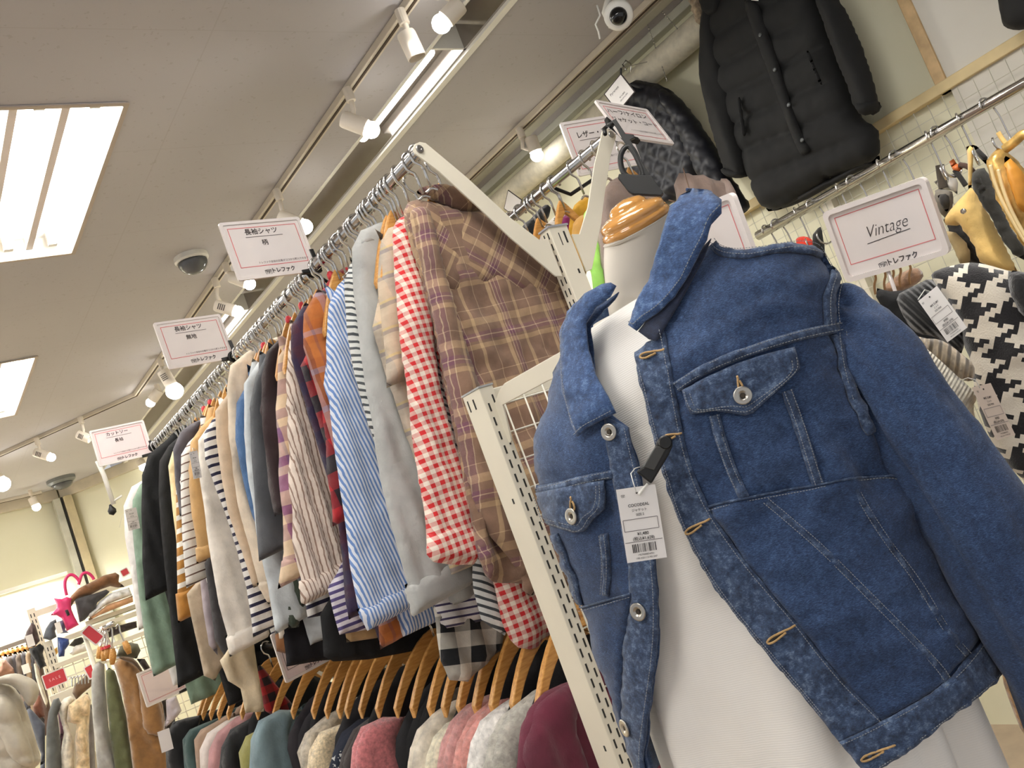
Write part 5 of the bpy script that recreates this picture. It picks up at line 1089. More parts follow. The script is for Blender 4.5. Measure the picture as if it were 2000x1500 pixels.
# sleeves
def sleeve(path, rad, name='sleeve', seed=3):
    P = smooth_poly(path, 3, False); n = len(P); s = np.linspace(0, 1, n); r = np.interp(s, np.linspace(0, 1, len(rad)), rad); T = np.gradient(P, axis=0); T /= np.linalg.norm(T, axis=1)[:, None]
    ns, nt = 90, 56; ss = np.linspace(0, 1, ns); V = []; U = []
    for i in range(ns):
        c = np.array([np.interp(ss[i], s, P[:, k]) for k in range(3)]); t = np.array([np.interp(ss[i], s, T[:, k]) for k in range(3)]); t /= np.linalg.norm(t); R_ = np.interp(ss[i], s, r)
        x = _f-t*(_f@t); x /= np.linalg.norm(x); y = np.cross(t, x)
        for k in range(nt):
            q = 2*math.pi*k/nt; fold = float(.0045*vnoise(2.1*math.cos(q)+2.1*math.sin(q)+ss[i]*1.5, ss[i]*4, seed)+.003*vnoise(q*2.5, ss[i]*14, seed+2)+.0012*vnoise(q*7, ss[i]*40, seed+4)) + .006*math.sin(3*q+1.0+ss[i]*2)*(1-ss[i])+.011*math.exp(-(((q-3.55) % (2*math.pi))/.30)**2)*min(1, ss[i]*3)-.006*math.exp(-(((q-3.95) % (2*math.pi))/.30)**2)*min(1, ss[i]*3)
            V.append(c+(x*math.cos(q)*.86+y*math.sin(q))*(R_+fold)); U.append((q*.06, ss[i]*.6))
    F = [(i*nt+k, i*nt+(k+1) % nt, (i+1)*nt+(k+1) % nt, (i+1)*nt+k) for i in range(ns-1) for k in range(nt)]+[tuple(range(nt))[::-1]]
    return mesh(name, V, F, DEN, jk, uv=U)
sleeve([at(1604, 596, 1.05), at(1652, 650, 1.025), at(1700, 700, 1.00), at(1752, 790, .985), at(1815, 880, .97), at(1885, 985, .955), at(1965, 1110, .94), at(2060, 1260, .93), at(2150, 1440, .93)], [.026, .041, .049, .053, .055, .058, .060, .060])
def LP(s, t, z): return np.array([MA[0]+wx[0]*s+fx[0]*t, MA[1]+wx[1]*s+fx[1]*t, CZ+z])
sleeve([LP(-.160, -.035, .08), LP(-.165, -.06, .02), LP(-.16, -.075, -.12), LP(-.155, -.08, -.25), LP(-.15, -.075, -.40)], [.035, .045, .046, .044, .040], seed=7)
STI.build('stitching', THREAD, jk, smooth=True)
# buttons and buttonholes
NICK = solid((176, 172, 164), .3, 1.0, name='nickel', var=.04)
def button(x, y, r, off):
    P, N = JS.hit([(x, y)]); p, n = P[0]+N[0]*off, N[0]
    b = MB().lathe(p, n, [(r*.96, 0), (r, .0012), (r*.94, .0022), (r*.80, .0019), (r*.62, .0021), (r*.46, .0019), (r*.40, .0009), (r*.05, .0007)], 30).build('button', NICK, jk, smooth=True)
    o = MB().lathe(p+n*.0011, n, [(r*.27, 0), (r*.25, .0004), (r*.10, .0004)], 16).build('button_centre', solid((66, 58, 48), .5, .6, name='dark_brass'), None); o.parent = b; o.location = (0, 0, 0); o.location = Vector((0, 0, 0))
for x, y, r in ((1452, 776, .0098), (1137, 1003, .0098)): button(x, y, r, .0165)
for x, y, r in ((1200, 843, .0100), (1258, 1189, .0105), (1237, 1415, .0105)): button(x, y, r, .0115)
def buttonhole(a, b, w=9, off=.0112):
    a, b = np.array(a, float), np.array(b, float); d = (b-a)/np.linalg.norm(b-a); n = np.array([-d[1], d[0]]); L = np.linalg.norm(b-a)
    pl = [a+d*L*.62+n*w*.25, a+d*L*.40+n*w*.42, a+d*L*.15+n*w*.6, a-d*2+n*w*.3, a-d*2-n*w*.3, a+d*L*.15-n*w*.6, a+d*L*.40-n*w*.42, a+d*L*.62-n*w*.25, a+d*L*.8, b]
    q = resample(smooth_poly(pl, 2, False), 2, False); P, N = JS.hit(q); j = np.array([vnoise(i*.9, 3.3, 5) for i in range(len(q))])
    MB().tube(P+N*off+N*(j*.0005)[:, None], .0012, 8).build('buttonhole', TANTH, jk, smooth=True)
    P, N = JS.hit([a+d*2, a+d*L*.55]); MB().tube(P+N*(off-.001), .0016, 6).build('buttonhole_slit', SLOTB, jk)
for a_, b_ in (((1262, 702), (1306, 688)), ((1306, 856), (1337, 846)), ((1347, 1036), (1391, 1009)), ((1505, 1250), (1555, 1217)), ((1683, 1477), (1745, 1448))): buttonhole(a_, b_)
for a_, b_ in (((1449, 764), (1441, 738)), ((1139, 990), (1134, 966))): buttonhole(a_, b_, 7, .0165)
P, N = JS.hit([(1268, 915)]); f = FD(1275, 900, .968)
t = thing('security_tag', 'black plastic security clip fixed to the front edge of the denim jacket', 'security clip', f.o)
MB().plate(f, f.uv([(1285, 858), (1297, 851), (1311, 856), (1314, 870), (1306, 888), (1284, 925), (1272, 945), (1242, 921), (1256, 911), (1277, 876)]), .010, -.002).build('body', BLACKP, t, bevel=.002)
MB().plate(f, f.uv([(1280, 872), (1303, 872), (1278, 918), (1256, 912)]), .0025, .008).build('raised_grip', solid((62, 62, 60), .5, name='dark_grey_plastic'), t, bevel=.0008)
MB().lathe(f.P(f.uv([(1299, 864)]), .004)[0], f.n, [(.0075, 0), (.0075, .006), (.006, .008)], 20).build('hinge', BLACKP, t)

# ================================================================== RIGHT WALL: MESH, COATS, HANGING RAIL AND BAGS
XM = 2.925
t = thing('wall_mesh', 'white wire mesh panel fixed to the right wall under the wooden ledge', 'mesh panel', (XM, .8, CZ-.3))
mb = MB(); y = -.9
while y < 2.6: mb.tube([(XM, y, .35), (XM, y, CZ+.69)], .0013, 5); y += .0508
z = .37
while z < CZ+.69: mb.tube([(XM+.003, -.9, z), (XM+.003, 2.6, z)], .0013, 5); z += .0508
mb.build('wire_mesh', solid((196, 192, 176), .5, name='dull_wire', var=.02), t, smooth=True)
MB().box((2.945, 1.78, .1), (2.98, 1.82, CZ+.70)).build('slotted_upright', CREAM, t)
# black down coat
fC = FX(2.84)
COAT = solid((11, 12, 12), .85, name='black_nylon', var=.10, sc=30)
COATD = solid((5, 5, 6), .8, name='black_lining', var=.1)
def baffle(per, off, amp, slope=0.0):
    def f_(u, v, d):
        x = (v+slope*u+off+.006*vnoise(u*14, v*9, 3))/per; x = x-np.floor(x)
        return amp*(np.abs(np.sin(math.pi*x))**.45-.6)+.0025*vnoise(u*30, v*30, 7)+.0015*vnoise(u*70, v*60, 8)
    return f_
t = thing('down_coat', 'long black quilted down coat hanging high on the right wall', 'coat', (2.84, 1.7, CZ+.65))
B = [(1400, -60), (1384, 30), (1388, 100), (1410, 190), (1440, 270), (1466, 343), (1476, 372), (1486, 388), (1493, 409), (1528, 408), (1570, 384), (1612, 357), (1617, 348), (1640, 342), (1680, 326), (1713, 311), (1719, 290), (1711, 245), (1684, 234), (1668, 196), (1652, 150), (1634, 98), (1610, 30), (1585, -60), (1520, -110), (1450, -110)]
pillow('body', fC.uv(B), fC, .055, COAT, t, R=.07, disp=baffle(.108, .02, .022, .18), g=.011)
pillow('lining', fC.uv([(1490, 405), (1530, 398), (1612, 350), (1714, 300), (1716, 316), (1640, 352), (1560, 398), (1500, 416)]), fC, .028, COATD, t, R=.02, g=.012, h0=-.01)
SL = [(1400, -20), (1383, 30), (1379, 90), (1381, 150), (1396, 230), (1416, 298), (1431, 342), (1452, 346), (1473, 341), (1464, 300), (1448, 220), (1430, 150), (1415, 80), (1412, 10)]
SR = [(1600, -60), (1650, 0), (1683, 70), (1707, 133), (1725, 194), (1719, 214), (1703, 224), (1690, 222), (1677, 206), (1668, 170), (1654, 140), (1640, 100), (1622, 50), (1605, 0)]
pillow('sleeve', fC.uv(SL), fC, .045, COAT, t, R=.05, disp=folds(21, .006, .12, wr=.4), g=.012, h0=.03)
pillow('sleeve', fC.uv(SR), fC, .045, COAT, t, R=.05, disp=folds(22, .006, .12, wr=.4), g=.012, h0=.03)
for q in ([(1420, 320), (1462, 325), (1474, 342), (1452, 348), (1431, 343)], [(1684, 196), (1724, 190), (1724, 214), (1704, 226), (1690, 222)]): pillow('cuff', fC.uv(q), fC, .048, COAT, t, R=.03, g=.010, h0=.032)
for q in ([(1438, 338), (1468, 336), (1466, 345), (1445, 346)], [(1696, 206), (1722, 196), (1722, 216), (1704, 228)]): pillow('rib_cuff', fC.uv(q), fC, .03, COATD, t, R=.02, g=.009, h0=.01)
PK = [(1470, 0), (1500, 0), (1520, 60), (1545, 130), (1565, 200), (1588, 262), (1605, 290), (1600, 297), (1586, 303), (1570, 270), (1548, 210), (1524, 145), (1500, 80)]
pillow('placket', fC.uv(PK), fC, .012, COAT, t, R=.02, disp=lambda u, v, d: .003*vnoise(u*40, v*40, 2), g=.010, h0=.064)
for x, y in ((1512, 68), (1540, 135), (1567, 203), (1593, 271)): MB().lathe(fC.P(fC.uv([(x, y)]), .078)[0], fC.n, [(.0075, 0), (.0075, .002), (.004, .003), (.001, .003)], 16).build('snap_button', solid((60, 62, 62), .4, .8, name='gunmetal'), t)
for q in ([(1600, 100), (1612, 130), (1624, 162), (1634, 166), (1618, 130), (1606, 98)], [(1466, 190), (1470, 230), (1476, 265), (1484, 262), (1476, 225), (1472, 188)]): pillow('pocket_welt', fC.uv(q), fC, .012, COAT, t, R=.010, g=.007, h0=.076)
pillow('storm_flap', fC.uv([(1384, -30), (1420, -35), (1428, 20), (1410, 36), (1388, 22)]), fC, .02, COAT, t, R=.02, g=.010, h0=.055)
pillow('fur_trim', fC.uv([(1352, -40), (1350, 5), (1358, 30), (1372, 56), (1383, 50), (1388, 10), (1392, -40)]), fC, .035, K(150, 134, 112, fuzz=90.0, bs=1.0, var=.3), t, R=.03, g=.009, disp=lambda u, v, d: .010*vnoise(u*90, v*90, 3))
MB().plate(fC, fC.uv([(1490, -10), (1504, -8), (1506, 3), (1492, 2)]), .001, .07).build('care_label', PAPER, t)
# navy quilted jacket
fN = FX(2.86); NAVY = solid((11, 13, 23), .55, name='navy_nylon', var=.12, sc=25)
def diamonds(u, v, d):
    a = np.abs(np.sin((u*1.0+v)*math.pi/.085)); b = np.abs(np.sin((u*.9-v)*math.pi/.085)); return .022*(np.minimum(a, b)**.5-.5)+.002*vnoise(u*40, v*40, 4)
t = thing('quilted_jacket', 'navy quilted jacket on the right wall behind the two tilted signs', 'jacket', (2.86, 2.1, CZ+.7))
pillow('body', fN.uv([(1236, 160), (1250, 157), (1298, 166), (1325, 195), (1352, 250), (1372, 310), (1370, 345), (1352, 372), (1310, 400), (1270, 420), (1240, 390), (1222, 300), (1224, 210)]), fN, .05, NAVY, t, R=.06, disp=diamonds, g=.012)
pillow('sleeve', fN.uv([(1296, 168), (1330, 186), (1356, 215), (1384, 255), (1412, 300), (1438, 350), (1473, 400), (1466, 414), (1455, 420), (1420, 395), (1385, 352), (1360, 300), (1330, 240), (1306, 196)]), fN, .05, NAVY, t, R=.05, disp=diamonds, g=.012, h0=.03)
pillow('collar', fN.uv([(1238, 162), (1252, 154), (1276, 166), (1270, 178), (1250, 172)]), fN, .04, NAVY, t, R=.02, g=.010, h0=.02)
t = thing('wooden_hanger', 'dark wooden hanger inside the navy quilted jacket on the wall', 'hanger', fN.P(fN.uv([(1236, 158)]))[0])
pillow('shoulder_bar', fN.uv([(1228, 150), (1236, 146), (1252, 164), (1300, 185), (1296, 196), (1240, 176)]), fN, .012, solid((150, 112, 60), .5, name='oak'), t, R=.01, g=.010)
MB().tube(fN.P(fN.uv([(1224, 138), (1216, 126), (1222, 118), (1232, 124), (1233, 148)])), .003, 7).build('hook', CHROME, t, smooth=True)
t = thing('padded_coat', 'black padded coat of which only the hem shows at the top right corner', 'coat', (2.84, .6, CZ+.8))
pillow('body', fC.uv([(1880, -250), (1915, -330), (1960, -400), (2010, -430), (2060, -420), (2140, -380), (2190, -330), (2180, -250), (2150, -120), (2105, -40), (2090, 20), (2060, 40), (2010, 56), (1985, 60), (1963, 54), (1956, 40), (1950, 0), (1945, -60), (1925, -160)]), fC, .05, COATD, t, R=.05, disp=baffle(.1, .0, .008), g=.014)
for k, (x0, y0, x1, y1) in enumerate(((1268, 62), (1303, 160)) and ((1262, 40, 1303, 158), (1292, 20, 1326, 60))):
    t = thing('hanging_chain', ['ball chain hanging from the lagged pipe near the navy jacket', 'short chain by the pipe near the black down coat'][k], 'chain', fN.P(fN.uv([(x0, y0)]))[0])
    P = resample(fN.P(fN.uv([(x0, y0), (x1, y1)])), .012, False); mb = MB()
    mb.tube(P, .0012, 5)
    for q in P: mb.lathe(q, (0, 0, 1), [(.0005, -.003), (.003, -.0015), (.003, .0015), (.0005, .003)], 8)
    mb.build('chain', CHROME, t, smooth=True)

XR = 2.10; e0 = hit(1480, 461, 0, XR); ZW = e0[2]
t = thing('hanging_rail', 'chrome rail with S hooks in front of the white wall mesh at right', 'clothes rail', (XR, .9, ZW))
MB().tube([(XR, e0[1], ZW), (XR, -.6, ZW)], .0125, 20).build('rail', CHROME, t, smooth=True)
for y in (-.5,):
    MB().tube([(XR, y, ZW-.016), (2.5, y, ZW-.05), (2.93, y, ZW-.09)], .010, 10).build('arm', CREAM, t, smooth=True)
S0 = None
hookx = [(1497, 0), (1517, 0), (1556, 0), (1586, 0), (1637, 0), (1664, 0), (1717, 0), (1748, 0), (1812, 0), (1829, 0), (1872, 0), (1924, 0)]
def s_hook(y, label, ln):
    global S0
    if S0 is None:
        a = np.linspace(math.radians(200), math.radians(-20), 10); P = [(XR+.017*math.cos(q), y, ZW+.017*math.sin(q)) for q in a]
        P += [(XR+.022, y, ZW-.03), (XR+.024, y, ZW-.075)]
        a = np.linspace(0, math.radians(-210), 11); P += [(XR+.024-.024+.024*math.cos(q), y, ZW-.085+.024*math.sin(q)) for q in a]
        S0 = thing('s_hook', label, 'hook', (XR, y, ZW), 'S hooks on the chrome rail'); MB().tube(P, .0023, 8).build('wire', CHROME, S0, smooth=True); return S0
    return dup(S0, (XR, y, ZW), label, rz=ln)
for k, (x, _) in enumerate(hookx):
    # rail height at that column of the photograph
    yy = 461-(x-1480)*.5827; y = hit(x, yy, 0, XR)[1]
    s_hook(y, 'chrome S hook on the rail in front of the white wall mesh', .35*(-1)**k)
fB = FX(XR+.0)
def Z4(pts): return [(1800+a*.2535, 180+b*.2535) for a, b in pts]
def bag(name, label, cat, pts, mat, T=.035, h=0.0, R=None, sm=1, group='bags on the S hooks'):
    f = FX(XR-h); uv = f.uv(Z4(pts)); t = thing(name, label, cat, f.P([uv.mean(0)])[0], group)
    pillow('body', uv, f, T, mat, t, R=R or T*1.1, disp=folds(len(pts), .006, .10, wr=.6), rnd=0, g=.009); return t
def strap(t, pts, w, mat, h=0.0, name='strap'):
    f = FX(XR-h); P = f.P(f.uv(Z4(pts))); P = smooth_poly(P, 2, False); MB().tube(P, w, 8).build(name, mat, t, smooth=True)
TAN = C(216, 182, 112, name='canvas'); BLK = C(34, 32, 30, name='black_canvas'); GOLD = solid((196, 160, 92), .35, .5, name='gold_leather', var=.25, sc=30)
b = bag('dark_bag', 'dark bag hanging behind the beige tote', 'bag', [(190, 1000), (300, 1010), (430, 1100), (470, 1250), (520, 1360), (440, 1330), (300, 1310), (220, 1160)], BLK, .03, -.06)
b = bag('patterned_bag', 'beige and dark bag peeking out under the beige tote', 'bag', [(190, 1070), (270, 1080), (340, 1150), (380, 1240), (372, 1330), (300, 1330), (250, 1210), (205, 1140)], C(170, 150, 108, name='canvas'), .03, -.01)
b = bag('tote_bag', 'pale beige canvas tote bag hanging by a strap next to the Vintage sign', 'bag', [(165, 990), (205, 925), (290, 830), (375, 735), (415, 755), (455, 850), (520, 960), (600, 1110), (690, 1290), (745, 1385), (600, 1365), (450, 1310), (425, 1210), (300, 1020), (270, 1030), (185, 1025)], TAN, .035, .02)
pillow('strap', FX(XR-.02).uv(Z4([(345, 420), (400, 405), (395, 560), (385, 740), (360, 745), (355, 560)])), FX(XR-.02), .006, TAN, b, R=.006, g=.008, rnd=0)
pillow('strap', FX(XR-.03).uv(Z4([(395, 405), (425, 415), (510, 500), (500, 560), (430, 490)])), FX(XR-.03), .006, BLK, b, R=.006, g=.008, rnd=0)
MB().lathe(fB.P(fB.uv(Z4([(735, 1375)])), .06)[0], fB.n, [(.006, 0), (.006, .004), (.002, .005)], 12).build('metal_fitting', GOLD, b)
b = bag('black_backpack', 'black and grey bag with zip between the tote and the gold bag', 'bag', [(385, 625), (430, 592), (490, 582), (525, 650), (565, 760), (625, 900), (705, 1080), (785, 1200), (800, 1300), (720, 1260), (620, 1140), (545, 970), (470, 860), (410, 745)], C(48, 48, 44, name='black_canvas'), .04, .05)
pillow('zip_pocket', FX(XR-.075).uv(Z4([(400, 640), (440, 630), (500, 760), (510, 850), (480, 850), (420, 740)])), FX(XR-.075), .02, BLK, b, R=.02, g=.009)
MB().lathe(fB.P(fB.uv(Z4([(490, 880)])), .10)[0], fB.n, [(.006, 0), (.006, .003), (.002, .004)], 12).build('zip_pull', CHROME, b)
b = bag('gold_bag', 'shiny gold and tan handbag at the right edge of the picture', 'bag', [(500, 525), (540, 470), (580, 432), (640, 445), (700, 500), (820, 620), (900, 900), (860, 1240), (789, 1180), (700, 1040), (640, 930), (590, 830), (545, 690), (510, 600)], GOLD, .045, .11)
pillow('front_pocket', FX(XR-.145).uv(Z4([(630, 480), (700, 520), (800, 640), (860, 900), (800, 940), (740, 880), (685, 740), (650, 610)])), FX(XR-.145), .03, solid((206, 140, 48), .5, name='orange_tan_leather', var=.1), b, R=.03, g=.010)
for off in (0, 60): strap(b, [(530+off, 560+off*.6), (570+off, 720+off*.6), (640+off, 880+off), (760+off, 1090+off), (800+off, 1150+off)], .004, solid((238, 214, 160), .4, .3, name='pale_gold'), .165, 'piping')
strap(b, [(640, 440), (720, 380), (780, 320), (830, 330)], .010, GOLD, .13, 'handle')
strap(b, [(590, 310), (620, 360), (670, 420)], .005, TAN, .10)
b = bag('grey_bag', 'small grey bag with dark opening right beside the Vintage sign', 'bag', [(100, 760), (150, 735), (245, 765), (252, 850), (225, 930), (190, 980), (150, 940), (110, 830)], C(112, 106, 96, name='canvas'), .03, -.03)
pillow('opening', FX(XR-.0).uv(Z4([(120, 790), (205, 780), (222, 860), (200, 930), (165, 900), (135, 830)])), FX(XR-.0), .012, BLK, b, R=.012, g=.009)
strap(b, [(140, 560), (150, 640), (165, 740)], .010, C(70, 62, 52, name='canvas'), -.03)
b = bag('leather_bag', 'orange brown leather handle hanging from an S hook', 'bag', [(215, 535), (250, 512), (272, 550), (322, 582), (268, 634), (246, 622)], solid((190, 100, 44), .5, name='orange_leather'), .012, .0)
strap(b, [(255, 600), (300, 660), (340, 720)], .006, BLK, .0)
strap(b, [(290, 560), (360, 570), (420, 640)], .006, C(70, 50, 40, name='canvas'), .0)
b = bag('plastic_pouch', 'glossy white plastic pouch catching the light beside the beige tote', 'bag', [(95, 690), (190, 640), (260, 625), (285, 700), (275, 790), (240, 760), (140, 750)], solid((240, 236, 228), .15, name='glossy_white'), .015, -.05)
fR = FX(XR)
t = thing('red_pouch', 'red cloth pouch on the rail just above the denim shoulder', 'bag', fR.P(fR.uv([(1570, 475)]))[0]); pillow('body', fR.uv([(1553, 470), (1558, 463), (1574, 461), (1588, 469), (1596, 492), (1562, 492)]), fR, .010, C(196, 52, 30), t, R=.02, g=.008)
t = thing('black_strap_bag', 'black bag strap on the rail left of the Vintage sign', 'bag', fR.P(fR.uv([(1595, 475)]))[0]); pillow('body', fR.uv([(1584, 462), (1602, 440), (1606, 452), (1612, 500), (1625, 540), (1598, 520)]), fR, .012, BLK, t, R=.01, g=.008)

# ------------------------------------------------------------------ knits on the low rail at right
t = thing('knit_rail', 'low chrome rail holding knitwear under the Vintage sign', 'clothes rail', (1.47, 1.0, 0))
k0, k1 = at(1836, 604, 1.42), at(1800, 622, 1.78); k1[2] = k0[2]
MB().tube([k0, k1, (k1[0], k1[1], .02)], .010, 12).build('rail', CHROME, t, smooth=True)
MB().box((k1[0]-.2, k1[1]-.03, 0), (k1[0]+.2, k1[1]+.03, .02)).build('foot', CREAM, t)
kr = bpy.data.objects['knit_rail']; MB().tube([at(1690, 528, 1.93), at(1800, 497, 1.93)], .005, 8).build('hook_bar', CHROME, kr, smooth=True)
for k, x in enumerate((1708, 1727, 1743, 1757, 1776)):
    P = at(x, 545-.28*(x-1708), 1.92); t = thing('copper_hook_hanger', 'copper coloured hanger hook just below the Vintage sign', 'hanger', P, 'copper hanger hooks under the sign')
    MB().tube(smooth_poly([at(x-4, 530-.28*(x-1708), 1.92), at(x+4, 541-.28*(x-1708), 1.92), at(x-1, 557-.28*(x-1708), 1.92), at(x+2, 575-.28*(x-1708), 1.92)], 2, False), .0026, 7).build('hook', solid((156, 120, 84), .35, .8, name='copper'), t, smooth=True)
def houndstooth():
    t = NT('houndstooth_knit'); u, v = t.uv(); a = .55; th = .0062
    u = t.math('ADD', u, t.math('MULTIPLY', t.noise(9, 2), .012)); v = t.math('ADD', v, t.math('MULTIPLY', t.noise(11, 2), .012))
    U = t.math('SUBTRACT', t.math('MULTIPLY', u, math.cos(a)), t.math('MULTIPLY', v, math.sin(a))); W = t.math('ADD', t.math('MULTIPLY', u, math.sin(a)), t.math('MULTIPLY', v, math.cos(a)))
    i = t.math('FLOOR', t.math('ADD', t.math('DIVIDE', U, th), 4000.0)); j = t.math('FLOOR', t.math('ADD', t.math('DIVIDE', W, th), 4000.0))
    wa = t.math('LESS_THAN', t.math('MODULO', i, 8.0), 3.5); we = t.math('LESS_THAN', t.math('MODULO', j, 8.0), 3.5)
    tw = t.math('LESS_THAN', t.math('MODULO', t.math('ADD', t.math('SUBTRACT', i, j), 4000.0), 4.0), 1.5)
    f = t.math('ADD', t.math('MULTIPLY', wa, tw), t.math('MULTIPLY', we, t.math('SUBTRACT', 1.0, tw)))
    return t.out(t.mix(f, lin((228, 218, 200)), lin((24, 22, 24))), .95, bump=t.noise(420, 2), bs=.6, bd=.002, sheen=.3)
HT = houndstooth(); BKN = K(9, 9, 10, ribs=.0075, bs=.6)
def knitpiece(name, label, cat, px, d, mat, T, seed, amp=.006, turn=0.0, group='knits on the low rail', uvrot=0.0, g=None):
    f = FD(px[0][0], px[0][1], d, turn); t = thing(name, label, cat, f.o, group); pillow('body', f.uv(px), f, T, mat, t, R=T*1.5, disp=folds(seed, amp, .07, wr=.4), g=g, uvrot=uvrot); return t, f
knitpiece('ivory_knit', 'ivory ribbed knit showing between the denim sleeve and a beige tag', 'knitwear', [(1800, 672), (1846, 712), (1872, 737), (1903, 764), (1909, 778), (1900, 794), (1908, 830), (1930, 880), (1900, 900), (1840, 820), (1790, 740)], 1.245, K(226, 214, 194, ribs=.005), .02, 3, uvrot=.9, amp=.003)
knitpiece('chunky_knit', 'grey and white chunky knit collar peeking past the denim sleeve', 'knitwear', [(1776, 648), (1802, 661), (1835, 662), (1861, 677), (1880, 693), (1903, 711), (1904, 742), (1886, 746), (1862, 730), (1835, 714), (1802, 684)], 1.29, None or knit((150, 136, 116), 'chunky_knit', 60.0, .4, .012, 1.0), .028, 5, uvrot=.5, g=.005)
t, f = knitpiece('black_knit', 'black ribbed knit with a white price tag right of the denim sleeve', 'knitwear', [(1748, 578), (1780, 561), (1818, 541), (1838, 560), (1868, 610), (1884, 640), (1882, 690), (1866, 690), (1846, 668), (1820, 656), (1793, 652), (1776, 638), (1760, 610)], 1.36, BKN, .03, 7, uvrot=-.4)
t, f = knitpiece('houndstooth_cardigan', 'black and cream houndstooth cardigan at the right edge of the picture', 'knitwear', [(1818, 534), (1846, 521), (1890, 512), (1918, 515), (1946, 522), (2000, 537), (2060, 560), (2075, 760), (2070, 960), (2010, 945), (1985, 925), (1960, 898), (1930, 850), (1905, 780), (1897, 705), (1881, 672), (1880, 640), (1866, 612), (1848, 584), (1822, 548)], 1.33, HT, .035, 9, amp=.010, g=.008)
pillow('front_band', f.uv([(1966, 529), (2005, 536), (2060, 556), (2060, 640), (2000, 622), (1982, 604), (1968, 570)]), f, .012, K(24, 23, 24), t, R=.012, g=.008, h0=.034)
knitpiece('black_cardigan', 'black top sleeve in the gap between denim sleeve and black ribbed knit', 'knitwear', [(1700, 560), (1752, 572), (1800, 552), (1830, 560), (1870, 640), (1880, 700), (1840, 720), (1790, 690), (1745, 640)], 1.50, C(9, 9, 10, var=.2, sheen=0), .02, 11)
knitpiece('fur_stole', 'brown and grey fur trim below the hooks of the Vintage sign', 'knitwear', [(1722, 562), (1750, 538), (1790, 520), (1806, 535), (1796, 552), (1770, 566), (1735, 582)], 2.0, knit((128, 100, 78), 'fur', 80.0, .4, 0, 1.0), .02, 13)
knitpiece('tan_coat', 'tan fur coat sliver right of the dress at the bottom right', 'coat', [(1958, 1262), (1985, 1300), (2030, 1400), (2040, 1470), (2000, 1440), (1975, 1380), (1955, 1320)], 1.35, knit((150, 112, 66), 'fur_tan', 90.0, .25, 0, 1.0), .02, 15)

# ------------------------------------------------------------------ garments on the back rail of the double rack
X2r = 2*XB-X1
def backtop(name, label, px, y, mat, T=.018, seed=1, amp=.006, uvrot=0.0):
    f = FY(y); t = thing(name, label, name, (X2r, y, CZ), 'tops on the back rail'); pillow('body', f.uv(px), f, T, mat, t, R=.03, disp=folds(seed, amp, .06, wr=.4), g=.011, uvrot=uvrot); return t, f
BL = C(146, 126, 116, name='satin', rough=.5)
t, f = backtop('blouse', 'dusty beige collarless blouse on a wooden hanger behind the wooden neck cap', [(1165, 395), (1176, 372), (1200, 345), (1225, 350), (1250, 378), (1292, 402), (1316, 412), (1328, 385), (1318, 338), (1345, 342), (1400, 356), (1416, 382), (1440, 460), (1470, 560), (1420, 720), (1300, 760), (1240, 720), (1195, 600), (1176, 490)], 1.43, BL, .03, 3, .008)
pillow('sleeve', f.uv([(1392, 356), (1408, 360), (1424, 392), (1450, 470), (1480, 560), (1450, 580), (1420, 480), (1402, 410)]), f, .02, BL, t, R=.03, disp=folds(4, .006, .05), g=.010, h0=.02)
MB().tube(f.P(f.uv([(1318, 340), (1330, 380), (1326, 395), (1318, 410), (1290, 402)]), .03), .0016, 6).build('neck_piping', solid((120, 96, 80), .7, name='dark_beige_thread'), t, smooth=True)
h = hang('wooden_hanger', X2r+.07, 1.415, ZR-.015, 'wooden hanger carrying the dusty beige collarless blouse', 'hangers on the back rail')
backtop('shirt', 'neon green garment hanging in front of the back rail post', [(1140, 420), (1146, 409), (1158, 407), (1168, 424), (1176, 470), (1186, 520), (1202, 590), (1215, 660), (1175, 660), (1160, 570), (1148, 490), (1142, 450)], 1.47, C(180, 250, 120, var=.06), .02, 5)
backtop('top', 'tan top with gathered neck next to the neon green garment', [(1118, 440), (1128, 424), (1148, 416), (1152, 440), (1144, 480), (1150, 540), (1130, 540), (1120, 480)], 1.56, C(206, 156, 84), .018, 6)
backtop('top', 'bright mustard top behind the tan gathered top', [(1112, 432), (1118, 404), (1136, 388), (1160, 380), (1156, 420), (1140, 440), (1130, 500), (1110, 500)], 1.66, C(226, 172, 50), .018, 7)
backtop('top', 'magenta top peeking out under the mustard top', [(1094, 430), (1108, 416), (1118, 414), (1112, 440), (1116, 480), (1098, 480)], 1.76, C(112, 20, 80), .014, 8)
backtop('blouse', 'white blouse shoulder left of the slotted back post', [(1046, 470), (1060, 444), (1084, 422), (1108, 405), (1118, 412), (1104, 430), (1096, 470), (1110, 560), (1080, 590), (1060, 540)], 1.88, C(236, 226, 216), .018, 9)
backtop('top', 'black top on the back rail seen between hanger hooks', [(1010, 470), (1020, 440), (1040, 425), (1060, 400), (1075, 404), (1070, 430), (1050, 460), (1060, 520), (1030, 540)], 2.15, C(26, 25, 27, var=.2), .018, 10)
backtop('top', 'maroon sleeve visible beside the slotted back post', [(1098, 540), (1108, 535), (1122, 575), (1130, 600), (1112, 600)], 1.45, C(108, 14, 56), .012, 11)
for k, y in enumerate((1.60, 1.70, 1.80, 1.92, 2.06, 2.16)): hang('wooden_hanger', X2r, y, ZR, 'wooden hanger with rounded shoulders on the back rail behind the slotted post', 'wooden hangers on the back rail', neck=REDTOP if k == 4 else None)
rnd = random.Random(8)
for k in range(48):
    y = 1.44+k*.048+rnd.uniform(-.02, .02); hang('clip_hanger', X2r, y, ZR, 'chrome hook hanger crowded on the back rail of the double rack', 'hanger hooks on the back rail', rz=rnd.uniform(-.25, .25), neck=None)
f = FD(1250, 330, 1.97)
t = thing('sign_clip', 'black plastic clip with oval grip opening beside the wooden neck cap', 'sign clip', f.o)
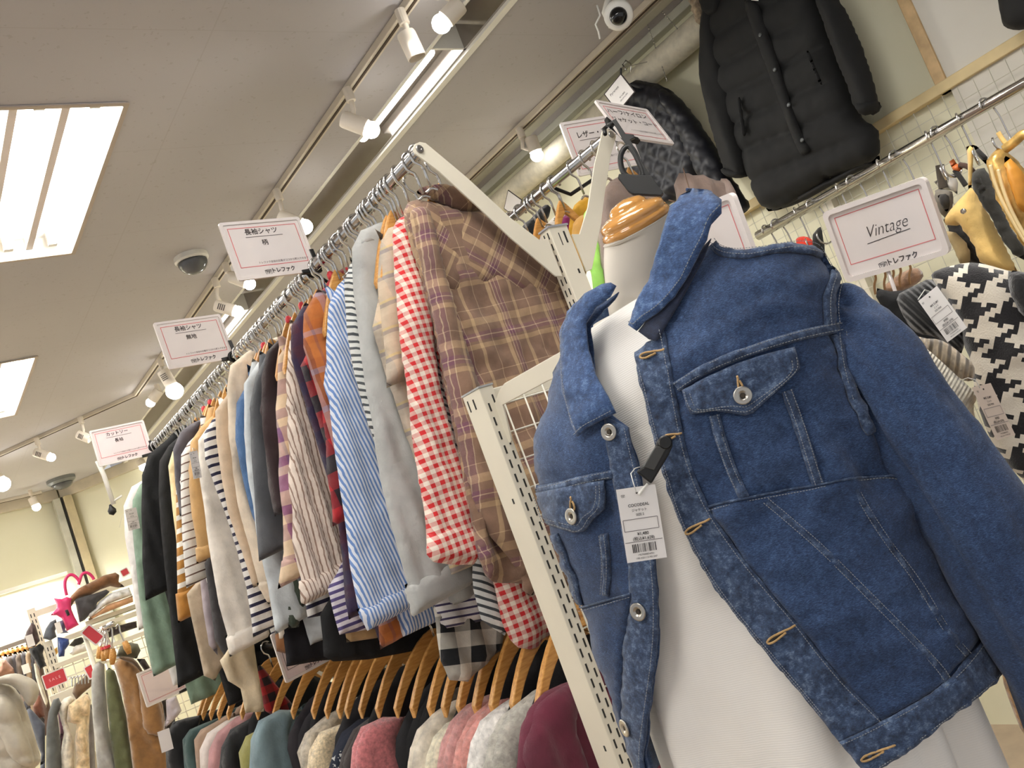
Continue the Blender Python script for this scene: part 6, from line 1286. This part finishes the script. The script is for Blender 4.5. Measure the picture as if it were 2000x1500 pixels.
o_ = f.uv([(1224, 284), (1236, 290), (1246, 312), (1258, 340), (1254, 347), (1232, 348), (1218, 340), (1211, 318), (1213, 298)])
MB().tube(np.vstack([f.P(smooth_poly(o_, 2)), f.P(smooth_poly(o_, 2))[:1]]), .0062, 8, cap=False).build('grip_loop', BLACKP, t, smooth=True)
MB().plate(f, f.uv([(1210, 342), (1252, 344), (1272, 345), (1296, 378), (1292, 384), (1236, 381), (1228, 376), (1208, 350)]), .018, -.006).build('jaw', BLACKP, t, bevel=.0015)
MB().plate(f, f.uv([(1196, 236), (1203, 233), (1222, 262), (1238, 264), (1240, 270), (1231, 274), (1262, 330), (1284, 362), (1276, 366), (1250, 326), (1218, 276)]), .010, -.005).build('spine', BLACKP, t, bevel=.001)
MB().tube([at(1182, 262, 2.03), at(1180, 252, 2.05), at(1188, 244, 2.06), at(1198, 240, 2.03)], .005, 8).build('rail_ring', BLACKP, t, smooth=True)

# ================================================================== FAR LEFT: BAG SHELVES, COAT RACK, PUFFER
def Q8(p): return [(a*.14, 1090+b*.14) for a, b in p]
def Q4(p): return [(a*.26667, 1100+b*.26667) for a, b in p]
fS = FD(150, 1240, 7.2, 0)
fS = Fr(fS.o, (1, -.0, 0), (0, 0, 1))
t = thing('bag_shelf', 'cream metal shelving unit with handbags at the far left', 'shelf unit', (fS.o[0], fS.o[1], 0))
def stdpost(px, h):
    P = fS.P(fS.uv([px]), h)[0]; MB().box((P[0]-.03, P[1]-.02, 0), (P[0]+.03, P[1]+.02, P[2])).build('post', CREAM, t)
    mb = MB()
    for dx in (-.012, .012): slots(mb, ((P[0]+dx, P[1]-.02), (0, -1), (1, 0)), .9, P[2]-.02, .05, .03, .007)
    mb.build('slot_row', SLOTB, t)
stdpost((66, 1183), -.25); stdpost((90, 1254), .06); P1 = fS.P(fS.uv([(90, 1254)]), .06)[0]
xw = 1.25
def shelf(px, h0, h1, label=None):
    P = fS.P(fS.uv([px]), 0)[0]; MB().box((P[0]-.02, P[1]-h1, P[2]-.035), (P[0]+xw, P[1]-h0, P[2])).build('shelf_board', CREAM, t, bevel=.004)
shelf((130, 1242), -.25, .06); shelf((108, 1297), -.25, .10); shelf((172, 1212), -.30, -.02)
P = fS.P(fS.uv([(66, 1190)]), -.25)[0]; MB().box((P[0], P[1]-.015, P[2]-.05), (P[0]+xw, P[1]+.015, P[2])).build('top_bar', CREAM, t)
mb = MB(); z0 = P1[2]-.9
x = P1[0]+.05
while x < P1[0]+xw: mb.tube([(x, P1[1]-.01, .5), (x, P1[1]-.01, P1[2]-.22)], .004, 5); x += .075
z = .5
while z < P1[2]-.22: mb.tube([(P1[0], P1[1]-.01, z), (P1[0]+xw, P1[1]-.01, z)], .004, 5); z += .075
mb.build('wire_mesh', WIRE, t, smooth=True)
def far(name, label, cat, px, h, mat, T=.06, seed=1, amp=.008, lam=.12, fr=None, group=None, rnd=1, g=None, disp=None):
    f = fr or fS; f = Fr(f.o+f.n*h, f.eu, f.ev); uv = f.uv(px); h = 0.0; t = thing(name, label, cat, f.P([uv.mean(0)], h)[0], group); pillow('body', uv, f, T*.8, mat, t, R=T*.8, disp=disp or folds(seed, amp*1.6, lam, wr=.6), h0=h, rnd=0 if rnd == 1 else rnd, g=g); return t, f
PINK = solid((206, 44, 104), .45, name='pink_leather', var=.05)
b, f = far('pink_bag', 'bright pink star-shaped handbag with tall ring handles on the bag shelf', 'handbag', Q8([(750, 560), (860, 570), (930, 540), (1000, 560), (990, 640), (1000, 720), (1040, 820), (1100, 930), (1010, 980), (930, 1020), (900, 930), (860, 840), (790, 800), (700, 800), (790, 700), (780, 630)]), .08, PINK, .05, rnd=0, amp=.003)
for pts in ([(930, 520), (905, 420), (905, 320), (940, 250), (1000, 225), (1060, 260), (1110, 330), (1095, 370)], [(1110, 330), (1130, 240), (1180, 200), (1240, 210), (1290, 260), (1310, 300)]):
    MB().tube(smooth_poly(f.P(f.uv(Q8(pts)), .0), 2, False), .012, 8).build('ring_handle', PINK, b, smooth=True)
pillow('dark_tag', f.uv(Q8([(890, 740), (935, 725), (965, 800), (925, 820)])), f, .01, BLK, b, h0=.05, rnd=0, R=.01)
b, f = far('brown_bag', 'large brown suede handbag lying on top of the bag shelf', 'handbag', Q8([(920, 690), (930, 620), (1000, 520), (1100, 420), (1300, 320), (1450, 240), (1610, 200), (1660, 240), (1660, 330), (1740, 400), (1650, 410), (1540, 390), (1400, 440), (1250, 520), (1100, 560), (1040, 600), (1000, 670)]), .0, C(110, 74, 44, name='suede', var=.2), .10, 2, .014, .16)
far('charcoal_tote', 'charcoal grey bag under the brown suede handbag', 'handbag', Q8([(1040, 580), (1150, 540), (1300, 500), (1480, 440), (1530, 470), (1460, 540), (1360, 620), (1340, 700), (1260, 780), (1190, 860), (1110, 900), (1080, 760)]), .04, C(62, 60, 62, name='canvas'), .07, 3)
far('folded_knit', 'folded white cable knit on the upper shelf beside the charcoal bag', 'knitwear', Q8([(1200, 790), (1330, 700), (1380, 610), (1540, 490), (1700, 440), (1800, 410), (1840, 520), (1700, 570), (1500, 640), (1380, 730), (1260, 830)]), .05, K(226, 226, 224, fuzz=40.0), .07, 4)
far('folded_sweater', 'folded tan top under the white folded knit', 'knitwear', Q8([(1230, 850), (1380, 740), (1500, 650), (1700, 580), (1850, 520), (1860, 610), (1600, 710), (1380, 800), (1250, 870)]), .06, C(196, 150, 112), .05, 5)
far('denim_pouch', 'blue and grey bag on the shelf behind the pink handbag', 'handbag', Q8([(790, 960), (800, 890), (880, 860), (920, 900), (910, 1000), (960, 1040), (860, 1050), (800, 1040)]), .02, C(110, 112, 140, name='canvas'), .05, 6)
far('grey_cap_bag', 'dark grey soft bag on the left of the shelf', 'handbag', Q8([(600, 1120), (640, 980), (700, 890), (780, 850), (800, 930), (770, 1020), (790, 1100), (700, 1150)]), .10, C(66, 70, 78, name='canvas'), .06, 7)
b, f = far('blue_bag', 'royal blue satin bag on the lower shelf', 'handbag', Q8([(800, 1100), (870, 1110), (960, 1130), (970, 1200), (910, 1280), (900, 1370), (820, 1380), (805, 1250)]), .12, solid((38, 66, 130), .4, name='blue_satin', var=.2), .05, 8)
far('white_shoe', 'white and black shoe on the lower shelf of the bag unit', 'shoe', Q8([(970, 1330), (1000, 1270), (1060, 1220), (1160, 1200), (1240, 1190), (1270, 1230), (1220, 1290), (1100, 1330), (1010, 1360)]), .10, solid((222, 218, 208), .4, name='white_leather'), .05, 9)
far('black_shoe', 'dark shoe behind the white shoe on the lower shelf', 'shoe', Q8([(960, 1220), (1040, 1130), (1140, 1100), (1200, 1150), (1140, 1200), (1040, 1240)]), .02, C(50, 46, 42), .05, 10)
far('tan_purse', 'small tan purse on the left of the lower shelf', 'handbag', Q8([(700, 1300), (800, 1240), (810, 1320), (760, 1380), (720, 1390)]), -.05, C(196, 146, 60), .04, 11)
far('folded_jacket', 'dark brown folded jacket on the middle shelf behind the hooks', 'clothes', Q8([(1400, 1000), (1450, 950), (1600, 960), (1800, 900), (1900, 880), (1910, 970), (1700, 1040), (1500, 1120), (1410, 1110)]), -.02, C(58, 48, 44), .07, 12)
far('brown_hat', 'dark brown cap-like bag with a white tag left of the shelf post', 'handbag', Q8([(335, 1130), (370, 1020), (440, 900), (490, 930), (520, 1020), (560, 1150), (480, 1240), (390, 1250)]), .0, C(64, 46, 44, var=.2), .07, 13)
far('black_bag', 'black bag hanging below the brown cap-like bag', 'handbag', Q8([(400, 1260), (480, 1240), (560, 1190), (620, 1240), (600, 1330), (640, 1500), (560, 1560), (470, 1400), (420, 1330)]), .02, C(24, 24, 26, var=.2), .06, 14)
price_tag('white tag on the dark brown cap-like bag', fS.P(fS.uv(Q8([(405, 1165)])), .09)[0]-zc, (1, 0, 0), (.0, -.05, 1), .05, .09, detail=False)
price_tag('white tag on the dark grey soft bag at the shelf', fS.P(fS.uv(Q8([(775, 1000)])), .18)[0]-zc, (1, 0, 0), (.0, -.05, 1), .04, .085, detail=False)
RED = solid((188, 52, 62), .6, name='red_card', var=.03)
def salecard(label, px, d, turn=0.0, words=True):
    f0 = FD(*np.mean(px, 0), d, turn); q = f0.uv(px); eu = f0.P([q[1]])[0]-f0.P([q[0]])[0]; f = Fr(f0.P([q.mean(0)])[0], eu, (0, 0, 1)); q = f.uv(px)
    w = np.linalg.norm(q[1]-q[0]); h = np.linalg.norm(q[2]-q[1]); t = thing('sale_sign', label, 'sign', f.o, 'red sale cards')
    ring_plate(MB(), f, rrect(w, h, .01), rrect(w-.016, h-.016, .006), -.004, .004).build('acrylic_rim', ACRYL, t); MB().plate(f, rrect(w-.016, h-.016, .006), .003, -.0015).build('red_card', RED, t)
    if words: mb = MB(); put_text(mb, f, 'S A L E', .0, .0, h*.24, .0035, bold=-.005); mb.build('printed_words', solid((236, 190, 190), .7, name='pale_print'), t)
    return t, f
pa0 = at(205, 1236, 4.95)
t, f = salecard('red SALE card nearest the white puffer jacket', Q4([(297, 825), (465, 757), (508, 860), (335, 940)]), 6.6)
MB().tube([f.P([(0, -.05)])[0], f.P([(.03, -.45)])[0]], .008, 6).build('stem', ACRYL, t)
t, f = salecard('red card turned edge-on above the grey, olive and tan coats', Q8([(1205, 990), (1335, 850), (1370, 1140), (1255, 1300)]), 5.0, 0, False)
MB().tube([f.P([(0, -.05)])[0], f.P([(0, -.16)])[0], (pa0[0], pa0[1], pa0[2])], .006, 6).build('stem', ACRYL, t)
t, f = salecard('red card half hidden behind the grey coat', Q4([(620, 765), (690, 725), (700, 830), (650, 850)]), 5.8, 0, False)
t, f = salecard('pale red card high on the shelf right of the brown handbag', Q8([(1680, 180), (1790, 120), (1800, 230), (1700, 260)]), 7.6, 0, False)

d1 = 5.0; fK = FD(240, 1400, d1); fK = Fr(fK.o, (math.cos(-.25), math.sin(-.25), 0), (0, 0, 1))
ZK = fK.P(fK.uv([(200, 1228)]))[0][2]
t = thing('coat_rail', 'chrome rail carrying the grey, olive and tan coats at left', 'clothes rail', (fK.o[0], fK.o[1], 0))
pa, pb = fK.P(fK.uv([(196, 1232)]), -.12)[0], fK.P(fK.uv([(285, 1262)]), -.05)[0]; pa = np.array((pa[0], pa[1], ZK)); 
MB().tube([pa+np.array((-.02, -.45, 0)), pa+np.array((0, .6, 0))], .014, 10).build('rail', CHROME, t, smooth=True)
for yy in (.6,): MB().tube([pa+np.array((0, yy, 0)), (pa[0], pa[1]+yy, .02)], .014, 8).build('upright', CREAM, t, smooth=True)
FUR = knit((138, 100, 58), 'tan_fur', 40.0, .10, 0, 1.0)
def coat(name, label, px, h, mat, T, seed, fr=None, amp=.016, lam=.12):
    f = fr or fK; f = Fr(f.o+f.n*h, f.eu, f.ev); h = 0.0; uv = f.uv(px); t = thing(name, label, 'coat', f.P([uv.mean(0)], h)[0], 'coats on the left rack'); pillow('body', uv, f, T*.7, mat, t, R=T*.8, disp=folds(seed, amp*1.5, lam*.8, top=uv[:, 1].max()-.02, ramp=.3, wr=.4), h0=h, g=.016, rnd=0); return t, f
t, f = coat('fur_coat', 'long tan fur coat with dark lining at the front of the left coat rack', Q4([(835, 740), (880, 690), (940, 690), (1010, 745), (1080, 830), (1150, 930), (1195, 1040), (1215, 1280), (1240, 1560), (980, 1560), (930, 1150), (885, 900)]), .10, FUR, .08, 3)
pillow('lapel', f.uv(Q4([(862, 685), (930, 678), (1000, 700), (1060, 800), (1095, 860), (1040, 800), (985, 735), (930, 715)])), f, .04, C(84, 62, 40), t, R=.03, h0=.07)
pillow('sleeve', f.uv(Q4([(1010, 790), (1090, 850), (1150, 960), (1190, 1060), (1210, 1240), (1160, 1260), (1060, 1240), (1030, 1040)])), f, .05, FUR, t, R=.05, h0=.06)
t, f = coat('wool_coat', 'olive green long coat between the grey coat and the tan fur coat', Q4([(775, 790), (800, 765), (840, 790), (875, 900), (925, 1120), (990, 1560), (850, 1560), (805, 1250), (778, 950)]), .04, C(92, 96, 64, name='wool'), .05, 5)
t, f = coat('wool_coat', 'pale grey long coat at the left of the coat rack', Q4([(672, 800), (690, 745), (730, 720), (765, 740), (772, 900), (795, 1200), (870, 1560), (720, 1560), (682, 1200), (668, 900)]), .0, C(160, 158, 152, name='wool'), .06, 6)
t, f = coat('hooded_coat', 'dark khaki hood with blue lining behind the tan fur coat', Q4([(850, 680), (880, 610), (940, 580), (1010, 590), (1030, 640), (1000, 700), (940, 690), (890, 690)]), -.05, C(80, 78, 60), .08, 7)
t, f = coat('dark_coat', 'dark lined coat right of the tan fur coat', Q4([(1000, 700), (1040, 760), (1100, 850), (1150, 960), (1130, 900), (1200, 1100), (1240, 1560), (1300, 1560), (1280, 1100), (1150, 850), (1060, 700)]), -.04, C(50, 40, 34), .05, 8)
for k, (a, b) in enumerate((((755, 500), (720, 700)), ((775, 500), (760, 715)), ((790, 505), (790, 700)), ((825, 480), (830, 740)), ((880, 460), (955, 660)))):
    A = fK.P(fK.uv(Q4([a])), .0)[0]; f = fK; t = thing('wooden_hanger', 'wooden hanger with tall chrome hook on the left coat rack', 'hanger', A, 'hangers on the left coat rack')
    m = ((a[0]+b[0])/2, (a[1]*.45+b[1]*.55)); MB().tube(smooth_poly(f.P(f.uv(Q4([(a[0]-22, a[1]+20), (a[0]-14, a[1]-14), (a[0], a[1]-10), (a[0]+6, a[1]+40), m])), .02*k), 2, False), .005, 6).build('hook', CHROME, t, smooth=True)
    MB().tube(f.P(f.uv(Q4([m, ((m[0]+b[0])/2+3, (m[1]+b[1])/2), b])), .02*k), [.014, .02, .012], 8).build('shoulder_bar', WOOD, t, smooth=True)
    if k in (1, 2): MB().tube(f.P(f.uv(Q4([(m[0]-3, m[1]-10), (m[0]+3, m[1]+8)])), .02*k+.01), .02, 8).build('size_cap', REDTOP, t)
# knits beside the coats
fL = FD(140, 1440, 5.8); ZL2 = None
t = thing('knit_rack', 'cream slatted rack end behind the cream ruffled knit', 'clothes rack', fL.o); P = fL.P(fL.uv(Q4([(470, 900)])), -.15)[0]
MB().box((P[0]-.10, P[1]-.02, .0), (P[0]+.06, P[1]+.02, P[2]-.03)).build('end_frame', CREAM, t, bevel=.004); MB().tube([(P[0]+.3, P[1]-.5, P[2]+.05), (P[0]+.3, P[1]+.6, P[2]+.05)], .016, 10).build('rail', CHROME, t, smooth=True)
far('ruffled_knit', 'cream ruffled knit with tiered sleeves left of the grey coat', 'knitwear', Q4([(500, 1040), (540, 1010), (640, 945), (665, 1000), (650, 1250), (660, 1560), (545, 1560), (560, 1440), (548, 1300), (560, 1180), (488, 1160)]), .06, K(206, 182, 144, fuzz=60.0), .07, 21, fr=fL, amp=.02, lam=.09)
far('fluffy_knit', 'ivory fluffy knit with striped front beside the cream ruffled knit', 'knitwear', Q4([(420, 1050), (470, 990), (520, 970), (550, 1000), (500, 1060), (490, 1160), (540, 1300), (545, 1560), (450, 1560), (440, 1420), (470, 1250)]), .03, K(214, 206, 190, fuzz=50.0), .06, 22, fr=fL)
far('grey_cardigan', 'charcoal grey long cardigan next to the white puffer jacket', 'knitwear', Q4([(340, 1200), (355, 1090), (390, 1000), (430, 985), (450, 1030), (420, 1120), (445, 1300), (450, 1560), (335, 1560)]), .05, C(84, 86, 84, name='wool'), .06, 23, fr=fL)
far('mauve_blouse', 'thin mauve top between charcoal cardigan and ivory fluffy knit', 'knitwear', Q4([(425, 1100), (460, 1070), (475, 1200), (450, 1350), (460, 1560), (440, 1560), (440, 1250)]), .0, C(130, 84, 104), .03, 24, fr=fL)
far('ribbed_sweater', 'grey ribbed top between the ruffled knit and the grey coat', 'knitwear', Q4([(630, 1080), (670, 1030), (690, 1200), (700, 1560), (640, 1560), (645, 1300)]), -.02, C(136, 132, 134), .04, 25, fr=fL)
far('brown_sweater', 'brown curved-sleeve top above the ruffled knit', 'knitwear', Q4([(530, 950), (545, 890), (620, 830), (680, 800), (670, 900), (600, 960), (560, 1000)]), -.05, C(108, 84, 62), .05, 26, fr=fL)
for k in range(6):
    a = (520+k*24, 845-k*5); A = fL.P(fL.uv(Q4([a])), -.02)[0]; t = thing('wire_hanger', 'chrome hanger hook above the ruffled cream knit', 'hanger', A, 'hooks over the far knits')
    MB().tube(smooth_poly(fL.P(fL.uv(Q4([(a[0]-12, a[1]+6), (a[0]-4, a[1]-12), (a[0]+8, a[1]-4), (a[0]+8, a[1]+22), (a[0]+8, a[1]+60)])), -.02), 2, False), .005, 6).build('hook', CHROME, t, smooth=True)
# white puffer jacket
fP = FD(30, 1420, 4.6); PUF = C(186, 178, 162, name='puffer_nylon', rough=.5, var=.05)
def puff(u, v, d): return .035*(np.abs(np.sin((v+.35*u+.04*vnoise(u*5, v*3, 2))*math.pi/.17))**.5-.6)+.010*vnoise(u*16+v*9, v*14, 4)+.006*vnoise(u*40, v*34, 6)
uv = fP.uv(Q4([(-60, 850), (0, 870), (60, 880), (130, 930), (190, 1060), (230, 1180), (265, 1300), (300, 1420), (295, 1460), (250, 1500), (230, 1600), (-80, 1600), (-90, 1000)]))
t = thing('puffer_jacket', 'off-white puffer jacket with hood at the bottom left corner', 'jacket', fP.P([uv.mean(0)])[0]); pillow('body', uv, fP, .12, PUF, t, R=.12, disp=lambda u, v, d: 1.5*puff(u, v, d), g=.014)
pillow('hood', fP.uv(Q4([(-60, 870), (-20, 840), (60, 812), (130, 808), (190, 830), (240, 850), (275, 890), (286, 935), (262, 1010), (225, 1042), (195, 1040), (150, 950), (80, 890), (0, 880)])), fP, .10, PUF, t, R=.08, disp=lambda u, v, d: .008*vnoise(u*14, v*14, 3), g=.012, h0=.10)
pillow('sleeve', fP.uv(Q4([(-40, 960), (60, 960), (130, 1060), (190, 1240), (250, 1400), (240, 1470), (160, 1480), (60, 1400), (10, 1260), (-50, 1200)])), fP, .08, PUF, t, R=.09, disp=puff, g=.013, h0=.12)
# rail along the far left wall
fW = FD(40, 1330, 7.6); fW = Fr(fW.o, (1, 0, 0), (0, 0, 1))
a0, b0 = fW.P(fW.uv([(-60, 1300)]))[0], fW.P(fW.uv([(62, 1252)]))[0]
t = thing('wall_rail', 'grey perforated rail along the bright far wall at the left edge', 'clothes rail', (a0+b0)/2)
zr = fW.P(fW.uv([(30, 1262)]))[0][2]
MB().box((a0[0]-.6, a0[1], zr), (b0[0], a0[1]+.02, zr+.035)).build('rail', solid((120, 116, 110), .5, name='grey_rail'), t); MB().box((a0[0]-.6, a0[1]+.5, zr+.22), (b0[0], a0[1]+.52, zr+.24)).build('upper_rail', solid((170, 166, 160), .5, name='pale_rail'), t)
for k, c in enumerate(((196, 160, 120), (120, 116, 116), (92, 84, 80), (74, 70, 72), (110, 96, 84), (58, 54, 56), (140, 118, 92), (52, 50, 52), (86, 66, 56))):
    x = -6+k*9; px = [(x, 1292-k*1.5), (x+6, 1280-k*2), (x+16, 1290-k*2), (x+24, 1340), (x+40, 1420), (x+20, 1440), (x+6, 1380)]
    lab = ['pink beige', 'mid grey', 'grey brown', 'dark slate', 'khaki brown', 'near-black', 'camel', 'black', 'chestnut'][k]
    t, f = far('hanging_shirt', f'{lab} garment hanging on the far left wall rail', 'clothes', px, .02*k, C(*c), .05, 30+k, fr=fW, group='garments on the far left rail')
    A = fW.P(fW.uv([(x+8, 1276-k*2.2)]), .02*k)[0]; h = thing('wooden_hanger', 'small pale wooden hanger in the row on the far left wall rail', 'hanger', A, 'hangers on the far left rail')
    pillow('shoulder_bar', fW.uv([(x+2, 1288-k*2), (x+7, 1272-k*2.3), (x+12, 1270-k*2.3), (x+22, 1286-k*2), (x+12, 1280-k*2)]), fW, .014, WOOD, h, R=.012, h0=.02*k+.05, g=.02)
far('ginger_coat', 'ginger brown garment above the white puffer hood', 'clothes', Q4([(-40, 760), (0, 700), (40, 705), (100, 770), (110, 810), (40, 820), (-40, 860)]), .1, C(150, 112, 92), .08, 41, fr=fW)
far('blue_grey_shirt', 'blue grey top hanging behind the white puffer jacket', 'clothes', Q4([(190, 1040), (240, 1080), (330, 1180), (330, 1560), (290, 1560), (300, 1400), (240, 1250), (205, 1150)]), .0, C(84, 88, 98), .06, 42, fr=fL)
far('rust_sweater', 'reddish brown top behind the hood of the white puffer jacket', 'clothes', Q4([(240, 1050), (285, 960), (310, 1000), (330, 1120), (280, 1140), (250, 1110)]), -.06, C(112, 66, 46), .05, 43, fr=fL)
far('ivory_dress', 'narrow ivory garment left of the shelf post', 'clothes', Q4([(245, 730), (270, 740), (300, 850), (350, 1010), (340, 1060), (300, 960), (262, 840)]), .05, C(206, 200, 180), .04, 44, fr=fS)
price_tag('white tag on a grey garment at the far left rail', fW.P(fW.uv(Q4([(165, 785)])), .28)[0]-zc, (1, 0, 0), (.0, -.05, 1), .055, .075, detail=False)
far('lavender_scarf', 'lavender cloth below the small lower sign at the coat rack', 'clothes', Q4([(1215, 1000), (1290, 970), (1330, 1080), (1300, 1120), (1240, 1180), (1205, 1210), (1220, 1120)]), .2, C(178, 168, 172), .04, 45, fr=fK)
# clothes-pole beside the far end of the shirt rail
t = thing('reach_pole', 'white slim pole hanging from the cut-and-sewn sign with a small black ball end', 'pole', at(205, 925, 4.0))
MB().tube([at(190, 900, 4.0), at(203, 928, 4.0), at(222, 985, 4.0)], .010, 10).build('pole', WHITEP, t, smooth=True)
MB().tube([at(221, 980, 4.0), at(238, 968, 4.0)], .005, 8).build('side_hook', WHITEP, t, smooth=True); MB().lathe(at(219, 998, 4.0), (0, 0, 1), [(.001, -.02), (.016, -.01), (.018, .004), (.008, .02), (.005, .03)], 14).build('ball_end', BLACKP, t, smooth=True)
